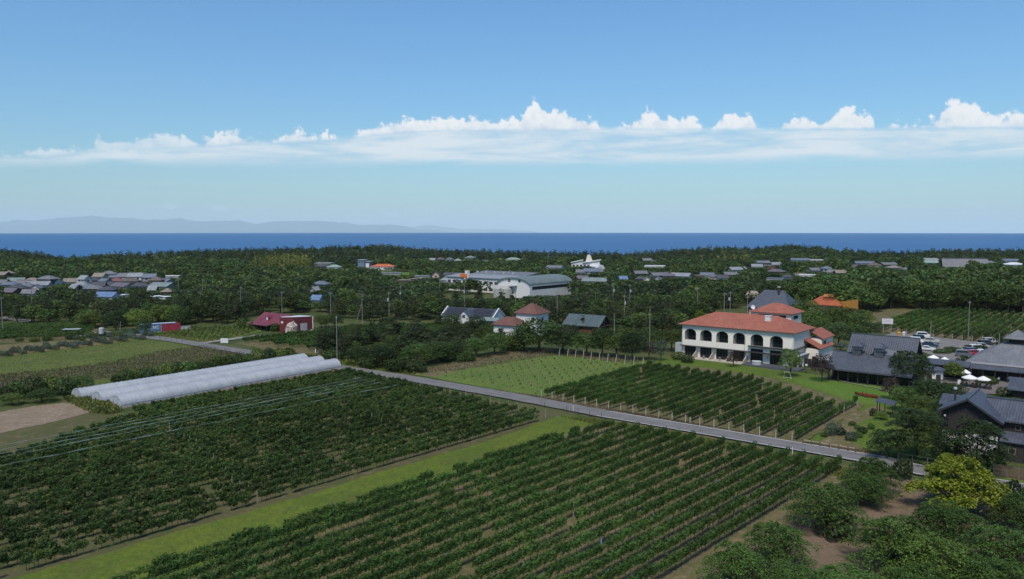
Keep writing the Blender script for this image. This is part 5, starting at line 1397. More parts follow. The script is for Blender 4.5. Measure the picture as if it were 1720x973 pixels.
RIGHT = [(976, 453, 14, 1, 'g', 'grey', 'white'), (994, 451, 22, 2, 'g', 'blue', 'grey'), (979, 463, 16, 1, 'g', 'violet', 'beige'), (1006, 452, 11, 1, 'g', 'grey', 'grey'), (1046, 464, 12, 1, 'g', 'azure', 'white'), (1086, 434, 13, 2, 'g', 'grey', 'wood'), (1097, 438, 9, 1, 'f', 'tan', 'beige'), (1100, 446, 30, 1, 'f', 'white', 'white'),
    (1075, 455, 19, 1, 'g', 'grey', 'wood'), (1076, 464, 14, 1, 'h', 'dark', 'wood'), (1087, 465, 9, 1, 'e', 'tan', 'white'), (1108, 458, 26, 1, 'g', 'grey', 'grey'), (1105, 465, 11, 1, 'e', 'violet', 'white'), (1124, 459, 22, 1, 'h', 'violet', 'wood'), (1143, 459, 30, 1, 'g', 'pale', 'grey'), (1174, 462, 14, 1, 'f', 'tan', 'wood'), (1188, 458, 19, 1, 'g', 'blue', 'white'),
    (1201, 461, 14, 1, 'h', 'violet', 'beige'), (1226, 457, 20, 1, 'g', 'grey', 'wood'), (1213, 462, 15, 1, 'g', 'dark', 'white'), (1235, 449, 18, 1, 'g', 'pale', 'grey'), (1249, 448, 9, 1, 'e', 'pale', 'wood'), (1271, 444, 15, 1, 'g', 'pale', 'white'), (1279, 438, 15, 1, 'g', 'blue', 'wood'), (1290, 438, 9, 2, 'h', 'grey', 'wood'), (1301, 441, 19, 1, 'g', 'pale', 'beige'),
    (1297, 446, 15, 1, 'e', 'brown', 'brick'), (1304, 452, 25, 1, 'h', 'violet', 'wood'), (1343, 434, 27, 1, 'g', 'blue', 'grey'), (1366, 436, 30, 1, 'f', 'white', 'grey'), (1303, 467, 24, 1, 'f', 'blue', 'grey'), (1323, 461, 14, 1, 'h', 'dark', 'grey'), (1343, 459, 16, 1, 'f', 'tan', 'beige'), (1357, 461, 24, 1, 'f', 'white', 'white'), (1371, 450, 24, 1, 'g', 'grey', 'grey'),
    (1388, 447, 14, 2, 'h', 'blue', 'grey'), (1398, 453, 10, 1, 'g', 'grey', 'white'), (1411, 454, 16, 1, 'g', 'tan', 'wood'), (1452, 439, 28, 1, 'g', 'blue', 'grey'), (1437, 445, 11, 1, 'e', 'brown', 'brick'), (1469, 442, 19, 1, 'h', 'brown', 'beige'), (1491, 441, 23, 1, 'g', 'grey', 'wood'), (1501, 446, 20, 1, 'h', 'tan', 'grey'), (1521, 449, 9, 1, 'h', 'grey', 'wood'),
    (1562, 434, 20, 1, 'g', 'pale', 'grey'), (1563, 438, 18, 1, 'g', 'green', 'grey'), (1652, 438, 10, 1, 'e', 'white', 'grey'), (1663, 438, 12, 1, 'h', 'grey', 'grey'), (1696, 435, 24, 1, 'g', 'blue', 'grey'), (1702, 441, 28, 1, 'h', 'white', 'white')]
WN = {'white': 'white', 'beige': 'beige', 'wood': 'brown timber', 'grey': 'grey', 'dark': 'black timber', 'pink': 'pinkish', 'blue': 'blue', 'brick': 'brick-red'}
FN = {'g': 'gabled', 'h': 'hip-roofed', 'f': 'flat-roofed', 'e': 'front-gabled'}
def ordn(i): return ORD[i] if i < len(ORD) else str(i + 1) + 'th'
for lst, zone in ((VILLAGE_L, 'the left village'), (MID, 'the mid-slope houses'), (RIGHT, 'the right hamlets')):
    for i, h in enumerate(sorted(lst, key=lambda q: (q[0], q[1]))):
        far_house(*h, group='houses of ' + zone,
                  label='%s %s house, %s walls, %s from left of %s' % (RN[h[5]], ('two-storey ' if h[3] == 2 else '') + FN[h[4]], WN[h[6]], ordn(i), zone))
far_house(180, 491, 30, 1, 'g', 'azure', 'white', yaw=RZ + .5, label='bright blue roofed house with white gable below the left village', name='house')
far_house(644, 444, 36, 1, 'h', 'orange', 'white', yaw=-.1, label='low white house with orange hip roof on the wooded slope', name='house', dep=10)
far_house(1000, 467, 36, 1, 'g', 'seagreen', 'beige', yaw=RZ + .35, label='long pale green shed roof with skylight stripes below the grey hamlet', name='shed')

# blue-grey modern villa
t = thing('villa', 'modern blue-grey cubic villa with flat roofs on the slope', 'villa', at_top(601, 436, 9.5), -.25)
m = MB(); m.box(0, 6, 0, 7, 0, 9.0); m.box(6, 11, 1, 7, 0, 6.5); m.build('wall', wall_m('blue'), t)
m = MB(); m.box(-.5, 6.5, -.6, 7.5, 9.0, 9.3); m.box(5.8, 12, .4, 7.5, 7.6, 7.9); m.build('roof', M_ALU, t)
m = MB(); m.box(7.4, 10.4, .9, .99, .5, 6.0); m.build('white_panel', M_WHITE, t)
for x, z in ((1, 6.2), (3.4, 6.2), (1, 2.0), (3.4, 2.0)): window(t, x + .8, -.004, z, 1.6, 1.8)
FOOT.append((*at_top(605, 436, 9.5), 9)); keep(598, 433, 622, 448, at_top(605, 436, 9.5)[1])

# ------------------------------------------------------------------ school and gymnasium
M_GYMROOF = tile_mat('gym_roof', (0.150, 0.180, 0.170), 0.45, 9.0, 0.10, 0.5, 0.4)
def school():
    p = ((750 - 860) / FPX * 475.0, 475.0)
    t = thing('school', 'long white two-storey school with low grey roofs', 'school', p, RZ)
    L = 46
    m = MB(); m.box(0, L, 0, 13, 0, 8.2); m.box(8, L + 3, 13.01, 26, 0, 9.2); m.build('wall', M_WHITE, t)
    lo = [(-.6, -.8, 8.2), (L + .6, -.8, 8.2), (L + .6, 13, 9.4), (-.6, 13, 9.4)]
    m = MB(); m.hexa(lo, [(a, b_, c + .2) for a, b_, c in lo]); m.build('roof', roof_m('pale'), t)
    lo = [(7.6, 13.02, 9.3), (L + 3.4, 13.02, 9.3), (L + 3.4, 26.6, 10.8), (7.6, 26.6, 10.8)]
    m = MB(); m.hexa(lo, [(a, b_, c + .2) for a, b_, c in lo]); m.build('roof', roof_m('grey'), t)
    for s in range(2):
        for k in range(11): window(t, 2.2 + k * 4.1, -.004, .9 + s * 3.9, 3.0, 1.7)
    for k in range(5): m = MB(); m.box(9 + k * 7, 10 + k * 7, 17, 18, 10, 11.2); m.build('roof_vent', M_ALU, t)
    m = MB(); m.box(15.2, 18.4, -1.0, -.01, 0, 9.8); m.build('entrance_tower', M_WHITE, t)
    m = MB(); m.box(12.2, 17.6, -1.3, -1.02, 8.3, 10.3); m.build('orange_panel', plain('orange_panel', (.62, .14, .03), .6, .1), t)
    m = MB(); m.box(13, 15, 2, 4, 9, 12); m.build('water_tank', M_WHITE, t)
    q = frame(p, L / 2, 8); FOOT.append((*q, 14)); FOOT.append((*frame(p, 8, 6), 12)); FOOT.append((*frame(p, 38, 8), 14))
    keep(750, 468, 872, 501, 440)
    p = ((836 - 860) / FPX * 428.0, 428.0)
    t = thing('gymnasium', 'white gymnasium with green-grey barrel roof beside the school', 'gymnasium', p, RZ)
    w, L, ze, zr = 22.0, 38.0, 7.0, 10.6; n = 14
    prof = [(w / 2 - (w / 2) * math.cos(math.pi * k / n), ze + (zr - ze) * math.sin(math.pi * k / n)) for k in range(n + 1)]
    m = MB(); m.extrude_y([(0, 0), (w, 0)] + prof[::-1], 0, L); m.build('wall', M_WHITE, t)
    m = MB()
    for k in range(n):
        (x0, z0), (x1, z1) = prof[k], prof[k + 1]
        lo = [(x0, -.9, z0), (x1, -.9, z1), (x1, L + .9, z1), (x0, L + .9, z0)]; m.hexa(lo, [(a + (a - w / 2) * .02, b_, c + .3) for a, b_, c in lo])
    m.build('roof', M_GYMROOF, t)
    m = MB(); m.lathe([(5.5, 0), (5.5, 4.6), (5.0, 5.4), (3, 6.0), (0, 6.2)], 5, -1, 24); m.build('round_porch', M_CONC, t)
    m = MB(); m.box(9, 13.5, -2.4, -.01, 6.2, 6.6); m.build('grey_canopy', M_ALU, t)
    m = MB(); m.box(w + .01, w + .05, 2, L - 2, 4.5, 6.2); m.build('window_band', M_GLASS, t)
    for x in (8, 15): window(t, x, -.004, 8.2, 1.6, 1.6)
    FOOT.append((*frame(p, 11, 8), 16)); FOOT.append((*frame(p, 11, 24), 16)); FOOT.append((*frame(p, 11, 36), 14)); FOOT.append((*frame(p, 4, -4), 10))
    keep(828, 468, 960, 496, 425)
school()
# white arts building with a sail-like peak
p = at_top(960, 440, 6.5)
t = thing('arts_building', 'white angular building with folded roofs and a pointed peak', 'building', p, -.15)
t.location.z = float(ground_z(*p))
m = MB(); m.extrude_y([(0, 0), (10, 0), (10, 7.6), (0, 5.4)], 0, 10); m.extrude_y([(10.02, 0), (26, 0), (26, 7.8), (10.02, 5.2)], 1, 10); m.build('wall', M_WHITE, t)
m = MB(); m.extrude_y([(-.8, 5.5), (10.4, 7.9), (10.4, 8.4), (-.8, 6.0)], -1, 10.5); m.extrude_y([(10.45, 5.5), (27, 8.1), (27, 8.6), (10.45, 6.0)], -.2, 10.5); m.build('roof', M_WHITE, t)
m = MB(); m.extrude_y([(12.5, 5), (19.6, 5), (17.2, 12.4), (15.2, 13.2), (14.2, 12.6)], 4, 7); m.build('peak', M_WHITE, t)
m = MB(); m.hexa([(17.1, 3.9, 12.2), (17.5, 3.9, 12.2), (17.5, 7.1, 12.2), (17.1, 7.1, 12.2)], [(17.1, 3.9, 12.5), (17.6, 3.9, 12.5), (17.6, 7.1, 12.5), (17.1, 7.1, 12.5)]); m.bar((17.4, 4, 12.4), (19.9, 4, 5.0), .5); m.build('yellow_edge', plain('yellow_trim', (.6, .4, .1), .6, .1), t)
for k in range(7): window(t, 2 + k * 3.4, -.004 + (1 if k > 2 else 0), 1.4, 2.4, 2.6)
FOOT.append((p[0] + 13, p[1] + 4, 17)); keep(956, 430, 1006, 447, p[1])
m = MB(); n = 10
t = thing('white_tunnel', 'white arched plastic tunnel beside the angular white building', 'tunnel', at_top(1003, 445, 4.5), .4)
m.extrude_y([(4 - 4 * math.cos(math.pi * k / n), 4.5 * math.sin(math.pi * k / n)) for k in range(n + 1)], 0, 16); m.build('cover', M_WHITEROOF, t); m = MB(); m.extrude_y([(3, 0), (5, 0), (5, 2.6), (3, 2.6)], -.06, -.004); m.build('door', M_ALU, t)
FOOT.append((*at_top(1007, 445, 4.5), 8)); keep(1001, 444, 1018, 452, at_top(1007, 445, 4.5)[1])
# temple
p = at_top(1585, 434, 13.0)
t = thing('temple', 'large temple hall with tall dark gabled roof in the right hamlet', 'temple', p, RZ * .55)
m = MB(); m.box(0, 30, -9, 9, 0, 4.4); m.add([(0, -10, 4.4), (0, 10, 4.4), (0, 0, 12.6)], [(0, 1, 2)]); m.add([(30, -10, 4.4), (30, 10, 4.4), (30, 0, 12.6)], [(0, 1, 2)]); m.build('wall', wall_m('dark'), t)
m = MB(); m.gable(0, 30, -9, 9, 4.8, 12.6, 1.6, .4, ovx=1.4); ro = m.build('roof', roof_m('grey'), t)
m = MB(); m.box(-1.4, 31.4, -.4, .4, 12.8, 13.5); m.build('ridge_cap', roof_m('dark'), ro)
m = MB(); m.box(-1.6, -1.3, -6, 6, 4.2, 5.4); m.build('gable_screen', M_STONE, t)
FOOT.append((p[0] + 13, p[1], 22)); keep(1572, 432, 1622, 447, p[1] - 10)

# ------------------------------------------------------------------ houses among the pines
def white_gabled_house():
    p = at_top(742, 520, 6.0)
    t = thing('white_gabled_house', 'white house with solar-panelled dark roof and projecting gables among pines', 'house', p, RZ + .22)
    m = MB(); m.extrude_x([(0, 0), (9, 0), (9, 3.6), (4.5, 6.4), (0, 3.6)], 0, 22); m.build('wall', M_WHITE, t)
    m = MB(); m.gable(0, 22, 0, 9, 3.6, 6.4, .3, .2, ovx=-.3); ro = m.build('roof', M_SLATE2, t)
    for (x0, x1) in ((.8, 9.2), (11.8, 20.5)):
        for r_ in range(2):
            for c_ in range(5):
                a = x0 + c_ * (x1 - x0) / 5; y0 = .4 + r_ * 1.9; z0 = 3.6 + (y0) * 2.8 / 4.5 + .26
                q = MB(); q.hexa([(a, y0, z0), (a + (x1 - x0) / 5 - .08, y0, z0), (a + (x1 - x0) / 5 - .08, y0 + 1.8, z0 + 1.12), (a, y0 + 1.8, z0 + 1.12)], [(a, y0, z0 + .05), (a + (x1 - x0) / 5 - .08, y0, z0 + .05), (a + (x1 - x0) / 5 - .08, y0 + 1.8, z0 + 1.17), (a, y0 + 1.8, z0 + 1.17)])
                q.build('solar_panel', plain('solar_cell', (.03, .032, .042), .5, .1, 2, .3), ro)
    m = MB(); m.extrude_y([(9, 0), (13.6, 0), (13.6, 3.9), (11.3, 6.0), (9, 3.9)], -3, 4); m.build('gable_wing', M_WHITE, t)
    for s in (-1, 1):
        lo = [(11.3, -3.2, 6.05), (11.3 + s * 2.7, -3.2, 3.6), (11.3 + s * 2.7, 4, 3.6), (11.3, 4, 6.05)]
        if s < 0: lo = [lo[1], lo[0], lo[3], lo[2]]
        m = MB(); m.hexa(lo, [(a, b_, c + .15) for a, b_, c in lo]); m.build('wing_roof', M_SLATE2, t)
    for xx in (-.02, 21.98):
        m = MB(); m.extrude_x([(-.4, 3.5), (4.5, 6.6), (9.4, 3.5), (9.4, 4.0), (4.5, 7.1), (-.4, 4.0)], xx - .2, xx + .22); m.build('parapet', M_WHITE, t)
    window(t, 11.3, -3.004, 3.6, 1.3, 1.2); window(t, 3, -.004, 1, 2.2, 1.6); window(t, 6.5, -.004, 1, 2.0, 1.6); window(t, 17, -.004, 1, 2.5, 1.8)
    m = MB(); lo = [(17, -3, 3.0), (25, -3, 3.0), (25, -.4, 3.9), (17, -.4, 3.9)]; m.hexa(lo, [(a, b_, c + .15) for a, b_, c in lo]); m.build('porch_roof', roof_m('seagreen'), t)
    FOOT.append((*frame(p, 6, 3), 9)); FOOT.append((*frame(p, 17, 3), 9)); keep(738, 508, 828, 524, p[1] - 8)
white_gabled_house()
def brown_hip_house():
    p = at_top(829, 545, 3.6)
    t = thing('brown_hip_house', 'white house with two brown pyramid roofs, one taller', 'house', p, RZ + .1)
    m = MB(); m.box(0, 9, 0, 8, 0, 3.7); m.build('low_wall', M_WHITE, t)
    m = MB(); m.hip(0, 9, 0, 8, 3.7, 6.2, .7, .16, 3.4); m.build('low_roof', M_BROWNROOF, t)
    m = MB(); m.box(5.2, 13.6, 6.2, 14.0, 0, 7.4); m.build('tower_wall', M_WHITE, t)
    m = MB(); m.hip(5.2, 13.6, 6.2, 14.0, 7.4, 10.6, .7, .18, 4.3); m.build('tower_roof', M_BROWNROOF, t)
    window(t, 12.0, 6.196, 4.6, 1.3, 1.4); window(t, 10.6, 6.196, 1.0, 1.5, 1.4); window(t, 3, -.004, 1, 2, 1.5); window(t, 13.604, 10, 4.6, 1.3, 1.4, 'r')
    FOOT.append((*frame(p, 5, 4), 7)); FOOT.append((*frame(p, 10, 9), 8)); keep(827, 514, 905, 556, p[1] - 3)
brown_hip_house()
def green_roof_house():
    p = at_top(950, 541, 3.8)
    t = thing('log_house', 'brown timber house with grey-green seamed gable roof behind trees', 'house', p, RZ + .12)
    m = MB(); m.extrude_x([(0, 0), (9, 0), (9, 3.4), (4.5, 6.2), (0, 3.4)], 0, 12.5); m.build('wall', plain('red_brown_timber', (.11, .045, .03), .8, .2, 1.5), t)
    m = MB(); m.gable(0, 12.5, 0, 9, 3.4, 6.2, .9, .18, ovx=1.0); m.build('roof', tile_mat('grey_green_seams', (.075, .100, .102), .5, 9, .12, .5, .4), t)
    window(t, 12.504, 4.5, 3.4, 1.6, 1.4, 'r'); window(t, 12.504, 2.4, .5, 1.8, 2.0, 'r')
    m = MB(); m.box(12.51, 13.9, 0, 9, 2.75, 2.9); m.build('balcony', M_DARKWOOD, t)
    FOOT.append((*frame(p, 7, 4), 10)); keep(944, 528, 1013, 556, p[1] - 4)
green_roof_house()

# ------------------------------------------------------------------ red barn, maroon shed and what stands by them
p = G(426, 540, 2.6)
t = thing('red_roofed_barn', 'old barn with red seamed roof, dormer and veranda', 'barn', p, RZ)
m = MB(); m.box(.6, 16, .6, 8.5, 0, 2.7); m.add([(.6, .6, 2.7), (.6, 8.5, 2.7), (.6, 4.55, 5.5)], [(0, 1, 2)]); m.add([(16, .6, 2.7), (16, 8.5, 2.7), (16, 4.55, 5.5)], [(0, 1, 2)]); m.build('wall', M_DARKWOOD, t)
m = MB(); m.gable(.6, 16, .6, 8.5, 2.8, 5.6, .5, .18); m.build('roof', M_REDROOF, t)
lo = [(-.6, -2.6, 1.95), (12, -2.6, 1.95), (12, .05, 2.5), (-.6, .05, 2.5)]; m = MB(); m.hexa(lo, [(a, b_, c + .12) for a, b_, c in lo]); m.build('veranda_roof', M_REDROOF, t)
for x in (0, 4, 8, 11.6):
    m = MB(); m.box(x, x + .15, -2.4, -2.25, 0, 2.0); m.build('post', M_DARKWOOD, t)
m = MB(); m.extrude_y([(6.2, 3.0), (7.6, 3.0), (7.6, 4.4), (6.9, 5.1), (6.2, 4.4)], 1.2, 4.2); d = m.build('dormer', M_REDROOF, t)
m = MB(); m.box(6.5, 7.3, 1.1, 1.19, 3.5, 4.5); m.build('dormer_window', M_WHITE, d)
m = MB(); m.box(2, 5, .5, .59, .2, 1.9); m.build('door', M_GLASS, t)
keep(418, 518, 492, 553, p[1] - 6); FOOT.append((*frame(p, 8, 5), 12))
p = G(470, 559)
t = thing('maroon_shed', 'flat-roofed maroon metal shed with grey roller door', 'shed', p, math.radians(90 - 112))
# left wall runs towards the camera, front turns away at a corner
A_, B_, C_ = Vector((*G(470, 559), 0)), Vector((*G(492.5, 560.5), 0)), Vector((*G(526, 557), 0)); D_ = A_ + (C_ - B_)
def loc_(v):
    w = v - A_; a = math.radians(90 - 112); return (w.x * math.cos(a) + w.y * math.sin(a), -w.x * math.sin(a) + w.y * math.cos(a))
P_ = [loc_(v) for v in (A_, B_, C_, D_)]
m = MB(); m.prism(P_, 0, 5.5); m.build('wall', M_MAROON, t)
cx = sum(q[0] for q in P_) / 4; cy = sum(q[1] for q in P_) / 4
m = MB(); m.add([(cx + (q[0] - cx) * .97, cy + (q[1] - cy) * .97, 5.56 if i != 1 else 5.25) for i, q in enumerate(P_)], [(0, 1, 2, 3)]); m.build('roof', M_WHITEROOF, t)
u_ = Vector((P_[2][0] - P_[1][0], P_[2][1] - P_[1][1], 0)); n_ = Vector((u_.y, -u_.x, 0)).normalized()
def on_front(a, z, o=.05): q = Vector((*P_[1], 0)) + u_ * a + n_ * o; return (q.x, q.y, z)
m = MB(); m.hexa([on_front(.36, .05, .006), on_front(.70, .05, .006), on_front(.70, .05, .08), on_front(.36, .05, .08)], [on_front(.36, 3.3, .006), on_front(.70, 3.3, .006), on_front(.70, 3.3, .08), on_front(.36, 3.3, .08)]); m.build('roller_door', tile_mat('roller_slats', (.40, .40, .40), 9, .12, .2), t)
m = MB(); m.bar(on_front(.99, 0, .1), on_front(.99, 5.5, .1), .22); m.build('corner_trim', M_WHITE, t)
u2 = Vector((P_[1][0] - P_[0][0], P_[1][1] - P_[0][1], 0)); n2 = Vector((u2.y, -u2.x, 0)).normalized()
q = Vector((*P_[0], 0)) + u2 * .12 + n2 * .06; m = MB(); m.bar((q.x, q.y, 3.7), (q.x + u2.normalized().x * .9, q.y + u2.normalized().y * .9, 3.7), .08, .7); m.build('notice', M_WHITE, t)
keep(468, 528, 530, 566, A_.y - 8); FOOT.append((A_.x + 6, A_.y, 9))
def rock():
    r = np.random.default_rng(5); import bmesh
    bm = bmesh.new(); bmesh.ops.create_icosphere(bm, subdivisions=4, radius=1)
    for v in bm.verts:
        c = v.co; n = c.normalized(); f = 1 + .16 * math.sin(n.x * 4.1 + 1) * math.sin(n.z * 5 + 2) + .10 * math.sin(n.y * 9 + n.z * 7) + .06 * math.sin(n.x * 17 + n.z * 13) + .05 * r.normal() * .5
        z = n.z * f
        w = 1.0 - .30 * max(0, z) + (.25 * max(0, -z) if n.x < 0 else 0)
        q = (round(n.x * 3.2) / 3.2 * .35 + n.x * .65)
        v.co = Vector((q * f * 1.9 * w + .35 * max(0, z), n.y * f * 1.35 * w, max(-1.0, z) * 2.05 + 1.9))
    me = bpy.data.meshes.new('rock'); bm.to_mesh(me); bm.free()
    mt, b = new_mat('white_rock'); co = b.n('ShaderNodeTexCoord').outputs['Object']
    n1 = b.noise(co, 1.3, 6, .7, .6); n2 = b.noise(co, 5, 4, .7)
    finish(b, b.mix(b.step(n1, .42, .62), (.25, .20, .17), (.66, .60, .54)), .9, .1, b.m('ADD', n1, n2), .8, .25)
    me.materials.append(mt)
    o = inst('boulder', me, None, (*G(490, 562), 0), -.3, (1.15, 1.1, 1.08)); tag(o, 'tall rough white boulder standing before the maroon shed', 'boulder')
rock()
# shipping containers
def container(p, az, L, H, mat, label, text=None, roof=None):
    t = thing('shipping_container', label, 'container', p, math.radians(90) - az)
    w = 2.44
    m = MB(); m.box(.08, L - .08, .06, w - .06, .15, H - .08); m.build('side_panels', mat, t)
    m = MB()
    for x in (.06, L - .06):
        for y in (.06, w - .06): m.box(x - .07, x + .07, y - .07, y + .07, .02, H)
    for z in (.1, H - .06):
        for y in (.04, w - .04): m.box(.13, L - .13, y - .05, y + .05, z - .06, z + .06)
        for x in (.05, L - .05): m.box(x - .06, x + .06, .13, w - .13, z - .06, z + .06)
    m.build('corner_frame', mat, t)
    m = MB(); m.box(.05, L - .05, .05, w - .05, H - .079, H - .02); m.build('roof_panel', roof or mat, t)
    m = MB()
    for y in (.35, .85, 1.6, 2.1): m.cyl(-.02, y, .3, H - .3, .03, n=5)
    m.build('door_bars', M_ALU, t)
    if text:
        STR = {'L': [(0, 1, 0, 0), (0, 0, .55, 0)], 'Y': [(0, 1, .3, .5), (.6, 1, .3, .5), (.3, .5, .3, 0)], 'N': [(0, 0, 0, 1), (0, 1, .55, 0), (.55, 0, .55, 1)], 'C': [(.6, .9, .3, 1), (.3, 1, .05, .75), (.05, .75, .05, .25), (.05, .25, .3, 0), (.3, 0, .6, .1)]}
        m = MB()
        for i, ch in enumerate(text):
            for (a, b_, c, d) in STR[ch]: m.bar((2.5 + i * 1.05 + a * 1.2, .03, 1.1 + b_ * 1.0), (2.5 + i * 1.05 + c * 1.2, .03, 1.1 + d * 1.0), .05, .2)
        m.build('lettering', M_WHITE, t)
    return t
p = G(234, 559.5)
container(p, math.radians(56), 12.2, 2.9, M_BLUEC, 'long faded blue shipping container with white lettering', 'LYNC', M_WHITEROOF)
container(G(272, 557.5), math.radians(58), 6.1, 2.6, M_REDC, 'short red shipping container before the blue one')
m = MB(); m.box(0, 7.0, 0, .2, 0, 1.5)
t = thing('block_wall', 'low grey concrete block wall beside the red container', 'wall', G(285, 556.5), math.radians(30)); m.build('blocks', M_CONC, t)
m = MB(); m.box(-.05, 7.05, -.05, .25, 1.5, 1.58); m.build('coping', M_CONC, t)
keep(232, 536, 306, 560, 260); FOOT.append((*G(270, 553), 9))

# ------------------------------------------------------------------ plastic tunnels
def film():
    m, b = new_mat('tunnel_film'); tc = b.n('ShaderNodeTexCoord'); co = tc.outputs['Object']
    n1 = b.noise(co, .35, 4, .6); x, y, z = b.xyz(co)
    st = b.noise(b.comb(b.m('MULTIPLY', x, 2.2), b.m('MULTIPLY', y, .15), b.m('MULTIPLY', z, .6)), 1, 4, .6)
    p = finish(b, b.mix(b.step(b.m('ADD', b.m('MULTIPLY', n1, .5), b.m('MULTIPLY', st, .5)), .35, .65), (.52, .55, .58), (.70, .72, .74)), .32, .5, st, .25, .06)
    tr = b.n('ShaderNodeBsdfTranslucent'); tr.inputs[0].default_value = (.5, .56, .6, 1); tp = b.n('ShaderNodeBsdfTransparent'); tp.inputs[0].default_value = (.85, .9, .92, 1)
    m1 = b.n('ShaderNodeMixShader'); m1.inputs[0].default_value = .28; b.put(m1.inputs[1], p.outputs[0]); b.put(m1.inputs[2], tr.outputs[0])
    m2 = b.n('ShaderNodeMixShader'); m2.inputs[0].default_value = .2; b.put(m2.inputs[1], m1.outputs[0]); b.put(m2.inputs[2], tp.outputs[0])
    out = [n for n in m.node_tree.nodes if n.type == 'OUTPUT_MATERIAL'][0]; b.put(out.inputs['Surface'], m2.outputs[0])
    return m
M_FILM = film(); M_HOOP = plain('hoop_steel', (.42, .44, .46), .35, .1, 3, .5)
def tunnel(p, L, label, w=4.6, hgt=2.2):
    t = thing('plastic_tunnel', label, 'greenhouse', p, math.radians(90 - 36.6), 'plastic tunnel greenhouses')
    n = 16
    def prof(k):
        a = math.pi * k / n
        return (-w / 2 * math.cos(a) * (1.0 if True else 1), hgt * math.sin(a) ** .68)
    P = [prof(k) for k in range(n + 1)]
    m = MB(); r = random.Random(int(p[0] * 10)); nx = int(L / 1.0)
    V = []
    for i in range(nx + 1):
        sag = .016 if i % 2 else 0.0
        for (y, z) in P: V.append((L * i / nx, y * (1 - sag * .6), z * (1 - sag * .6) + r.uniform(-.008, .008)))
    F = [(i * (n + 1) + k, i * (n + 1) + k + 1, (i + 1) * (n + 1) + k + 1, (i + 1) * (n + 1) + k) for i in range(nx) for k in range(n)]
    m.add(V, F); m.build('film_cover', M_FILM, t, True)
    h = MB(); h.tube([(0, y * 1.012, z * 1.012 + .01) for y, z in P], .022, 5); hm = h.mesh('hoop', M_HOOP)
    for i in range(0, nx + 1): inst('hoop', hm, t, (L * i / nx, 0, 0))
    for x in (0.0, L):
        e = MB(); e.add([(x, y, z) for y, z in P], [tuple(range(n + 1))]); en = e.build('end_sheet', M_FILM, t)
        f = MB(); s = -.05 if x == 0 else .05
        f.bar((x + s, -.9, 0), (x + s, -.9, 2.0), .08); f.bar((x + s, .9, 0), (x + s, .9, 2.0), .08); f.bar((x + s, -.9, 2.2), (x + s, .9, 2.0), .08); f.bar((x + s, 0, 2.0), (x + s, 0, 2.4), .06); f.build('door_frame', M_HOOP, en)
    for s in (-1, 1):
        b_ = MB(); b_.tube([(0, s * w * .497, .55), (L, s * w * .497, .55)], .045, 5); b_.build('side_rail', M_HOOP, t)
T1, T2 = G(205, 685), G(575, 620)
TL = math.dist(T1, T2)
ta = math.radians(36.6); tu = (math.sin(ta), math.cos(ta)); tn = (-tu[1], tu[0])
base = (T1[0] + tn[0] * 2.5, T1[1] + tn[1] * 2.5)
sheet('tunnel_floor', [frame(T1, -16, -3), frame(T1, 1, -1), frame(T1, 1, 60), frame(T1, -16, 60)], M_EARTH, 'dark earth under the plastic tunnels', 'earth', world=True, z=.02)
tunnel(base, 58, 'front plastic tunnel, closest to the bushy vineyard')
tunnel((base[0] + tn[0] * 6.8 - tu[0] * .5, base[1] + tn[1] * 6.8 - tu[1] * .5), 59, 'middle plastic tunnel of the three')
tunnel((base[0] + tn[0] * 13.6 - tu[0] * 1.5, base[1] + tn[1] * 13.6 - tu[1] * 1.5), 60, 'rearmost plastic tunnel, against the hedge')

# ------------------------------------------------------------------ woods
wr = np.random.default_rng(31)
keep(1144, 515, 1440, 600, 205); keep(1140, 560, 1380, 640, 195)
LB = [(-400, 545), (0, 545), (100, 546), (160, 553), (250, 549), (330, 546), (410, 545), (418, 534), (470, 528), (545, 527), (570, 535), (600, 542), (700, 540), (735, 536), (830, 530), (870, 545), (940, 550), (1010, 560), (1100, 570), (1140, 575), (1150, 545),
      (1250, 515), (1330, 520), (1440, 528), (1450, 526), (1500, 520), (1600, 523), (1720, 528), (1900, 533)]
_lx = [p[0] for p in LB]; _ly = [p[1] for p in LB]
def front_d(px): return CAMH * FPX / (np.interp(px, _lx, _ly) - 386.5)
def wood_points():
    P = []
    d = 225.0
    while d < 1150:
        s = 5.4 + max(0, d - 260) * 0.0095
        na = int(2 * 0.70 * d / s)
        a = (np.arange(na) + wr.uniform(-.42, .42, na)) / na * 1.40 - 0.70          # tan of heading
        dd = d + wr.uniform(-.5, .5, na) * s
        P.append(np.column_stack([a * dd, dd]))
        d += s * 0.9
    P = np.concatenate(P)
    px = px_of(P[:, 0], P[:, 1])
    ok = (px > -90) & (px < 1810) & (P[:, 1] > front_d(px)) & (P[:, 1] < shore(px) + 15)
    return P[ok], px[ok]
WP, WPX = wood_points()
n = len(WP)
d = WP[:, 1]
gy = 386.5 + CAMH * FPX / d
rnd = wr.random(n)
# kind: 0 pine 1 broadleaf 2 bamboo
pine_p = np.where(gy > 500, np.where(WPX < 1150, .78, .25), np.where(gy > 446, np.where(WPX < 540, .12, .16), np.where((WPX < 1150) | (WPX > 1440), .85, .45)))
pine_p = np.where((WPX > 1290) & (gy > 455), .05, pine_p)
kind = np.where(rnd < pine_p, 0, 1)
kind = np.where((WPX > 425 + wr.normal(size=n) * 8) & (WPX < 518 + wr.normal(size=n) * 10) & (gy > 439 + wr.normal(size=n) * 2) & (gy < 462), 2, kind)
kind = np.where((WPX > 1175) & (WPX < 1255) & (gy > 440) & (gy < 447) & (rnd > .3), 2, kind)
h = np.where(kind == 0, wr.uniform(6.8, 10.8, n), np.where(kind == 1, wr.uniform(5.5, 10.0, n), wr.uniform(8, 11, n)))
h = np.where((kind == 1) & (WPX > 1290) & (gy > 458), wr.uniform(9, 14.5, n), h)
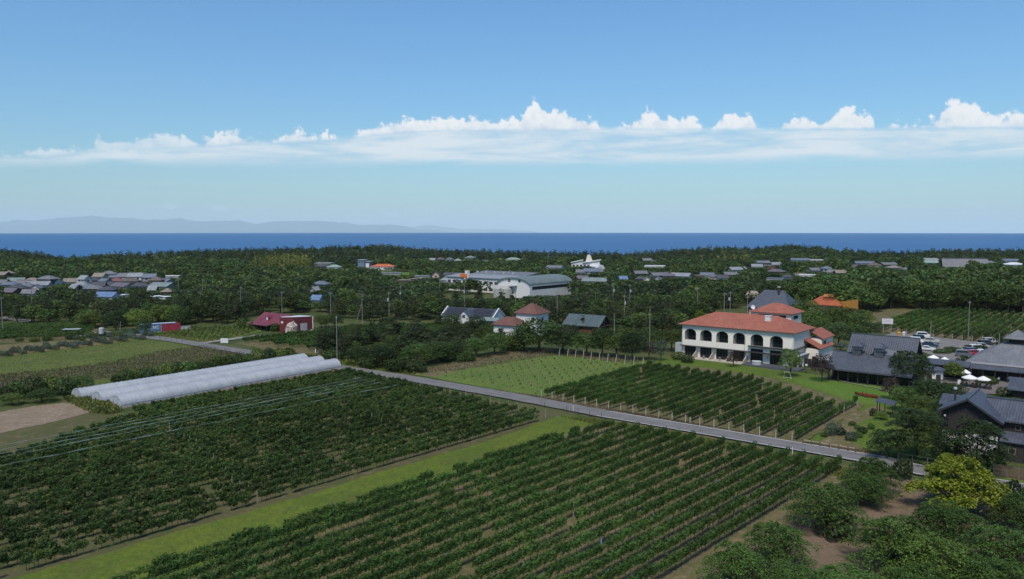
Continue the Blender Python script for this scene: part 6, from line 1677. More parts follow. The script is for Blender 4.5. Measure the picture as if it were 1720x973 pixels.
h = np.where((kind == 0) & (gy < 440), wr.uniform(9.0, 13.0, n), h)
h = np.where((gy > 500) & (WPX < 1150), h * wr.uniform(.85, 1.08, n), h)
w = np.where(kind == 0, wr.uniform(1.7, 2.7, n) * (1 + .0006 * d), np.where(kind == 1, wr.uniform(2.8, 4.6, n) * (1 + .0005 * d), 1.9))
w = np.where((kind == 1) & (WPX > 1290) & (gy > 458), w * 1.3, w)
z0 = ground_z(WP[:, 0], WP[:, 1])
# keep the skyline where the photograph has it, with single trees standing proud
lim = CAMH - d * (skyline(WPX) + 1.5 - wr.exponential(2.2, n) - 386.5) / FPX
h = np.minimum(h, np.maximum(lim - z0, 2.2))
ok = np.ones(n, bool)
for (fx, fy, fr) in FOOT: ok &= (WP[:, 0] - fx) ** 2 + (WP[:, 1] - fy) ** 2 > (fr + w * .35) ** 2
# open views: shrink or drop trees that would hide a house
for (x0, y0, x1, y1, hd) in KEEP:
    front = (d < hd + 1) & (WPX + w * FPX / d * .8 > x0) & (WPX - w * FPX / d * .8 < x1)
    zmax = CAMH - d * (y1 - 386.5) / FPX                      # tree top may rise to the lower edge of the opening
    hit = front & (z0 + h > zmax)
    h = np.where(hit, np.maximum(zmax - z0, 0.0) * .97, h)
ok &= h > 1.7
# fields and clearings inside the woods (ground outline in photograph pixels)
CLEAR = [[(480, 566), (600, 551), (700, 541), (735, 547), (640, 563), (560, 582)], [(560, 462), (620, 455), (760, 462), (700, 470), (600, 466)], [(566, 452), (600, 449), (600, 455), (572, 458)], [(1350, 452), (1420, 449), (1430, 456), (1360, 458)], [(740, 476), (860, 470), (860, 476), (745, 482)]]
for c in CLEAR: ok &= ~in_poly(WP, gpoly(c))
WP, WPX, d, kind, h, w, z0, gy = (a[ok] for a in (WP, WPX, d, kind, h, w, z0, gy))
order = np.argsort(d)
def zone_of(px):
    for lim, z in ((120, 'below the left end of the left village'), (330, 'below the left village'), (420, 'left of the red barn'), (560, 'behind the red barn and maroon shed'), (735, 'between maroon shed and solar-roofed house'), (840, 'around the solar-roofed house'), (960, 'below the gymnasium'), (1060, 'behind the log house'), (1150, 'left of the hotel'), (1300, 'above the hotel roof')):
        if px < lim: return z
    return 'above the orange-roofed building' if px < 1450 else 'above the billboard' if px < 1550 else 'behind the car park vineyard' if px < 1650 else 'behind the vineyard at the right edge'
def size_of(hh, a, b): return 'short' if hh < a else 'tall' if hh > b else 'mid-sized'
count = {0: 0, 1: 0, 2: 0}
CAP = {0: 292, 1: 225, 2: 60}
rest_ = {0: [], 1: [], 2: []}
tr_ = random.Random(8)
for i in order:
    k = int(kind[i]); s_w = w[i]; p = WP[i]
    vis = -40 < WPX[i] < 1760
    if count[k] < CAP[k] and vis:
        count[k] += 1
        hs = h[i]
        if k == 0: lab, grp, pr, bh, bw, nm = '%s slender dark plantation pine %s' % (size_of(hs, 5.5, 8.0), zone_of(WPX[i])), 'plantation pines', P_PINE, 9.0, 2.0, 'pine_tree'
        elif k == 1:
            if WPX[i] > 1290: lab, grp = '%s broadleaf tree of the dense right wood, %s' % (size_of(hs, 9.5, 12.5), zone_of(WPX[i])), 'trees of the right wood'
            else: lab, grp = '%s broadleaf tree among the pines %s' % (size_of(hs, 5.5, 8.0), zone_of(WPX[i])), 'broadleaf trees in the middle distance'
            pr, bh, bw, nm = P_BROAD, 9.0, 3.6, 'broadleaf_tree'
        else: lab, grp, pr, bh, bw, nm = 'yellow-green bamboo in the grove on the slope', 'bamboo grove', P_BAMBOO, 9.0, 1.3, 'bamboo'
        place_tree(nm, pr, tr_.randrange(7), p, hs, max(s_w, hs * .16), bh, bw, lab, grp, False, z=float(z0[i]))
    else: rest_[k].append(i)
def mass(name, idx, protos, bh, bw, mat, label):
    V, Q, T, o = [], [], [], 0
    r = np.random.default_rng(len(idx))
    for i in idx:
        v, q = protos[r.integers(len(protos))]
        a = r.uniform(0, 6.28); ca, sa = math.cos(a), math.sin(a); sw = w[i] / bw; sh = h[i] / bh
        x = (v[:, 0] * ca - v[:, 1] * sa) * sw + WP[i, 0]; y = (v[:, 0] * sa + v[:, 1] * ca) * sw + WP[i, 1]
        V.append(np.column_stack([x, y, v[:, 2] * sh + z0[i]])); Q.append(q + o); T.append(np.full(len(v), r.random())); o += len(v)
    if not V: return
    tag(inst(name, np_mesh(name, np.concatenate(V), np.concatenate(Q), mat, attrs={'plant': np.concatenate(T)})), label, 'wood', kind='stuff')
mass('far_pine_forest', rest_[0], F_PINE, 9.0, 2.0, M_PINE_A, 'dark belt of far pines along the shore and slopes')
F_BAMBOO = [bamboo_tree(990 + i, n=70, size=.9)[0] for i in range(5)]
mass('far_bamboo_grove', rest_[2], F_BAMBOO, 9.0, 1.3, M_BAMBOO_A, 'rest of the yellow-green bamboo grove')
mass('far_broadleaf_forest', rest_[1], F_BROAD, 9.0, 3.6, M_BROAD_A, 'far broadleaf wood around the villages')

# ------------------------------------------------------------------ trees and shrubs one can tell apart nearer by
P_NEAR = {}
def near_set(key, builder, leaf, k, **kw):
    P_NEAR[key] = proto(key, builder, leaf, M_BARK, k, **kw)
near_set('broad', broad_tree, M_BROAD, 4, n=2600, size=.36, nl=18)
near_set('dark', broad_tree, M_DARK, 4, n=3000, size=.34, nl=20)
near_set('bright', broad_tree, M_BRIGHT, 2, n=2200, size=.36, nl=16)
near_set('purple', broad_tree, M_PURPLE, 2, n=1700, size=.34, nl=13)
near_set('glauc', broad_tree, M_GLAUC, 2, n=1500, size=.36, nl=12)
near_set('spread', spray_bush, M_DARK, 2, n=7000, size=.24, rad=3.6, h=9.0)
near_set('bush', mound_bush, M_BROAD, 4, n=900, size=.24)
near_set('dbush', mound_bush, M_DARK, 3, n=900, size=.24)
near_set('gbush', mound_bush, M_GLAUC, 2, n=900, size=.20)
near_set('bbush', mound_bush, M_BRIGHT, 2, n=700, size=.26)
near_set('spray', spray_bush, M_SPRAY, 4)
near_set('gold', spray_bush, M_YELLOW, 1, n=15000, size=.17)
near_set('nearpine', pine_tree, M_PINE, 3, n=1500, size=.34)
BASE = {'broad': (9.0, 3.6), 'dark': (9.0, 3.6), 'bright': (9.0, 3.6), 'purple': (9.0, 3.6), 'glauc': (9.0, 3.6), 'spread': (9.0, 3.6), 'bush': (1.8, 1.6), 'dbush': (1.8, 1.6), 'gbush': (1.8, 1.6), 'bbush': (1.8, 1.6), 'spray': (3.6, 3.4), 'gold': (3.6, 3.4), 'nearpine': (9.0, 2.0)}
_cnt = {}
def plant(key, px, py, ytop, wpx, label, group=None, name=None, z=0.0):
    """base seen at (px, py), top at ytop, crown wpx wide in the photograph"""
    p = G(px, py, z); dist = p[1]
    hh = max(.5, CAMH - z - (ytop - 386.5) * math.hypot(dist, 0) / FPX); hh = (py - ytop) * dist / FPX * 1.02
    ww = wpx * dist / FPX / 2
    _cnt[key] = _cnt.get(key, -1) + 1
    bh, bw = BASE[key]
    nm = name or ('shrub' if key in ('bush', 'dbush', 'gbush', 'bbush', 'spray', 'gold') else 'tree')
    return place_tree(nm, P_NEAR[key], _cnt[key], p, hh, ww, bh, bw, label, group, True, z=z)
plant('bright', 1327, 634, 583, 38, 'bright green pointed tree before the right end of the hotel')
plant('purple', 1232, 617, 588, 26, 'small purple-leaved tree on the hotel lawn')
plant('purple', 1380, 642, 591, 40, 'dark purple tree between hotel and restaurant')
plant('dark', 1527, 652, 587, 70, 'big dark tree covering the right end of the restaurant')
plant('broad', 1602, 641, 607, 38, 'rounded green tree before the pavilion, clipped into clouds')
plant('dark', 1622, 628, 597, 34, 'dark tree just behind the rounded courtyard tree')
plant('purple', 1494, 672, 631, 32, 'dark reddish tree at the right end of the bright lawn')
plant('broad', 1515, 692, 645, 44, 'slight pale green tree on the lawn edge')
plant('dark', 1560, 682, 634, 70, 'broad dark tree between lawn and courtyard')
plant('broad', 1598, 676, 642, 50, 'green tree leaning over the courtyard edge')
plant('dark', 1625, 690, 660, 60, 'dark shrubby tree behind the gabled house chimney')
plant('spread', 1540, 772, 682, 135, 'large dark spreading tree by the garden shelter')
plant('dark', 1490, 772, 718, 62, 'dense dark tree at the garden corner by the lane')
plant('spread', 1640, 794, 694, 122, 'dark layered tree before the white wall of the gabled house')
plant('dark', 1592, 786, 716, 62, 'full dark tree at the left corner of the white wall')
plant('bush', 1668, 792, 752, 44, 'green bush under the layered tree by the white wall')
plant('dbush', 1515, 806, 768, 38, 'dark rounded evergreen bush on the near side of the lane')
plant('broad', 1700, 690, 668, 50, 'leafy tree at the right edge above the gabled house')
plant('gold', 1712, 700, 672, 40, 'yellow-leaved shrub at the right edge behind the gabled house')
plant('glauc', 1412, 590, 574, 30, 'blue-grey shrub between hotel wing and restaurant', name='shrub')
plant('broad', 1440, 572, 545, 44, 'green tree behind the restaurant roof, left side')
plant('dark', 1462, 568, 540, 36, 'dark tree behind the restaurant ridge')
# behind the hotel
for i, (key, px, py, yt, wp, lb) in enumerate([('bright', 1352, 552, 503, 52, 'bright green tree right behind the hotel stair block'), ('broad', 1390, 560, 512, 54, 'wide green tree behind the hotel wing'), ('broad', 1425, 556, 515, 50, 'green tree between orange-roofed building and restaurant'), ('broad', 1375, 575, 535, 46, 'leafy tree beside the hotel wing roof'),
        ('dark', 1408, 582, 540, 48, 'dark tree behind the grey-blue shrub'), ('broad', 1450, 548, 520, 36, 'tree at the corner of the meadow behind the restaurant'), ('bright', 1330, 540, 500, 40, 'tree between slate hall and orange roof'), ('bright', 1370, 566, 520, 50, 'bright green tree rising over the hotel wing'), ('bright', 1400, 550, 516, 48, 'light green tree before the orange-roofed building'), ('broad', 1436, 560, 524, 44, 'full green tree before the ochre wall'), ('gold', 1175, 548, 520, 26, 'small yellow tree above the left end of the hotel roof')]):
    plant(key, px, py, yt, wp, lb)
# belt behind the staked field and hotel vineyard
BELT = [('broad', 905, 592, 533, 84, 'broad green tree left of the log house'), ('dark', 945, 594, 545, 70, 'dark broad tree hiding the log house veranda'), ('broad', 880, 590, 552, 60, 'leafy tree below the brown-roofed house'), ('bush', 860, 590, 560, 52, 'bright bush at the headland corner'), ('broad', 985, 598, 556, 56, 'green tree below the log house gable'),
        ('broad', 1012, 600, 548, 50, 'tall green tree right of the log house'), ('bright', 1036, 602, 558, 48, 'light green tree in the belt above the end posts'), ('dark', 1062, 606, 556, 46, 'dark conifer-like tree in the belt above the end posts'), ('glauc', 1110, 607, 568, 26, 'blue-green conical tree on the hotel lawn corner'), ('purple', 1090, 604, 572, 30, 'brownish tree left of the blue-green conical tree'),
        ('broad', 1128, 590, 552, 44, 'green tree left of the hotel gable'), ('broad', 1090, 588, 548, 44, 'tree deep in the belt left of the hotel'), ('bush', 1140, 604, 590, 30, 'low bush at the hotel corner'), ('dbush', 1155, 610, 596, 24, 'dark low shrub before the first hotel terrace'), ('broad', 1052, 592, 548, 50, 'bushy tree in the second line of the belt')]
BELT += [('nearpine', 803, 512, 478, 20, 'lone pine before the school front'), ('nearpine', 768, 510, 486, 22, 'pine at the left corner of the school'), ('nearpine', 842, 512, 484, 18, 'thin pine before the gymnasium arch'), ('nearpine', 862, 516, 490, 16, 'second thin pine before the gymnasium arch'), ('nearpine', 975, 560, 530, 22, 'pine before the brown-roofed tower house')]
for b_ in BELT: plant(*b_)
# scrub between the maroon shed vineyard and the lane
SC_ = [('nearpine', 545, 590, 543, 34), ('nearpine', 570, 592, 540, 36), ('nearpine', 600, 594, 545, 38), ('nearpine', 628, 590, 538, 38), ('nearpine', 655, 592, 545, 36), ('nearpine', 690, 588, 540, 40), ('nearpine', 720, 588, 545, 38), ('nearpine', 750, 584, 545, 36), ('nearpine', 780, 580, 545, 34), ('nearpine', 810, 576, 548, 32), ('nearpine', 835, 580, 552, 32),
       ('nearpine', 585, 604, 562, 36), ('nearpine', 675, 604, 558, 38), ('nearpine', 735, 600, 560, 36), ('nearpine', 700, 575, 535, 34), ('nearpine', 660, 572, 532, 34), ('nearpine', 765, 568, 538, 32),
       ('dark', 642, 618, 578, 50), ('broad', 700, 614, 576, 56), ('broad', 735, 610, 572, 54), ('dark', 765, 606, 570, 40), ('broad', 600, 614, 580, 40), ('bush', 670, 624, 600, 46), ('dbush', 700, 626, 604, 40), ('bush', 560, 606, 586, 40), ('bright', 590, 600, 572, 34), ('broad', 800, 600, 566, 50), ('broad', 830, 596, 560, 48), ('bush', 780, 608, 590, 40), ('bush', 620, 618, 598, 40)]
_q = random.Random(12); _poly = [(525, 594), (560, 574), (640, 562), (730, 556), (860, 562), (880, 578), (770, 602), (700, 618), (640, 614), (600, 606)]
while len(SC_) < 92:
    px, py = _q.uniform(520, 880), _q.uniform(555, 618)
    if in_poly(np.array([[px, py]]), _poly)[0] and not (735 < px < 905 and py < 572):
        k = _q.choice(('nearpine', 'nearpine', 'broad', 'dark', 'bush')); hh = _q.uniform(20, 36) * (.5 if k == 'bush' else 1)
        SC_.append((k, px, py, py - hh, _q.uniform(24, 36)))
_on = {}
for i, (k, px, py, yt, wp) in enumerate(sorted(SC_, key=lambda q: q[1])):
    _kk = 'p' if k == 'nearpine' else 'b' if k in ('bush', 'dbush') else 't'; _on[_kk] = _on.get(_kk, -1) + 1; _o = ', %s from the left' % ordn(_on[_kk])
    if k == 'nearpine': plant(k, px, py, yt, wp, 'dark scrub pine in the thicket above the lane' + _o, 'thicket pines', 'pine_tree')
    elif k in ('bush', 'dbush'): plant(k, px, py, yt, wp, 'low bush in the thicket above the lane' + _o, 'thicket bushes')
    else: plant(k, px, py, yt, wp, 'bushy broadleaf tree in the thicket above the lane' + _o, 'thicket trees')
# left: round trees behind the far vineyard, by the containers and the barn
for (k, px, py, yt, wp, lb) in [('dark', 195, 556, 520, 44, 'dark round tree behind the water tank'), ('broad', 150, 552, 520, 40, 'green tree above the far left vineyard'), ('bright', 232, 556, 518, 44, 'lighter green tree left of the blue container'), ('dark', 243, 563, 535, 26, 'dark tree overhanging the end of the blue container'), ('broad', 305, 552, 515, 40, 'green tree behind the red container'),
        ('bright', 290, 548, 510, 36, 'yellowish green tree behind the containers'), ('bbush', 407, 553, 534, 18, 'yellow-green shrub left of the barn'), ('bush', 424, 553, 540, 14, 'green shrub before the barn veranda'), ('bush', 463, 557, 542, 18, 'dark shrub between barn and maroon shed'), ('broad', 540, 552, 528, 26, 'tree right of the maroon shed'), ('broad', 562, 552, 525, 30, 'tree behind the yard right of the maroon shed'), ('bush', 110, 549, 538, 24, 'bush behind the far left vineyard')]:
    plant(k, px, py, yt, wp, lb)
for (k, px, py, yt, wp, lb) in [('broad', 760, 556, 526, 34, 'tree before the left half of the solar-roofed house'), ('nearpine', 742, 552, 524, 24, 'pine at the left corner of the solar-roofed house'), ('dark', 800, 560, 530, 36, 'dark tree before the gable of the solar-roofed house'), ('broad', 1545, 700, 664, 56, 'green tree between garden shelter and courtyard'), ('dark', 1590, 712, 672, 54, 'dark tree left of the gabled house'), ('broad', 1480, 706, 690, 24, 'young tree behind the garden shelter'), ('bush', 1560, 712, 692, 50, 'bush below the gabled house left corner'), ('dark', 1530, 716, 684, 60, 'dense tree behind the large spreading one')]:
    plant(k, px, py, yt, wp, lb)
# hedge left of and behind the tunnels
for i, (px, py, yt, wp) in enumerate(sorted([(8, 672, 648, 40), (30, 668, 640, 44), (58, 668, 632, 46), (85, 664, 630, 44), (112, 664, 634, 44), (138, 660, 630, 40), (20, 680, 660, 40), (70, 676, 652, 44), (-30, 676, 645, 46)])):
    plant(('bush', 'dbush', 'broad')[i % 3], px, py, yt, wp, '%s dense dark bush from the left in the hedge left of the tunnels' % ORD[i], 'hedge left of the tunnels', 'hedge_bush')
for i, px in enumerate(range(196, 500, 17)):
    py = 652 - (px - 150) * .152
    plant('bush' if i % 3 else 'dbush', px, py + (i % 2) * 2, py - 16 - (i * 7 % 9), 24 + (i * 5 % 9), '%s leafy bush from the left in the hedge behind the plastic tunnels' % ORD[i], 'hedge behind the tunnels', 'hedge_bush')
# blue-green saplings in front of the meadow
for i, px in enumerate(range(-10, 262, 8)):
    py = 598 - max(0, px) * .125 + (i * 37 % 7) - 3
    plant('gbush', px, py, py - 8 - (i * 13 % 6), 12 + (i * 7 % 5), '%s blue-green sapling from the left in the line along the meadow' % ORD[i], 'blue-green saplings along the meadow', 'sapling')
for i, px in enumerate(range(120, 262, 9)):
    py = 588 - px * .125 + (i * 17 % 5)
    plant('gbush' if i % 2 else 'bush', px, py - 2, py - 11, 13, '%s sapling from the left in the second line by the meadow' % ORD[i], 'green saplings by the meadow', 'sapling')
for i, (px, py, yt, wp) in enumerate([(80, 572, 562, 18), (95, 566, 554, 16), (33, 574, 566, 14), (150, 566, 556, 22), (120, 570, 560, 22), (200, 566, 556, 20), (58, 574, 566, 16)]):
    plant('bush', px, py, yt, wp, 'scruffy bush by the water tank clutter, %s from the left' % ORD[sorted([80, 95, 33, 150, 120, 200, 58]).index(px)], 'bushes by the water tank')
# feathery bushes in the right foreground
FG = [('spray', 1385, 890, 806, 150, 'feathery bush closest to the last vine row, below the lane'), ('spray', 1305, 958, 872, 150, 'feathery bush beside the lower part of the last vine row'), ('spray', 1235, 1000, 905, 150, 'feathery bush at the bottom, beside the last vine row'), ('spray', 1462, 830, 765, 110, 'feathery bush at the lane edge, below the white line'), ('spray', 1450, 850, 790, 110, 'low feathery bush behind the two largest ones'),
      ('gold', 1610, 862, 762, 180, 'golden yellow-green bush beside the lane, brightest in the foreground'), ('spray', 1585, 915, 842, 165, 'green feathery bush under the golden one'), ('spray', 1500, 962, 858, 200, 'wide feathery bush in the middle of the foreground'), ('spray', 1565, 985, 890, 180, 'feathery bush low in the middle of the foreground'), ('spray', 1420, 1020, 950, 190, 'feathery bush cut by the bottom edge'),
      ('spray', 1690, 970, 880, 190, 'feathery bush at the lower right corner'), ('spray', 1718, 895, 822, 130, 'feathery bush at the right edge below the lane'), ('spray', 1655, 1010, 930, 180, 'feathery bush along the bottom edge near the right corner'), ('dbush', 1405, 905, 862, 70, 'dark low bush between two feathery ones'), ('dbush', 1702, 842, 806, 40, 'dark bush by the lane at the right edge'), ('spray', 1330, 1015, 945, 150, 'feathery bush at the bottom left of the bush plot'), ('spray', 1545, 1020, 950, 180, 'feathery bush at the bottom edge, centre of the bush plot')]
for f_ in FG: plant(*f_)
# garden bushes
for (k, px, py, yt, wp, lb) in [('gbush', 1400, 733, 706, 28, 'silvery bush with bluish foot in the garden'), ('dbush', 1413, 732, 718, 20, 'dark low shrub beside the silvery bush'), ('gbush', 1430, 742, 725, 24, 'grey lavender mound in the garden'), ('dbush', 1449, 729, 717, 20, 'dark green mound behind the lavender'), ('bush', 1441, 736, 724, 18, 'green bush against the lavender mound'), ('bush', 1432, 716, 707, 14, 'small flowering bush at the garden back'),
        ('dbush', 1385, 735, 726, 14, 'brownish low plant by the dry patch'), ('bush', 1463, 722, 710, 14, 'thin brown-green shrub by the garden grass'), ('dbush', 1467, 700, 686, 16, 'dark shrub at the foot of the garden shelter'), ('bush', 1440, 612 + 110, 713, 10, 'little pale flower clump in the garden')]:
    plant(k, px, py, yt, wp, lb)
for i, (px, py, yt, wp, lb) in enumerate([(1540, 606, 590, 30, 'shrub by the restaurant gable'), (1640, 590, 578, 40, 'low hedge along the car park, left stretch'), (1600, 592, 582, 30, 'low hedge along the car park, middle stretch'), (1580, 594, 586, 30, 'low hedge along the car park, right of the gable'), (1690, 592, 566, 30, 'dark tree behind the pavilion cupola'), (1560, 656, 640, 24, 'shrub before the round annex'), (1590, 660, 646, 24, 'shrub right of the round annex'), (1660, 645, 632, 36, 'shrubs behind the parasols'), (1690, 668, 650, 34, 'shrub at the courtyard edge by the gabled house'), (1670, 676, 664, 26, 'low shrub beside the gabled house roof')]):
    plant('dbush' if i in (4, 5) else 'bush', px, py, yt, wp, lb)

# ------------------------------------------------------------------ grass one cannot count
M_DRYG = leaf_mat('dry_grass_blades', (0.12, 0.095, 0.06), (0.19, 0.15, 0.09), (0.10, 0.11, 0.04), 0.5)
def tufts(name, poly_px, n, size, mat, label, hgt=.5, seed=1, world=None):
    r = np.random.default_rng(seed); poly = gpoly(poly_px) if world is None else world
    a = np.array(poly); lo, hi = a.min(0), a.max(0)
    P = np.zeros((0, 2))
    while len(P) < n:
        q = r.uniform(lo, hi, (n * 3, 2)); q = q[in_poly(q, poly)]
        P = np.concatenate([P, q]) if len(q) else P
    P = P[:n]
    # gather into drifts
    P = P + r.normal(size=P.shape) * .15
    hh = hgt * r.uniform(.4, 1.2, n)
    C = np.column_stack([P, hh * .5 + .02])
    ang = r.uniform(0, math.pi, n); u = np.column_stack([np.cos(ang), np.sin(ang), np.zeros(n)]) * (size * r.uniform(.5, 1.1, n))[:, None] * .5
    up = np.column_stack([r.normal(size=n) * .25, r.normal(size=n) * .25, np.ones(n)]) * hh[:, None] * .5
    V = np.stack([C - u * .5 - up, C + u * .5 - up, C + u + up, C - u + up], 1).reshape(-1, 3)
    tag(inst(name, np_mesh(name, V, np.arange(4 * n).reshape(-1, 4), mat)), label, 'grass', kind='stuff')
tufts('meadow_grass', [(-60, 604), (0, 598), (150, 582), (250, 568), (300, 576), (420, 598), (400, 604), (140, 655), (-60, 664)], 9000, .22, M_GRASS, 'tufty grass of the hay meadow', .2)
tufts('seeding_grass', [(-60, 640), (0, 630), (100, 620), (190, 608), (260, 592), (340, 581), (412, 594), (400, 606), (300, 620), (140, 642), (-60, 664)], 8000, .25, M_HAY, 'brown seed heads in the meadow', .4, 2)
tufts('weeds', [(108, 672), (150, 660), (205, 690), (190, 697), (150, 694)], 1600, .4, M_GRASS, 'tall weeds before the tunnel ends', .8, 3)
tufts('verge_grass', [(860, 661), (905, 667), (1150, 710), (1335, 744), (1480, 762), (1490, 769), (1290, 736), (1030, 693)], 5000, .25, M_DRYG, 'dry grass tufts along the far edge of the lane', .35, 4)
tufts('verge_grass', [(940, 700), (1005, 706), (1190, 738), (1330, 768), (1452, 794), (1440, 812), (1300, 772), (1160, 742), (1000, 714)], 4500, .3, M_GRASS, 'grass tufts along the near edge of the lane', .35, 5)
tufts('headland_grass', [(690, 628), (800, 600), (880, 586), (950, 588), (1085, 606), (1060, 612), (930, 598), (770, 624)], 5000, .25, M_DRYG, 'straw coloured grass on the headland', .4, 6)
tufts('young_field_grass', [(712, 630), (880, 598), (940, 596), (1082, 611), (905, 664), (862, 656)], 2500, .2, M_GRASS, 'patchy grass among the stakes', .15, 7)
tufts('container_grass', [(255, 563), (330, 550), (415, 550), (432, 557), (392, 567), (345, 577)], 5000, .4, M_GRASS, 'rough grass under the young trellis', .5, 12)
tufts('roadside_weeds', [(420, 592), (470, 592), (560, 602), (690, 623), (700, 630), (590, 615), (480, 603)], 3000, .4, M_GRASS, 'tall weeds beside the lane below the thicket', .6, 13)

# ------------------------------------------------------------------ utility poles
M_POLE = plain('pole_concrete', (.19, .187, .18), .8, .12, 2)
_p = MB(); _p.cyl(0, 0, -.3, 13.0, .14, .09, 9); POLE_MAST = _p.mesh('mast', M_POLE)
_p = MB(); _p.box(-.8, .8, -.04, .04, 12.25, 12.34); POLE_ARM = _p.mesh('crossarm', M_POLE)
_p = MB()
for x in (-.72, -.3, .3, .72): _p.cyl(x, 0, 12.34, 12.6, .04, .03, 6)
POLE_INS = _p.mesh('insulators', M_ALU)
_p = MB(); _p.cyl(.42, 0, 9.4, 10.5, .3, .3, 10); _p.box(.1, .42, -.05, .05, 9.9, 10.0); POLE_TR = _p.mesh('transformer', M_ALU)
POLES = [(2, 498, 0, 'at the left edge before the pines'), (52, 478, 1, 'at the left village, left part'), (129, 478, 0, 'in the left village beside a black wall'), (211, 477, 1, 'among the left village houses, centre'), (299, 464, 0, 'right of the left village'), (340, 470, 1, 'on the slope right of the left village'), (404, 481, 0, 'before the wood left of the bamboo'),
         (473, 489, 1, 'above the red barn'), (555, 490, 1, 'above the maroon shed'), (608, 492, 0, 'tallest near the vineyard beside the shed, with a stay pole'), (653, 490, 2, 'with transformer left of the school'), (673, 480, 2, 'with transformer on the slope left of the school'), (738, 464, 0, 'left of the school, pale and thin'), (565, 530, 1, 'in the yard right of the maroon shed'),
         (866, 483, 1, 'before the gymnasium'), (936, 489, 1, 'right of the brown-roofed house'), (1030, 476, 2, 'with transformer beyond the log house'), (1058, 477, 2, 'with transformer, second beyond the log house'), (1049, 495, 2, 'in the pines right of the log house'), (1032, 527, 0, 'behind the belt of trees, short'), (1092, 518, 1, 'left of the hotel roof'), (1006, 544, 0, 'beside the log house gable'),
         (1172, 483, 0, 'above the hotel roof left corner'), (1227, 489, 2, 'with transformer above the hotel ridge'), (1217, 491, 1, 'left of the one above the hotel ridge'), (1256, 497, 1, 'left of the slate-roofed hall'), (1629, 505, 1, 'in the vineyard beyond the car park'), (1564, 539, 0, 'short, at the car park edge'), (1679, 560, 0, 'short, at the far car park corner'), (780, 478, 2, 'before the white school front'), (1310, 438, 0, 'in the right hamlets'), (920, 430, 0, 'far back, right of the gymnasium')]
for i, (px, py, k, w_) in enumerate(POLES):
    short = px in (1564, 1679, 1032, 1006)
    hgt = 8.0 if short else 13.0
    p = at_top(px, py, hgt)
    t = thing('utility_pole', 'concrete utility pole ' + w_, 'pole', (p[0], p[1], float(ground_z(*p))), .3 + i * .37, 'utility poles', (1, 1, hgt / 13.0))
    inst('mast', POLE_MAST, t)
    if k >= 1 or not short: inst('crossarm', POLE_ARM, t); inst('insulators', POLE_INS, t)
    if k == 2: inst('transformer', POLE_TR, t)
    if px == 608:
        m = MB(); m.tube([(2.6, -1, -.2), (.15, 0, 9.2)], .11, 7); m.build('stay_pole', M_POLE, t)
t = thing('leaning_pole', 'thin leaning pole with braces beside the road by the water tank', 'pole', G(201, 562), 0)
m = MB(); m.tube([(0, 0, 0), (.5, 0, 4.6)], .08, 6); m.build('mast', M_POLE, t); m = MB(); m.tube([(-.7, 0, 0), (.3, 0, 2.6)], .05, 5); m.tube([(.9, 0, 0), (.3, 0, 2.6)], .05, 5); m.build('brace', M_POLE, t)
# tank, troughs and clutter by the road
t = thing('water_tank', 'silver cylindrical water tank on a dark stand', 'tank', G(171, 567), 0)
m = MB(); m.lathe([(0, 1.3), (.85, 1.3), (.85, 3.1), (.5, 3.35), (0, 3.42)], n=18); m.build('drum', M_ALU, t, False)
for a in range(4):
    m = MB(); q = a * math.pi / 2 + .5; m.bar((.7 * math.cos(q), .7 * math.sin(q), 0), (.7 * math.cos(q), .7 * math.sin(q), 1.3), .12); m.build('leg', M_IRON, t)
for (px, py, s, lb) in [(128, 564, 1.3, 'left white plastic crate of the pair by the tank'), (133, 564, 1.5, 'right and larger white plastic crate by the tank'), (156, 563, 1.1, 'small cream drum between tank and crates'), (161, 565, 1.3, 'pinkish crate beside the water tank')]:
    t = thing('crate', lb, 'crate', G(px, py), .3)
    m = MB(); m.box(-s / 2, s / 2, -s / 2, s / 2, .1, s); m.build('body', M_WHITE if 'white' in lb else M_PINK, t); m = MB(); m.box(-s / 2 - .04, s / 2 + .04, -s / 2 - .04, s / 2 + .04, s - .1, s + .03); m.build('rim', M_CONC, t); m = MB(); m.box(-s / 2, s / 2, -.15, .15, 0, .1); m.build('skid', M_DARKWOOD, t)
t = thing('block_wall', 'low concrete wall left of the white crates', 'wall', G(112, 569), .25)
m = MB(); m.box(0, 3.2, 0, .3, 0, 1.0); m.build('blocks', M_CONC, t); m = MB(); m.box(-.05, 3.25, -.05, .35, 1.0, 1.06); m.build('coping', M_CONC, t)
t = thing('open_shed', 'small open shed with flat grey roof by the far left vineyard', 'shed', G(106, 565), .2)
m = MB(); m.box(-.2, 5.2, -.2, 2.4, 2.2, 2.34); m.build('roof', M_ALU, t)
for x, y in ((0, 0), (5, 0), (0, 2.2), (5, 2.2)):
    m = MB(); m.box(x - .06, x + .06, y - .06, y + .06, 0, 2.2); m.build('post', M_DARKWOOD, t)
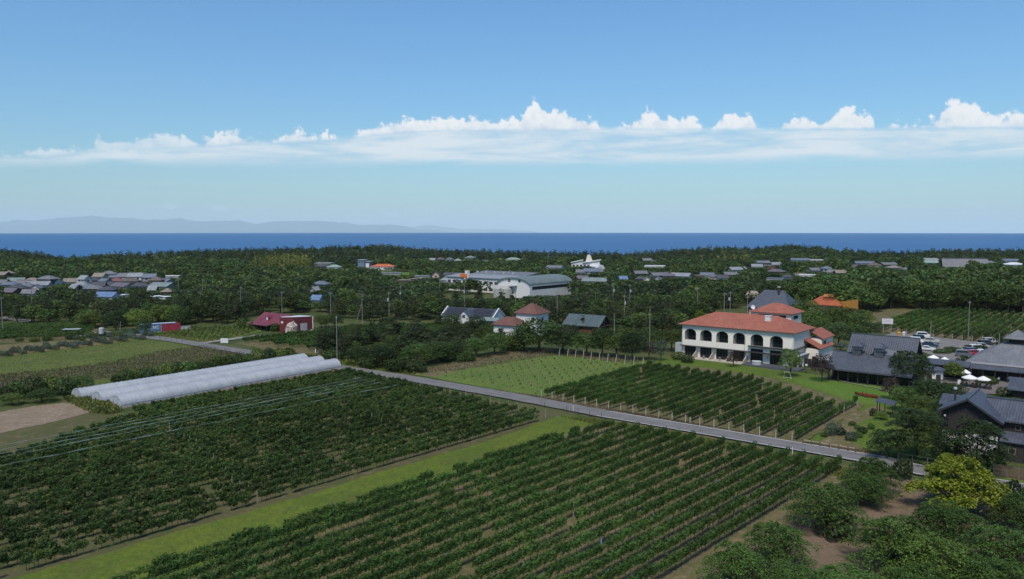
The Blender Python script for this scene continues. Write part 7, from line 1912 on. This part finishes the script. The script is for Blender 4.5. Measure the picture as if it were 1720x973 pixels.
# signs
def sign(px, py, w_, h_, z_, label, mat=M_WHITE, rz=0.0, legs=2):
    t = thing('sign', label, 'sign', G(px, py), rz)
    m = MB(); m.box(-w_ / 2, w_ / 2, -.04, .04, z_, z_ + h_); m.build('panel', mat, t)
    m = MB(); m.box(-w_ / 2 - .04, w_ / 2 + .04, -.06, -.041, z_ - .04, z_ + .02); m.box(-w_ / 2 - .04, w_ / 2 + .04, -.06, -.041, z_ + h_ - .02, z_ + h_ + .04); m.build('rim', M_ALU, t)
    for x in ((-w_ * .35, w_ * .35) if legs == 2 else (0,)):
        m = MB(); m.box(x - .05, x + .05, .045, .14, 0, z_ + h_ * .9); m.build('leg', M_ALU, t)
    return t
sign(377, 578, 2.5, 1.5, .35, 'plain white board sign at the track junction', rz=-.1)
t = sign(532, 594, .95, 1.5, .25, 'small white sheet-metal sign with dark panel by the shed vineyard'); m = MB(); m.box(-.16, .24, -.08, -.045, .35, 1.2); m.build('dark_panel', M_IRON, t)
t = sign(1490, 560, 3.6, 1.9, 3.3, 'large pale billboard on legs beyond the restaurant', plain('pale_billboard', (.55, .50, .54), .6, .06, .8), rz=-.25)
m = MB(); m.box(-.9, .9, -.075, -.061, 4.3, 4.45); m.build('print_line', M_ALU, t)
# kei truck in the yard
def truck():
    t = thing('small_truck', 'small white truck parked in the yard before the maroon shed', 'truck', (*G(520, 564), .25), RZ + .5)
    m = MB(); m.extrude_y([(0, .45), (0, 1.1), (.35, 1.75), (1.3, 1.78), (1.35, .45)], -.7, .7); m.build('cab', M_WHITE, t)
    m = MB(); m.box(1.4, 3.3, -.7, .7, .6, .72); m.box(1.4, 3.3, -.72, -.66, .72, 1.0); m.box(1.4, 3.3, .66, .72, .72, 1.0); m.box(3.26, 3.32, -.66, .66, .72, 1.0); m.build('bed', M_WHITE, t)
    m = MB(); m.hexa([(.02, -.6, 1.15), (.02, .6, 1.15), (.06, .6, 1.15), (.06, -.6, 1.15)], [(.30, -.58, 1.68), (.30, .58, 1.68), (.36, .58, 1.68), (.36, -.58, 1.68)]); m.box(.45, 1.2, -.715, -.703, 1.15, 1.65); m.box(.45, 1.2, .703, .715, 1.15, 1.65); m.build('window', M_GLASS, t)
    for x in (.55, 2.6):
        for y in (-.62, .62):
            m = MB(); m.lathe([(0, -.09), (.27, -.09), (.27, .09), (0, .09)], n=12); o = m.build('wheel', M_IRON, t); o.location = (x, y, .27); o.rotation_euler = (math.pi / 2, 0, 0)
truck()

# ------------------------------------------------------------------ parked cars
M_TYRE = plain('tyre', (.02, .02, .02), .85, .1)
def car_paint(name, c):
    m, b = new_mat(name); finish(b, c, .28, .5); m.node_tree.nodes['Principled BSDF'].inputs['Coat Weight'].default_value = .5; MATS[name] = m; return m
PAINT = {k: car_paint('paint_' + k, v) for k, v in {'white': (.62, .62, .61), 'black': (.015, .015, .018), 'beige': (.42, .40, .33), 'navy': (.02, .03, .055), 'red': (.30, .02, .03), 'silver': (.33, .34, .35), 'blue': (.06, .14, .27), 'grey': (.10, .105, .11)}.items()}
_w = MB(); _w.lathe([(0, -.1), (.2, -.1), (.31, -.08), (.31, .08), (.2, .1), (0, .1)], n=14); WHEEL = _w.mesh('tyre', M_TYRE)
_w = MB(); _w.lathe([(0, -.112), (.19, -.108)], n=12); _w.lathe([(.19, .108), (0, .112)], n=12); RIM = _w.mesh('rim', M_ALU)
_w = MB(); _w.box(-.16, .16, -.03, .03, -.07, .07); HEADL = _w.mesh('headlight', M_WHITE)
PROF = {'van': ([(0, .35), (0, .9), (.08, 1.75), (.3, 1.88), (3.0, 1.88), (3.45, 1.2), (4.1, 1.02), (4.25, .75), (4.25, .35)], 1.72, [(.25, 1.1), (.3, 1.7), (2.95, 1.72), (3.35, 1.15)]),
        'suv': ([(0, .42), (0, .95), (.15, 1.1), (.45, 1.62), (2.6, 1.66), (3.25, 1.08), (4.25, .98), (4.45, .7), (4.45, .42)], 1.78, [(.35, 1.1), (.6, 1.52), (2.5, 1.55), (3.05, 1.1)]),
        'sedan': ([(0, .35), (0, .85), (.6, .95), (1.2, 1.4), (2.4, 1.42), (3.1, .98), (4.2, .82), (4.35, .6), (4.35, .35)], 1.7, [(.85, .96), (1.3, 1.33), (2.3, 1.35), (2.9, .97)])}
def car_meshes(kind):
    prof, w_, win = PROF[kind]
    n = len(prof); zc = 1.0
    m = MB()
    V = []
    for s in (-1, 1):
        for x, z in prof:
            tap = 1.0 if z <= zc else 1.0 - .28 * (z - zc)          # tumblehome
            V.append((x, s * w_ / 2 * tap, z))
    m.add(V, [tuple(range(n)), tuple(range(2 * n - 1, n - 1, -1))] + [((i + 1) % n, i, n + i, n + (i + 1) % n) for i in range(n)])
    g = MB()
    for s in (-1, 1):
        q = [(x, s * (w_ / 2 * (1.0 if z <= zc else 1.0 - .28 * (z - zc)) + .012), z) for x, z in win]
        g.add(q, [(0, 1, 2, 3) if s > 0 else (3, 2, 1, 0)])
    f0 = max(i for i, p in enumerate(prof) if p[1] > 1.3)             # windscreen between roof and bonnet
    (xa, za), (xb, zb) = prof[f0], prof[f0 + 1]
    d = Vector((zb - za, 0, -(xb - xa))).normalized() * -.015
    def W_(z): return w_ / 2 * (1.0 if z <= zc else 1.0 - .28 * (z - zc)) - .1
    lo = (xa + (xb - xa) * .08, za + (zb - za) * .08); hi = (xa + (xb - xa) * .9, za + (zb - za) * .9)
    g.add([(lo[0] + .02, -W_(lo[1]), lo[1] + .012), (lo[0] + .02, W_(lo[1]), lo[1] + .012), (hi[0] + .02, W_(hi[1]), hi[1] + .012), (hi[0] + .02, -W_(hi[1]), hi[1] + .012)], [(3, 2, 1, 0)])
    i0 = 2 if kind != 'sedan' else 2
    (xa, za), (xb, zb) = prof[1 if kind == 'van' else 2], prof[2 if kind == 'van' else 3]
    g.add([(xa - .015, -W_(1.05), max(za, 1.02)), (xa - .015, W_(1.05), max(za, 1.02)), (xb - .02, W_(zb), zb - .08), (xb - .02, -W_(zb), zb - .08)], [(0, 1, 2, 3)])
    return m, g
CARM = {}
def car(px, py, kind, paint, label, head=0.0):
    if kind not in CARM: CARM[kind] = car_meshes(kind)
    b_, g = CARM[kind]
    t = thing('parked_car', label, 'car', (*G(px, py), .2), head, 'cars in the car park')
    L = PROF[kind][0][-1][0]
    o = b_.build('body', PAINT[paint], t); o.location = (-L / 2, 0, 0); g.build('window', M_GLASS, t).location = (-L / 2, 0, 0)
    for x in (.85, L - .9):
        for y in (-.72, .72):
            w_ = inst('wheel', WHEEL, t, (x - L / 2, y, .31), rot=(math.pi / 2, 0, 0)); inst('rim', RIM, w_)
    for y in (-.6, .6): inst('headlight', HEADL, t, (L / 2 - .03, y, .68), rot=(0, 0, math.pi / 2))
H1 = RZ + .12
car(1551, 568, 'van', 'white', 'white van at the back of the car park group by the restaurant', H1 + .1)
car(1545, 573, 'van', 'black', 'black van beside the restaurant gable', H1)
car(1540, 577, 'van', 'white', 'white minivan half hidden by the restaurant ridge', H1)
car(1565, 577, 'suv', 'beige', 'beige off-road car facing the open car park', H1 - .1)
car(1563, 584, 'suv', 'navy', 'dark blue hatchback between the beige and the white car', H1 - .05)
car(1558, 590, 'sedan', 'white', 'white saloon nearest the restaurant gable', H1)
H2 = RZ + .75
for i, (px, py, k, c, lb) in enumerate([(1663, 578, 'van', 'silver', 'silver-blue van at the far end of the right parking row'), (1656, 582, 'van', 'black', 'black car second from the far end of the right parking row'), (1649, 586, 'suv', 'silver', 'grey car third from the far end of the right parking row'), (1641, 590, 'van', 'white', 'white car in the middle of the right parking row'), (1634, 594, 'suv', 'navy', 'dark car behind the red one in the right parking row'),
        (1636, 598, 'suv', 'red', 'red car in the right parking row'), (1650, 596, 'sedan', 'white', 'white car beside the red one'), (1662, 600, 'sedan', 'blue', 'blue car at the near end by the pavilion roof'), (1619, 600, 'van', 'grey', 'long dark grey wagon parked along the hedge'), (1705, 583, 'van', 'white', 'white car behind the pavilion cupola')]):
    car(px, py, k, c, lb, H2 if px != 1619 else H1)
# round yellow and white caps and a bollard at the car park edge
for px, py, m_, lb in [(1510, 564, plain('yellow_plastic', (.55, .30, .03), .5, .1), 'yellow plastic barrier at the car park edge'), (1518, 564, M_WHITE, 'white plastic barrier beside the yellow one')]:
    t = thing('barrier', lb, 'barrier', G(px, py), .2)
    m = MB(); m.lathe([(.5, 0), (.45, .7), (.62, .8), (.62, 1.15), (.3, 1.35), (0, 1.38)], n=12); m.build('drum', m_, t); m = MB(); m.cyl(0, 0, -.02, .1, .7, n=12); m.build('foot', M_IRON, t)
t = thing('bollard', 'thin white bollard at the vineyard edge of the car park', 'bollard', G(1524, 560), 0); m = MB(); m.cyl(0, 0, 0, 1.3, .14, n=8); m.build('stem', M_WHITE, t); m = MB(); m.cyl(0, 0, 1.3, 1.42, .18, .1, n=8); m.build('cap', M_WHITE, t)

# ------------------------------------------------------------------ courtyard: parasols, tables, person
def parasol(px, ytop, wpx, label, z=3.0):
    p = at_top(px, ytop, z); r = wpx * p[1] / FPX / 2
    t = thing('parasol', label, 'parasol', (*p, 0), .3, 'white parasols')
    n = 8; m = MB(); o = [(r * math.cos(2 * math.pi * i / n), r * math.sin(2 * math.pi * i / n), z - .75) for i in range(n)]
    m.add([(0, 0, z)] + o + [(q[0], q[1], q[2] - .18) for q in o], [(0, 1 + i, 1 + (i + 1) % n) for i in range(n)] + [(1 + i, 9 + i, 9 + (i + 1) % n, 1 + (i + 1) % n) for i in range(n)]); m.build('canopy', M_CANVAS, t)
    m = MB(); m.cyl(0, 0, 0, z + .12, .035, n=6); m.build('pole', M_DARKWOOD, t); m = MB(); m.cyl(0, 0, .25, .35, .32, n=10); m.build('foot', M_IRON, t)
    m = MB()
    for i in range(n): m.bar((0, 0, z - .06), (o[i][0] * .98, o[i][1] * .98, z - .78), .03)
    m.build('ribs', M_DARKWOOD, t)
    return p
ps = [parasol(1629, 629, 25, 'white parasol in front left over the courtyard tables'), parasol(1652, 631.5, 23, 'white parasol in front right over the courtyard tables'), parasol(1622, 620.5, 17, 'white parasol behind the front pair, partly hidden by a tree'), parasol(1568, 596, 18, 'white parasol behind the restaurant gable, left one'), parasol(1587, 599.5, 15, 'smaller white parasol behind the walkway roof')]
CH = {}
def chair(p, rz, label):
    if not CH:
        m = MB(); m.box(-.22, .22, -.22, .22, .42, .47); CH['s'] = m.mesh('seat', M_DARKWOOD); m = MB(); m.box(-.22, .22, .19, .23, .5, .9); CH['b'] = m.mesh('backrest', M_DARKWOOD); m = MB(); m.box(-.02, .02, -.02, .02, 0, .42); CH['l'] = m.mesh('leg', M_DARKWOOD)
    t = thing('chair', label, 'chair', (*p, .14), rz, 'courtyard chairs')
    inst('seat', CH['s'], t); inst('backrest', CH['b'], t)
    for x in (-.19, .19):
        for y in (-.19, .19): inst('leg', CH['l'], t, (x, y, 0))
for i, p in enumerate(ps[:2]):
    w_ = ('left', 'right')[i]
    for j, dx in enumerate((-1.1, 1.0)):
        q = frame(p, dx, -.3)
        t = thing('table', 'dark wooden table under the front %s parasol, %s one' % (w_, ('left', 'right')[j]), 'table', (*q, .14), RZ, 'courtyard tables')
        m = MB(); m.box(-.8, .8, -.4, .4, .68, .73); m.build('table_top', plain('worn_wood', (.13, .11, .10), .7, .2, 2), t)
        for x in (-.7, .7):
            for y in (-.32, .32): m = MB(); m.box(x - .03, x + .03, y - .03, y + .03, 0, .68); m.build('leg', M_DARKWOOD, t)
        for k, (cx, cy, r_) in enumerate([(-.4, -.75, math.pi), (.4, -.75, math.pi), (-.4, .75, 0), (.4, .75, 0)]):
            chair(frame(q, cx, cy), RZ + r_, 'dark chair, %s of the %s table under the front %s parasol' % (('near left', 'near right', 'far left', 'far right')[k], ('left', 'right')[j], w_))
t = thing('notice_board', 'small white folding notice board beside the courtyard tables', 'sign', (*G(1611, 647), .14), RZ)
m = MB(); m.hexa([(-.3, -.25, 0), (.3, -.25, 0), (.3, -.21, 0), (-.3, -.21, 0)], [(-.3, -.04, 1.1), (.3, -.04, 1.1), (.3, 0, 1.1), (-.3, 0, 1.1)]); m.build('front_panel', M_WHITE, t); m = MB(); m.hexa([(-.3, .21, 0), (.3, .21, 0), (.3, .25, 0), (-.3, .25, 0)], [(-.3, 0.005, 1.1), (.3, 0.005, 1.1), (.3, .045, 1.1), (-.3, .045, 1.1)]); m.build('back_panel', M_WHITE, t)

def person():
    """walking figure grown from a skeleton; clothes by height along the body"""
    J = {'pel': (0, 0, .95, .13, .10), 'wai': (0, 0, 1.08, .125, .095), 'che': (0, -.01, 1.30, .155, .105), 'nec': (0, 0, 1.46, .06, .06), 'hd0': (0, -.015, 1.56, .075, .085), 'hd1': (0, -.02, 1.66, .085, .10), 'hd2': (0, -.01, 1.74, .05, .06),
         'hl': (.09, 0, .90, .085, .085), 'kl': (.10, -.14, .50, .06, .06), 'al': (.10, -.06, .09, .042, .042), 'tl': (.11, -.22, .04, .035, .03), 'hr': (-.09, 0, .90, .085, .085), 'kr': (-.10, .06, .50, .06, .06), 'ar': (-.10, .24, .12, .042, .042), 'tr': (-.11, .12, .04, .035, .03),
         'sl': (.19, 0, 1.40, .055, .055), 'el': (.24, .08, 1.13, .042, .042), 'wl': (.24, -.02, .90, .03, .03), 'ml': (.24, -.06, .83, .036, .022), 'sr': (-.19, 0, 1.40, .055, .055), 'er': (-.24, -.02, 1.13, .042, .042), 'wr': (-.23, -.16, .93, .03, .03), 'mr': (-.23, -.21, .88, .036, .022)}
    E = [('pel', 'wai'), ('wai', 'che'), ('che', 'nec'), ('nec', 'hd0'), ('hd0', 'hd1'), ('hd1', 'hd2'), ('pel', 'hl'), ('hl', 'kl'), ('kl', 'al'), ('al', 'tl'), ('pel', 'hr'), ('hr', 'kr'), ('kr', 'ar'), ('ar', 'tr'), ('che', 'sl'), ('sl', 'el'), ('el', 'wl'), ('wl', 'ml'), ('che', 'sr'), ('sr', 'er'), ('er', 'wr'), ('wr', 'mr')]
    for s, mm in (('l', 'ml'), ('r', 'mr')):
        b0 = J[mm]
        for i, (dx, ln) in enumerate(((-.028, .062), (-.010, .075), (.008, .07), (.026, .055))):
            J['f%s%d' % (s, i)] = (b0[0] + dx, b0[1] - .02, b0[2] - ln, .009, .009); E.append((mm, 'f%s%d' % (s, i)))
        J['t' + s + 'h'] = (b0[0], b0[1] - .05, b0[2] + .005, .011, .011); E.append((mm, 't' + s + 'h'))
    N = list(J); me = bpy.data.meshes.new('person')
    me.from_pydata([J[k][:3] for k in N], [(N.index(a), N.index(b_)) for a, b_ in E], [])
    ob = bpy.data.objects.new('person', me); COL.objects.link(ob)
    md = ob.modifiers.new('skin', 'SKIN'); md.branch_smoothing = .3
    sv = me.skin_vertices[0].data
    for i, k in enumerate(N): sv[i].radius = J[k][3:5]; sv[i].use_root = (k == 'pel')
    ob.modifiers.new('sub', 'SUBSURF').levels = 1; ob.modifiers['sub'].render_levels = 1
    dg = bpy.context.evaluated_depsgraph_get()
    m2 = bpy.data.meshes.new_from_object(ob.evaluated_get(dg)); bpy.data.objects.remove(ob)
    for c in (plain('skin', (.42, .26, .19), .6, .05), plain('light_blue_shirt', (.30, .45, .62), .8, .06), plain('dark_trousers', (.02, .02, .028), .85, .1), plain('black_hair', (.012, .01, .01), .7, .1), plain('shoes', (.03, .028, .025), .7, .1)): m2.materials.append(c)
    for p in m2.polygons:
        c = p.center; z = c.z; arm = abs(c.x) > .175 and z < 1.35
        p.material_index = 3 if (z > 1.68 or (z > 1.56 and c.y > .02)) else 0 if (z > 1.46 or (arm and z < 1.16)) else 1 if z > .98 or arm else 2 if z > .09 else 4
        p.use_smooth = True
    o = inst('person', m2, None, (*G(1677, 646), .13), 2.2); tag(o, 'person in light blue shirt and dark trousers walking across the courtyard', 'person')
    return o
person()

# ------------------------------------------------------------------ garden and roadside furniture
t = thing('garden_shelter', 'small open shelter with dark lean-to roof beside the lawn', 'shelter', G(1470, 697), RZ)
m = MB(); lo = [(0, -.4, 2.7), (3.4, -.4, 2.3), (3.4, 2.2, 2.6), (0, 2.2, 3.0)]; m.hexa(lo, [(a, b_, c + .12) for a, b_, c in lo]); m.build('roof', M_SLATE2, t)
for x, y, z in ((.3, 0, 2.7), (1.7, 0, 2.5), (3.1, 0, 2.35), (.3, 1.9, 2.9), (3.1, 1.9, 2.55)):
    m = MB(); m.box(x - .07, x + .07, y - .07, y + .07, 0, z); m.build('post', M_DARKWOOD, t)
# red flower bed
t = thing('flower_bed', 'red flowering bed in a pointed strip on the bright lawn', 'flower bed', G(1457, 666), 0)
a, b_ = Vector((*G(1436, 662), 0)), Vector((*G(1476, 671), 0)); c0 = Vector((*G(1457, 666), 0))
r = np.random.default_rng(3); n = 700; u = r.random(n); wd = np.sin(u * math.pi) ** .8 * 1.5
pos = np.array([[(a + (b_ - a) * q - c0).x, (a + (b_ - a) * q - c0).y] for q in u]); dv = (b_ - a).normalized(); nv = np.array([-dv.y, dv.x])
pos = pos + nv * (r.uniform(-1, 1, n) * wd)[:, None]
C = np.column_stack([pos, r.uniform(.25, .5, n)])
V, Q = leaf_quads(C, r.normal(size=(n, 3)) * .5 + [0, 0, 1], .22, r); inst('blossoms', np_mesh('blossoms', V, Q, leaf_mat('red_blossom', (.085, .018, .012), (.20, .036, .018), (.12, .06, .02), .3, .1)), t)
C[:, 2] *= .5; V, Q = leaf_quads(C, r.normal(size=(n, 3)), .3, r); inst('leaves', np_mesh('leaves', V, Q, M_BROAD), t)
# low wooden rail by the lane
t = thing('wooden_rail', 'low brown wooden rail with posts along the lane by the garden', 'rail', (*G(1349, 747), 0), 0)
a = Vector((*G(1349, 747), .0)); e = Vector((*G(1437, 762), 0))
for i, f in enumerate((.0, .16, .33, .51, .69, .86, 1.0)):
    q = (e - a) * f; m = MB(); m.box(q.x - .09, q.x + .09, q.y - .09, q.y + .09, -.1, 1.0); m.build('post', plain('brown_timber', (.13, .08, .05), .85, .2, 3), t)
m = MB(); m.bar((0, 0, .82), ((e - a).x, (e - a).y, .82), .12, .14); m.build('rail', plain('grey_timber', (.32, .26, .2), .85, .2, 3), t)
# wire fence along the lane before the gabled house, and brick-red low wall
def fence(a, e, n, hgt, label, rails=(.35, .7, 1.05), mat=M_ALU):
    a, e = Vector((*a, 0)), Vector((*e, 0)); t = thing('fence', label, 'fence', a, 0)
    for i in range(n + 1):
        q = (e - a) * (i / n); m = MB(); m.box(q.x - .05, q.x + .05, q.y - .05, q.y + .05, -.1, hgt); m.build('post', mat, t)
    for z in rails: m = MB(); m.bar((0, 0, z * hgt), ((e - a).x, (e - a).y, z * hgt), .05, .06); m.build('rail', mat, t)
    return t
M_FENCE = plain('fence_paint', (.15, .145, .13), .6, .15, 2)
fence(G(1508, 776), G(1690, 806), 7, 1.35, 'thin grey rail fence along the lane before the dark trees', (.5, 1.0), M_FENCE)
t = thing('slat_fence', 'brownish horizontal slat fence beside the lane at the right edge', 'fence', (*G(1668, 800), 0), math.atan2(G(1760, 816)[1] - G(1668, 800)[1], G(1760, 816)[0] - G(1668, 800)[0]))
for i in range(7):
    m = MB(); m.box(0, 16, -.03, .03, .12 + i * .26, .33 + i * .26); m.build('slat', plain('brown_slat', (.13, .085, .06), .85, .25, 2), t)
for i in range(6): m = MB(); m.box(i * 3.1, i * 3.1 + .12, -.12, -.035, -.1, 2.0); m.build('post', M_FENCE, t)
# delineator posts and thin guard posts along the lane
_d = MB(); _d.cyl(0, 0, 0, 1.0, .05, n=6); DEL = _d.mesh('delineator', M_WHITE)
for i, (px, py, lb) in enumerate([(963, 692, 'white roadside marker post at the top of the grass strip'), (1331, 764, 'white roadside marker post in the middle of the lane edge'), (1440, 789, 'white roadside marker post by the foreground bushes'), (1159, 712, 'white marker post on the far verge before the hotel vines')]):
    tag(inst('marker_post', DEL, None, (*G(px, py), 0.02), 0, (1.2, 1.2, 1.25)), lb, 'marker post', 'roadside marker posts')
_d = MB(); _d.cyl(0, 0, 0, 1.35, .04, n=6); GP = _d.mesh('guard_post', M_IRON)
for i, (px, py) in enumerate([(915, 686), (952, 693), (971, 697), (990, 701), (1010, 705)]):
    tag(inst('guard_post', GP, None, (*G(px, py), 0), 0), '%s thin dark post along the lane at the head of the strip' % ORD[i], 'post', 'dark posts along the lane')
for i, (px, py) in enumerate([(260, 570), (269, 571.5), (279, 573), (288, 574), (297, 575.5), (306, 577)]):
    tag(inst('guard_post', GP, None, (*G(px, py), 0), 0, (1, 1, 1.2)), '%s thin dark post along the lane by the meadow, from the left' % ORD[i], 'post', 'dark posts along the meadow lane')
# stone in the verge, lamp on the hotel path
t = thing('garden_lamp', 'white globe lamp beside the hotel path', 'lamp', G(1354, 628), 0)
m = MB(); m.cyl(0, 0, 0, 1.9, .05, n=6); m.build('pole', M_IRON, t); m = MB(); m.lathe([(0, 1.85), (.26, 1.95), (.34, 2.15), (.26, 2.38), (0, 2.48)], n=12); m.build('globe', M_WHITE, t)
t = thing('swing_frame', 'thin white frame standing at the lawn edge by the bright tree', 'frame', G(1322, 637), RZ)
m = MB(); m.tube([(-1.0, 0, 0), (-.6, 0, 1.7), (.6, 0, 1.7), (1.1, 0, 0)], .04, 6); m.build('frame', M_WHITE, t); m = MB(); m.bar((-.9, 0, .4), (1.0, 0, .4), .05); m.build('crossbar', M_WHITE, t)
for (px, py, yt, lb) in [(1296, 606, 594, 'small potted tree on the dark hotel deck'), (1264, 605, 593, 'pale shrub beside the hotel terrace wall')]:
    plant('bush', px, py - 2, yt, 14, lb, z=.48)
t = thing('dark_fence', 'black board fence between hotel porch and restaurant', 'fence', (*frame(HOTEL_A, 33.4, 4.0), 0), RZ)
for i in range(10): m = MB(); m.box(i * .9, i * .9 + .86, 0, .08, .05, 2.3); m.build('board', M_DARKWOOD, t)
m = MB(); m.box(0, 9, .09, .15, 2.0, 2.12); m.build('rail', M_DARKWOOD, t)
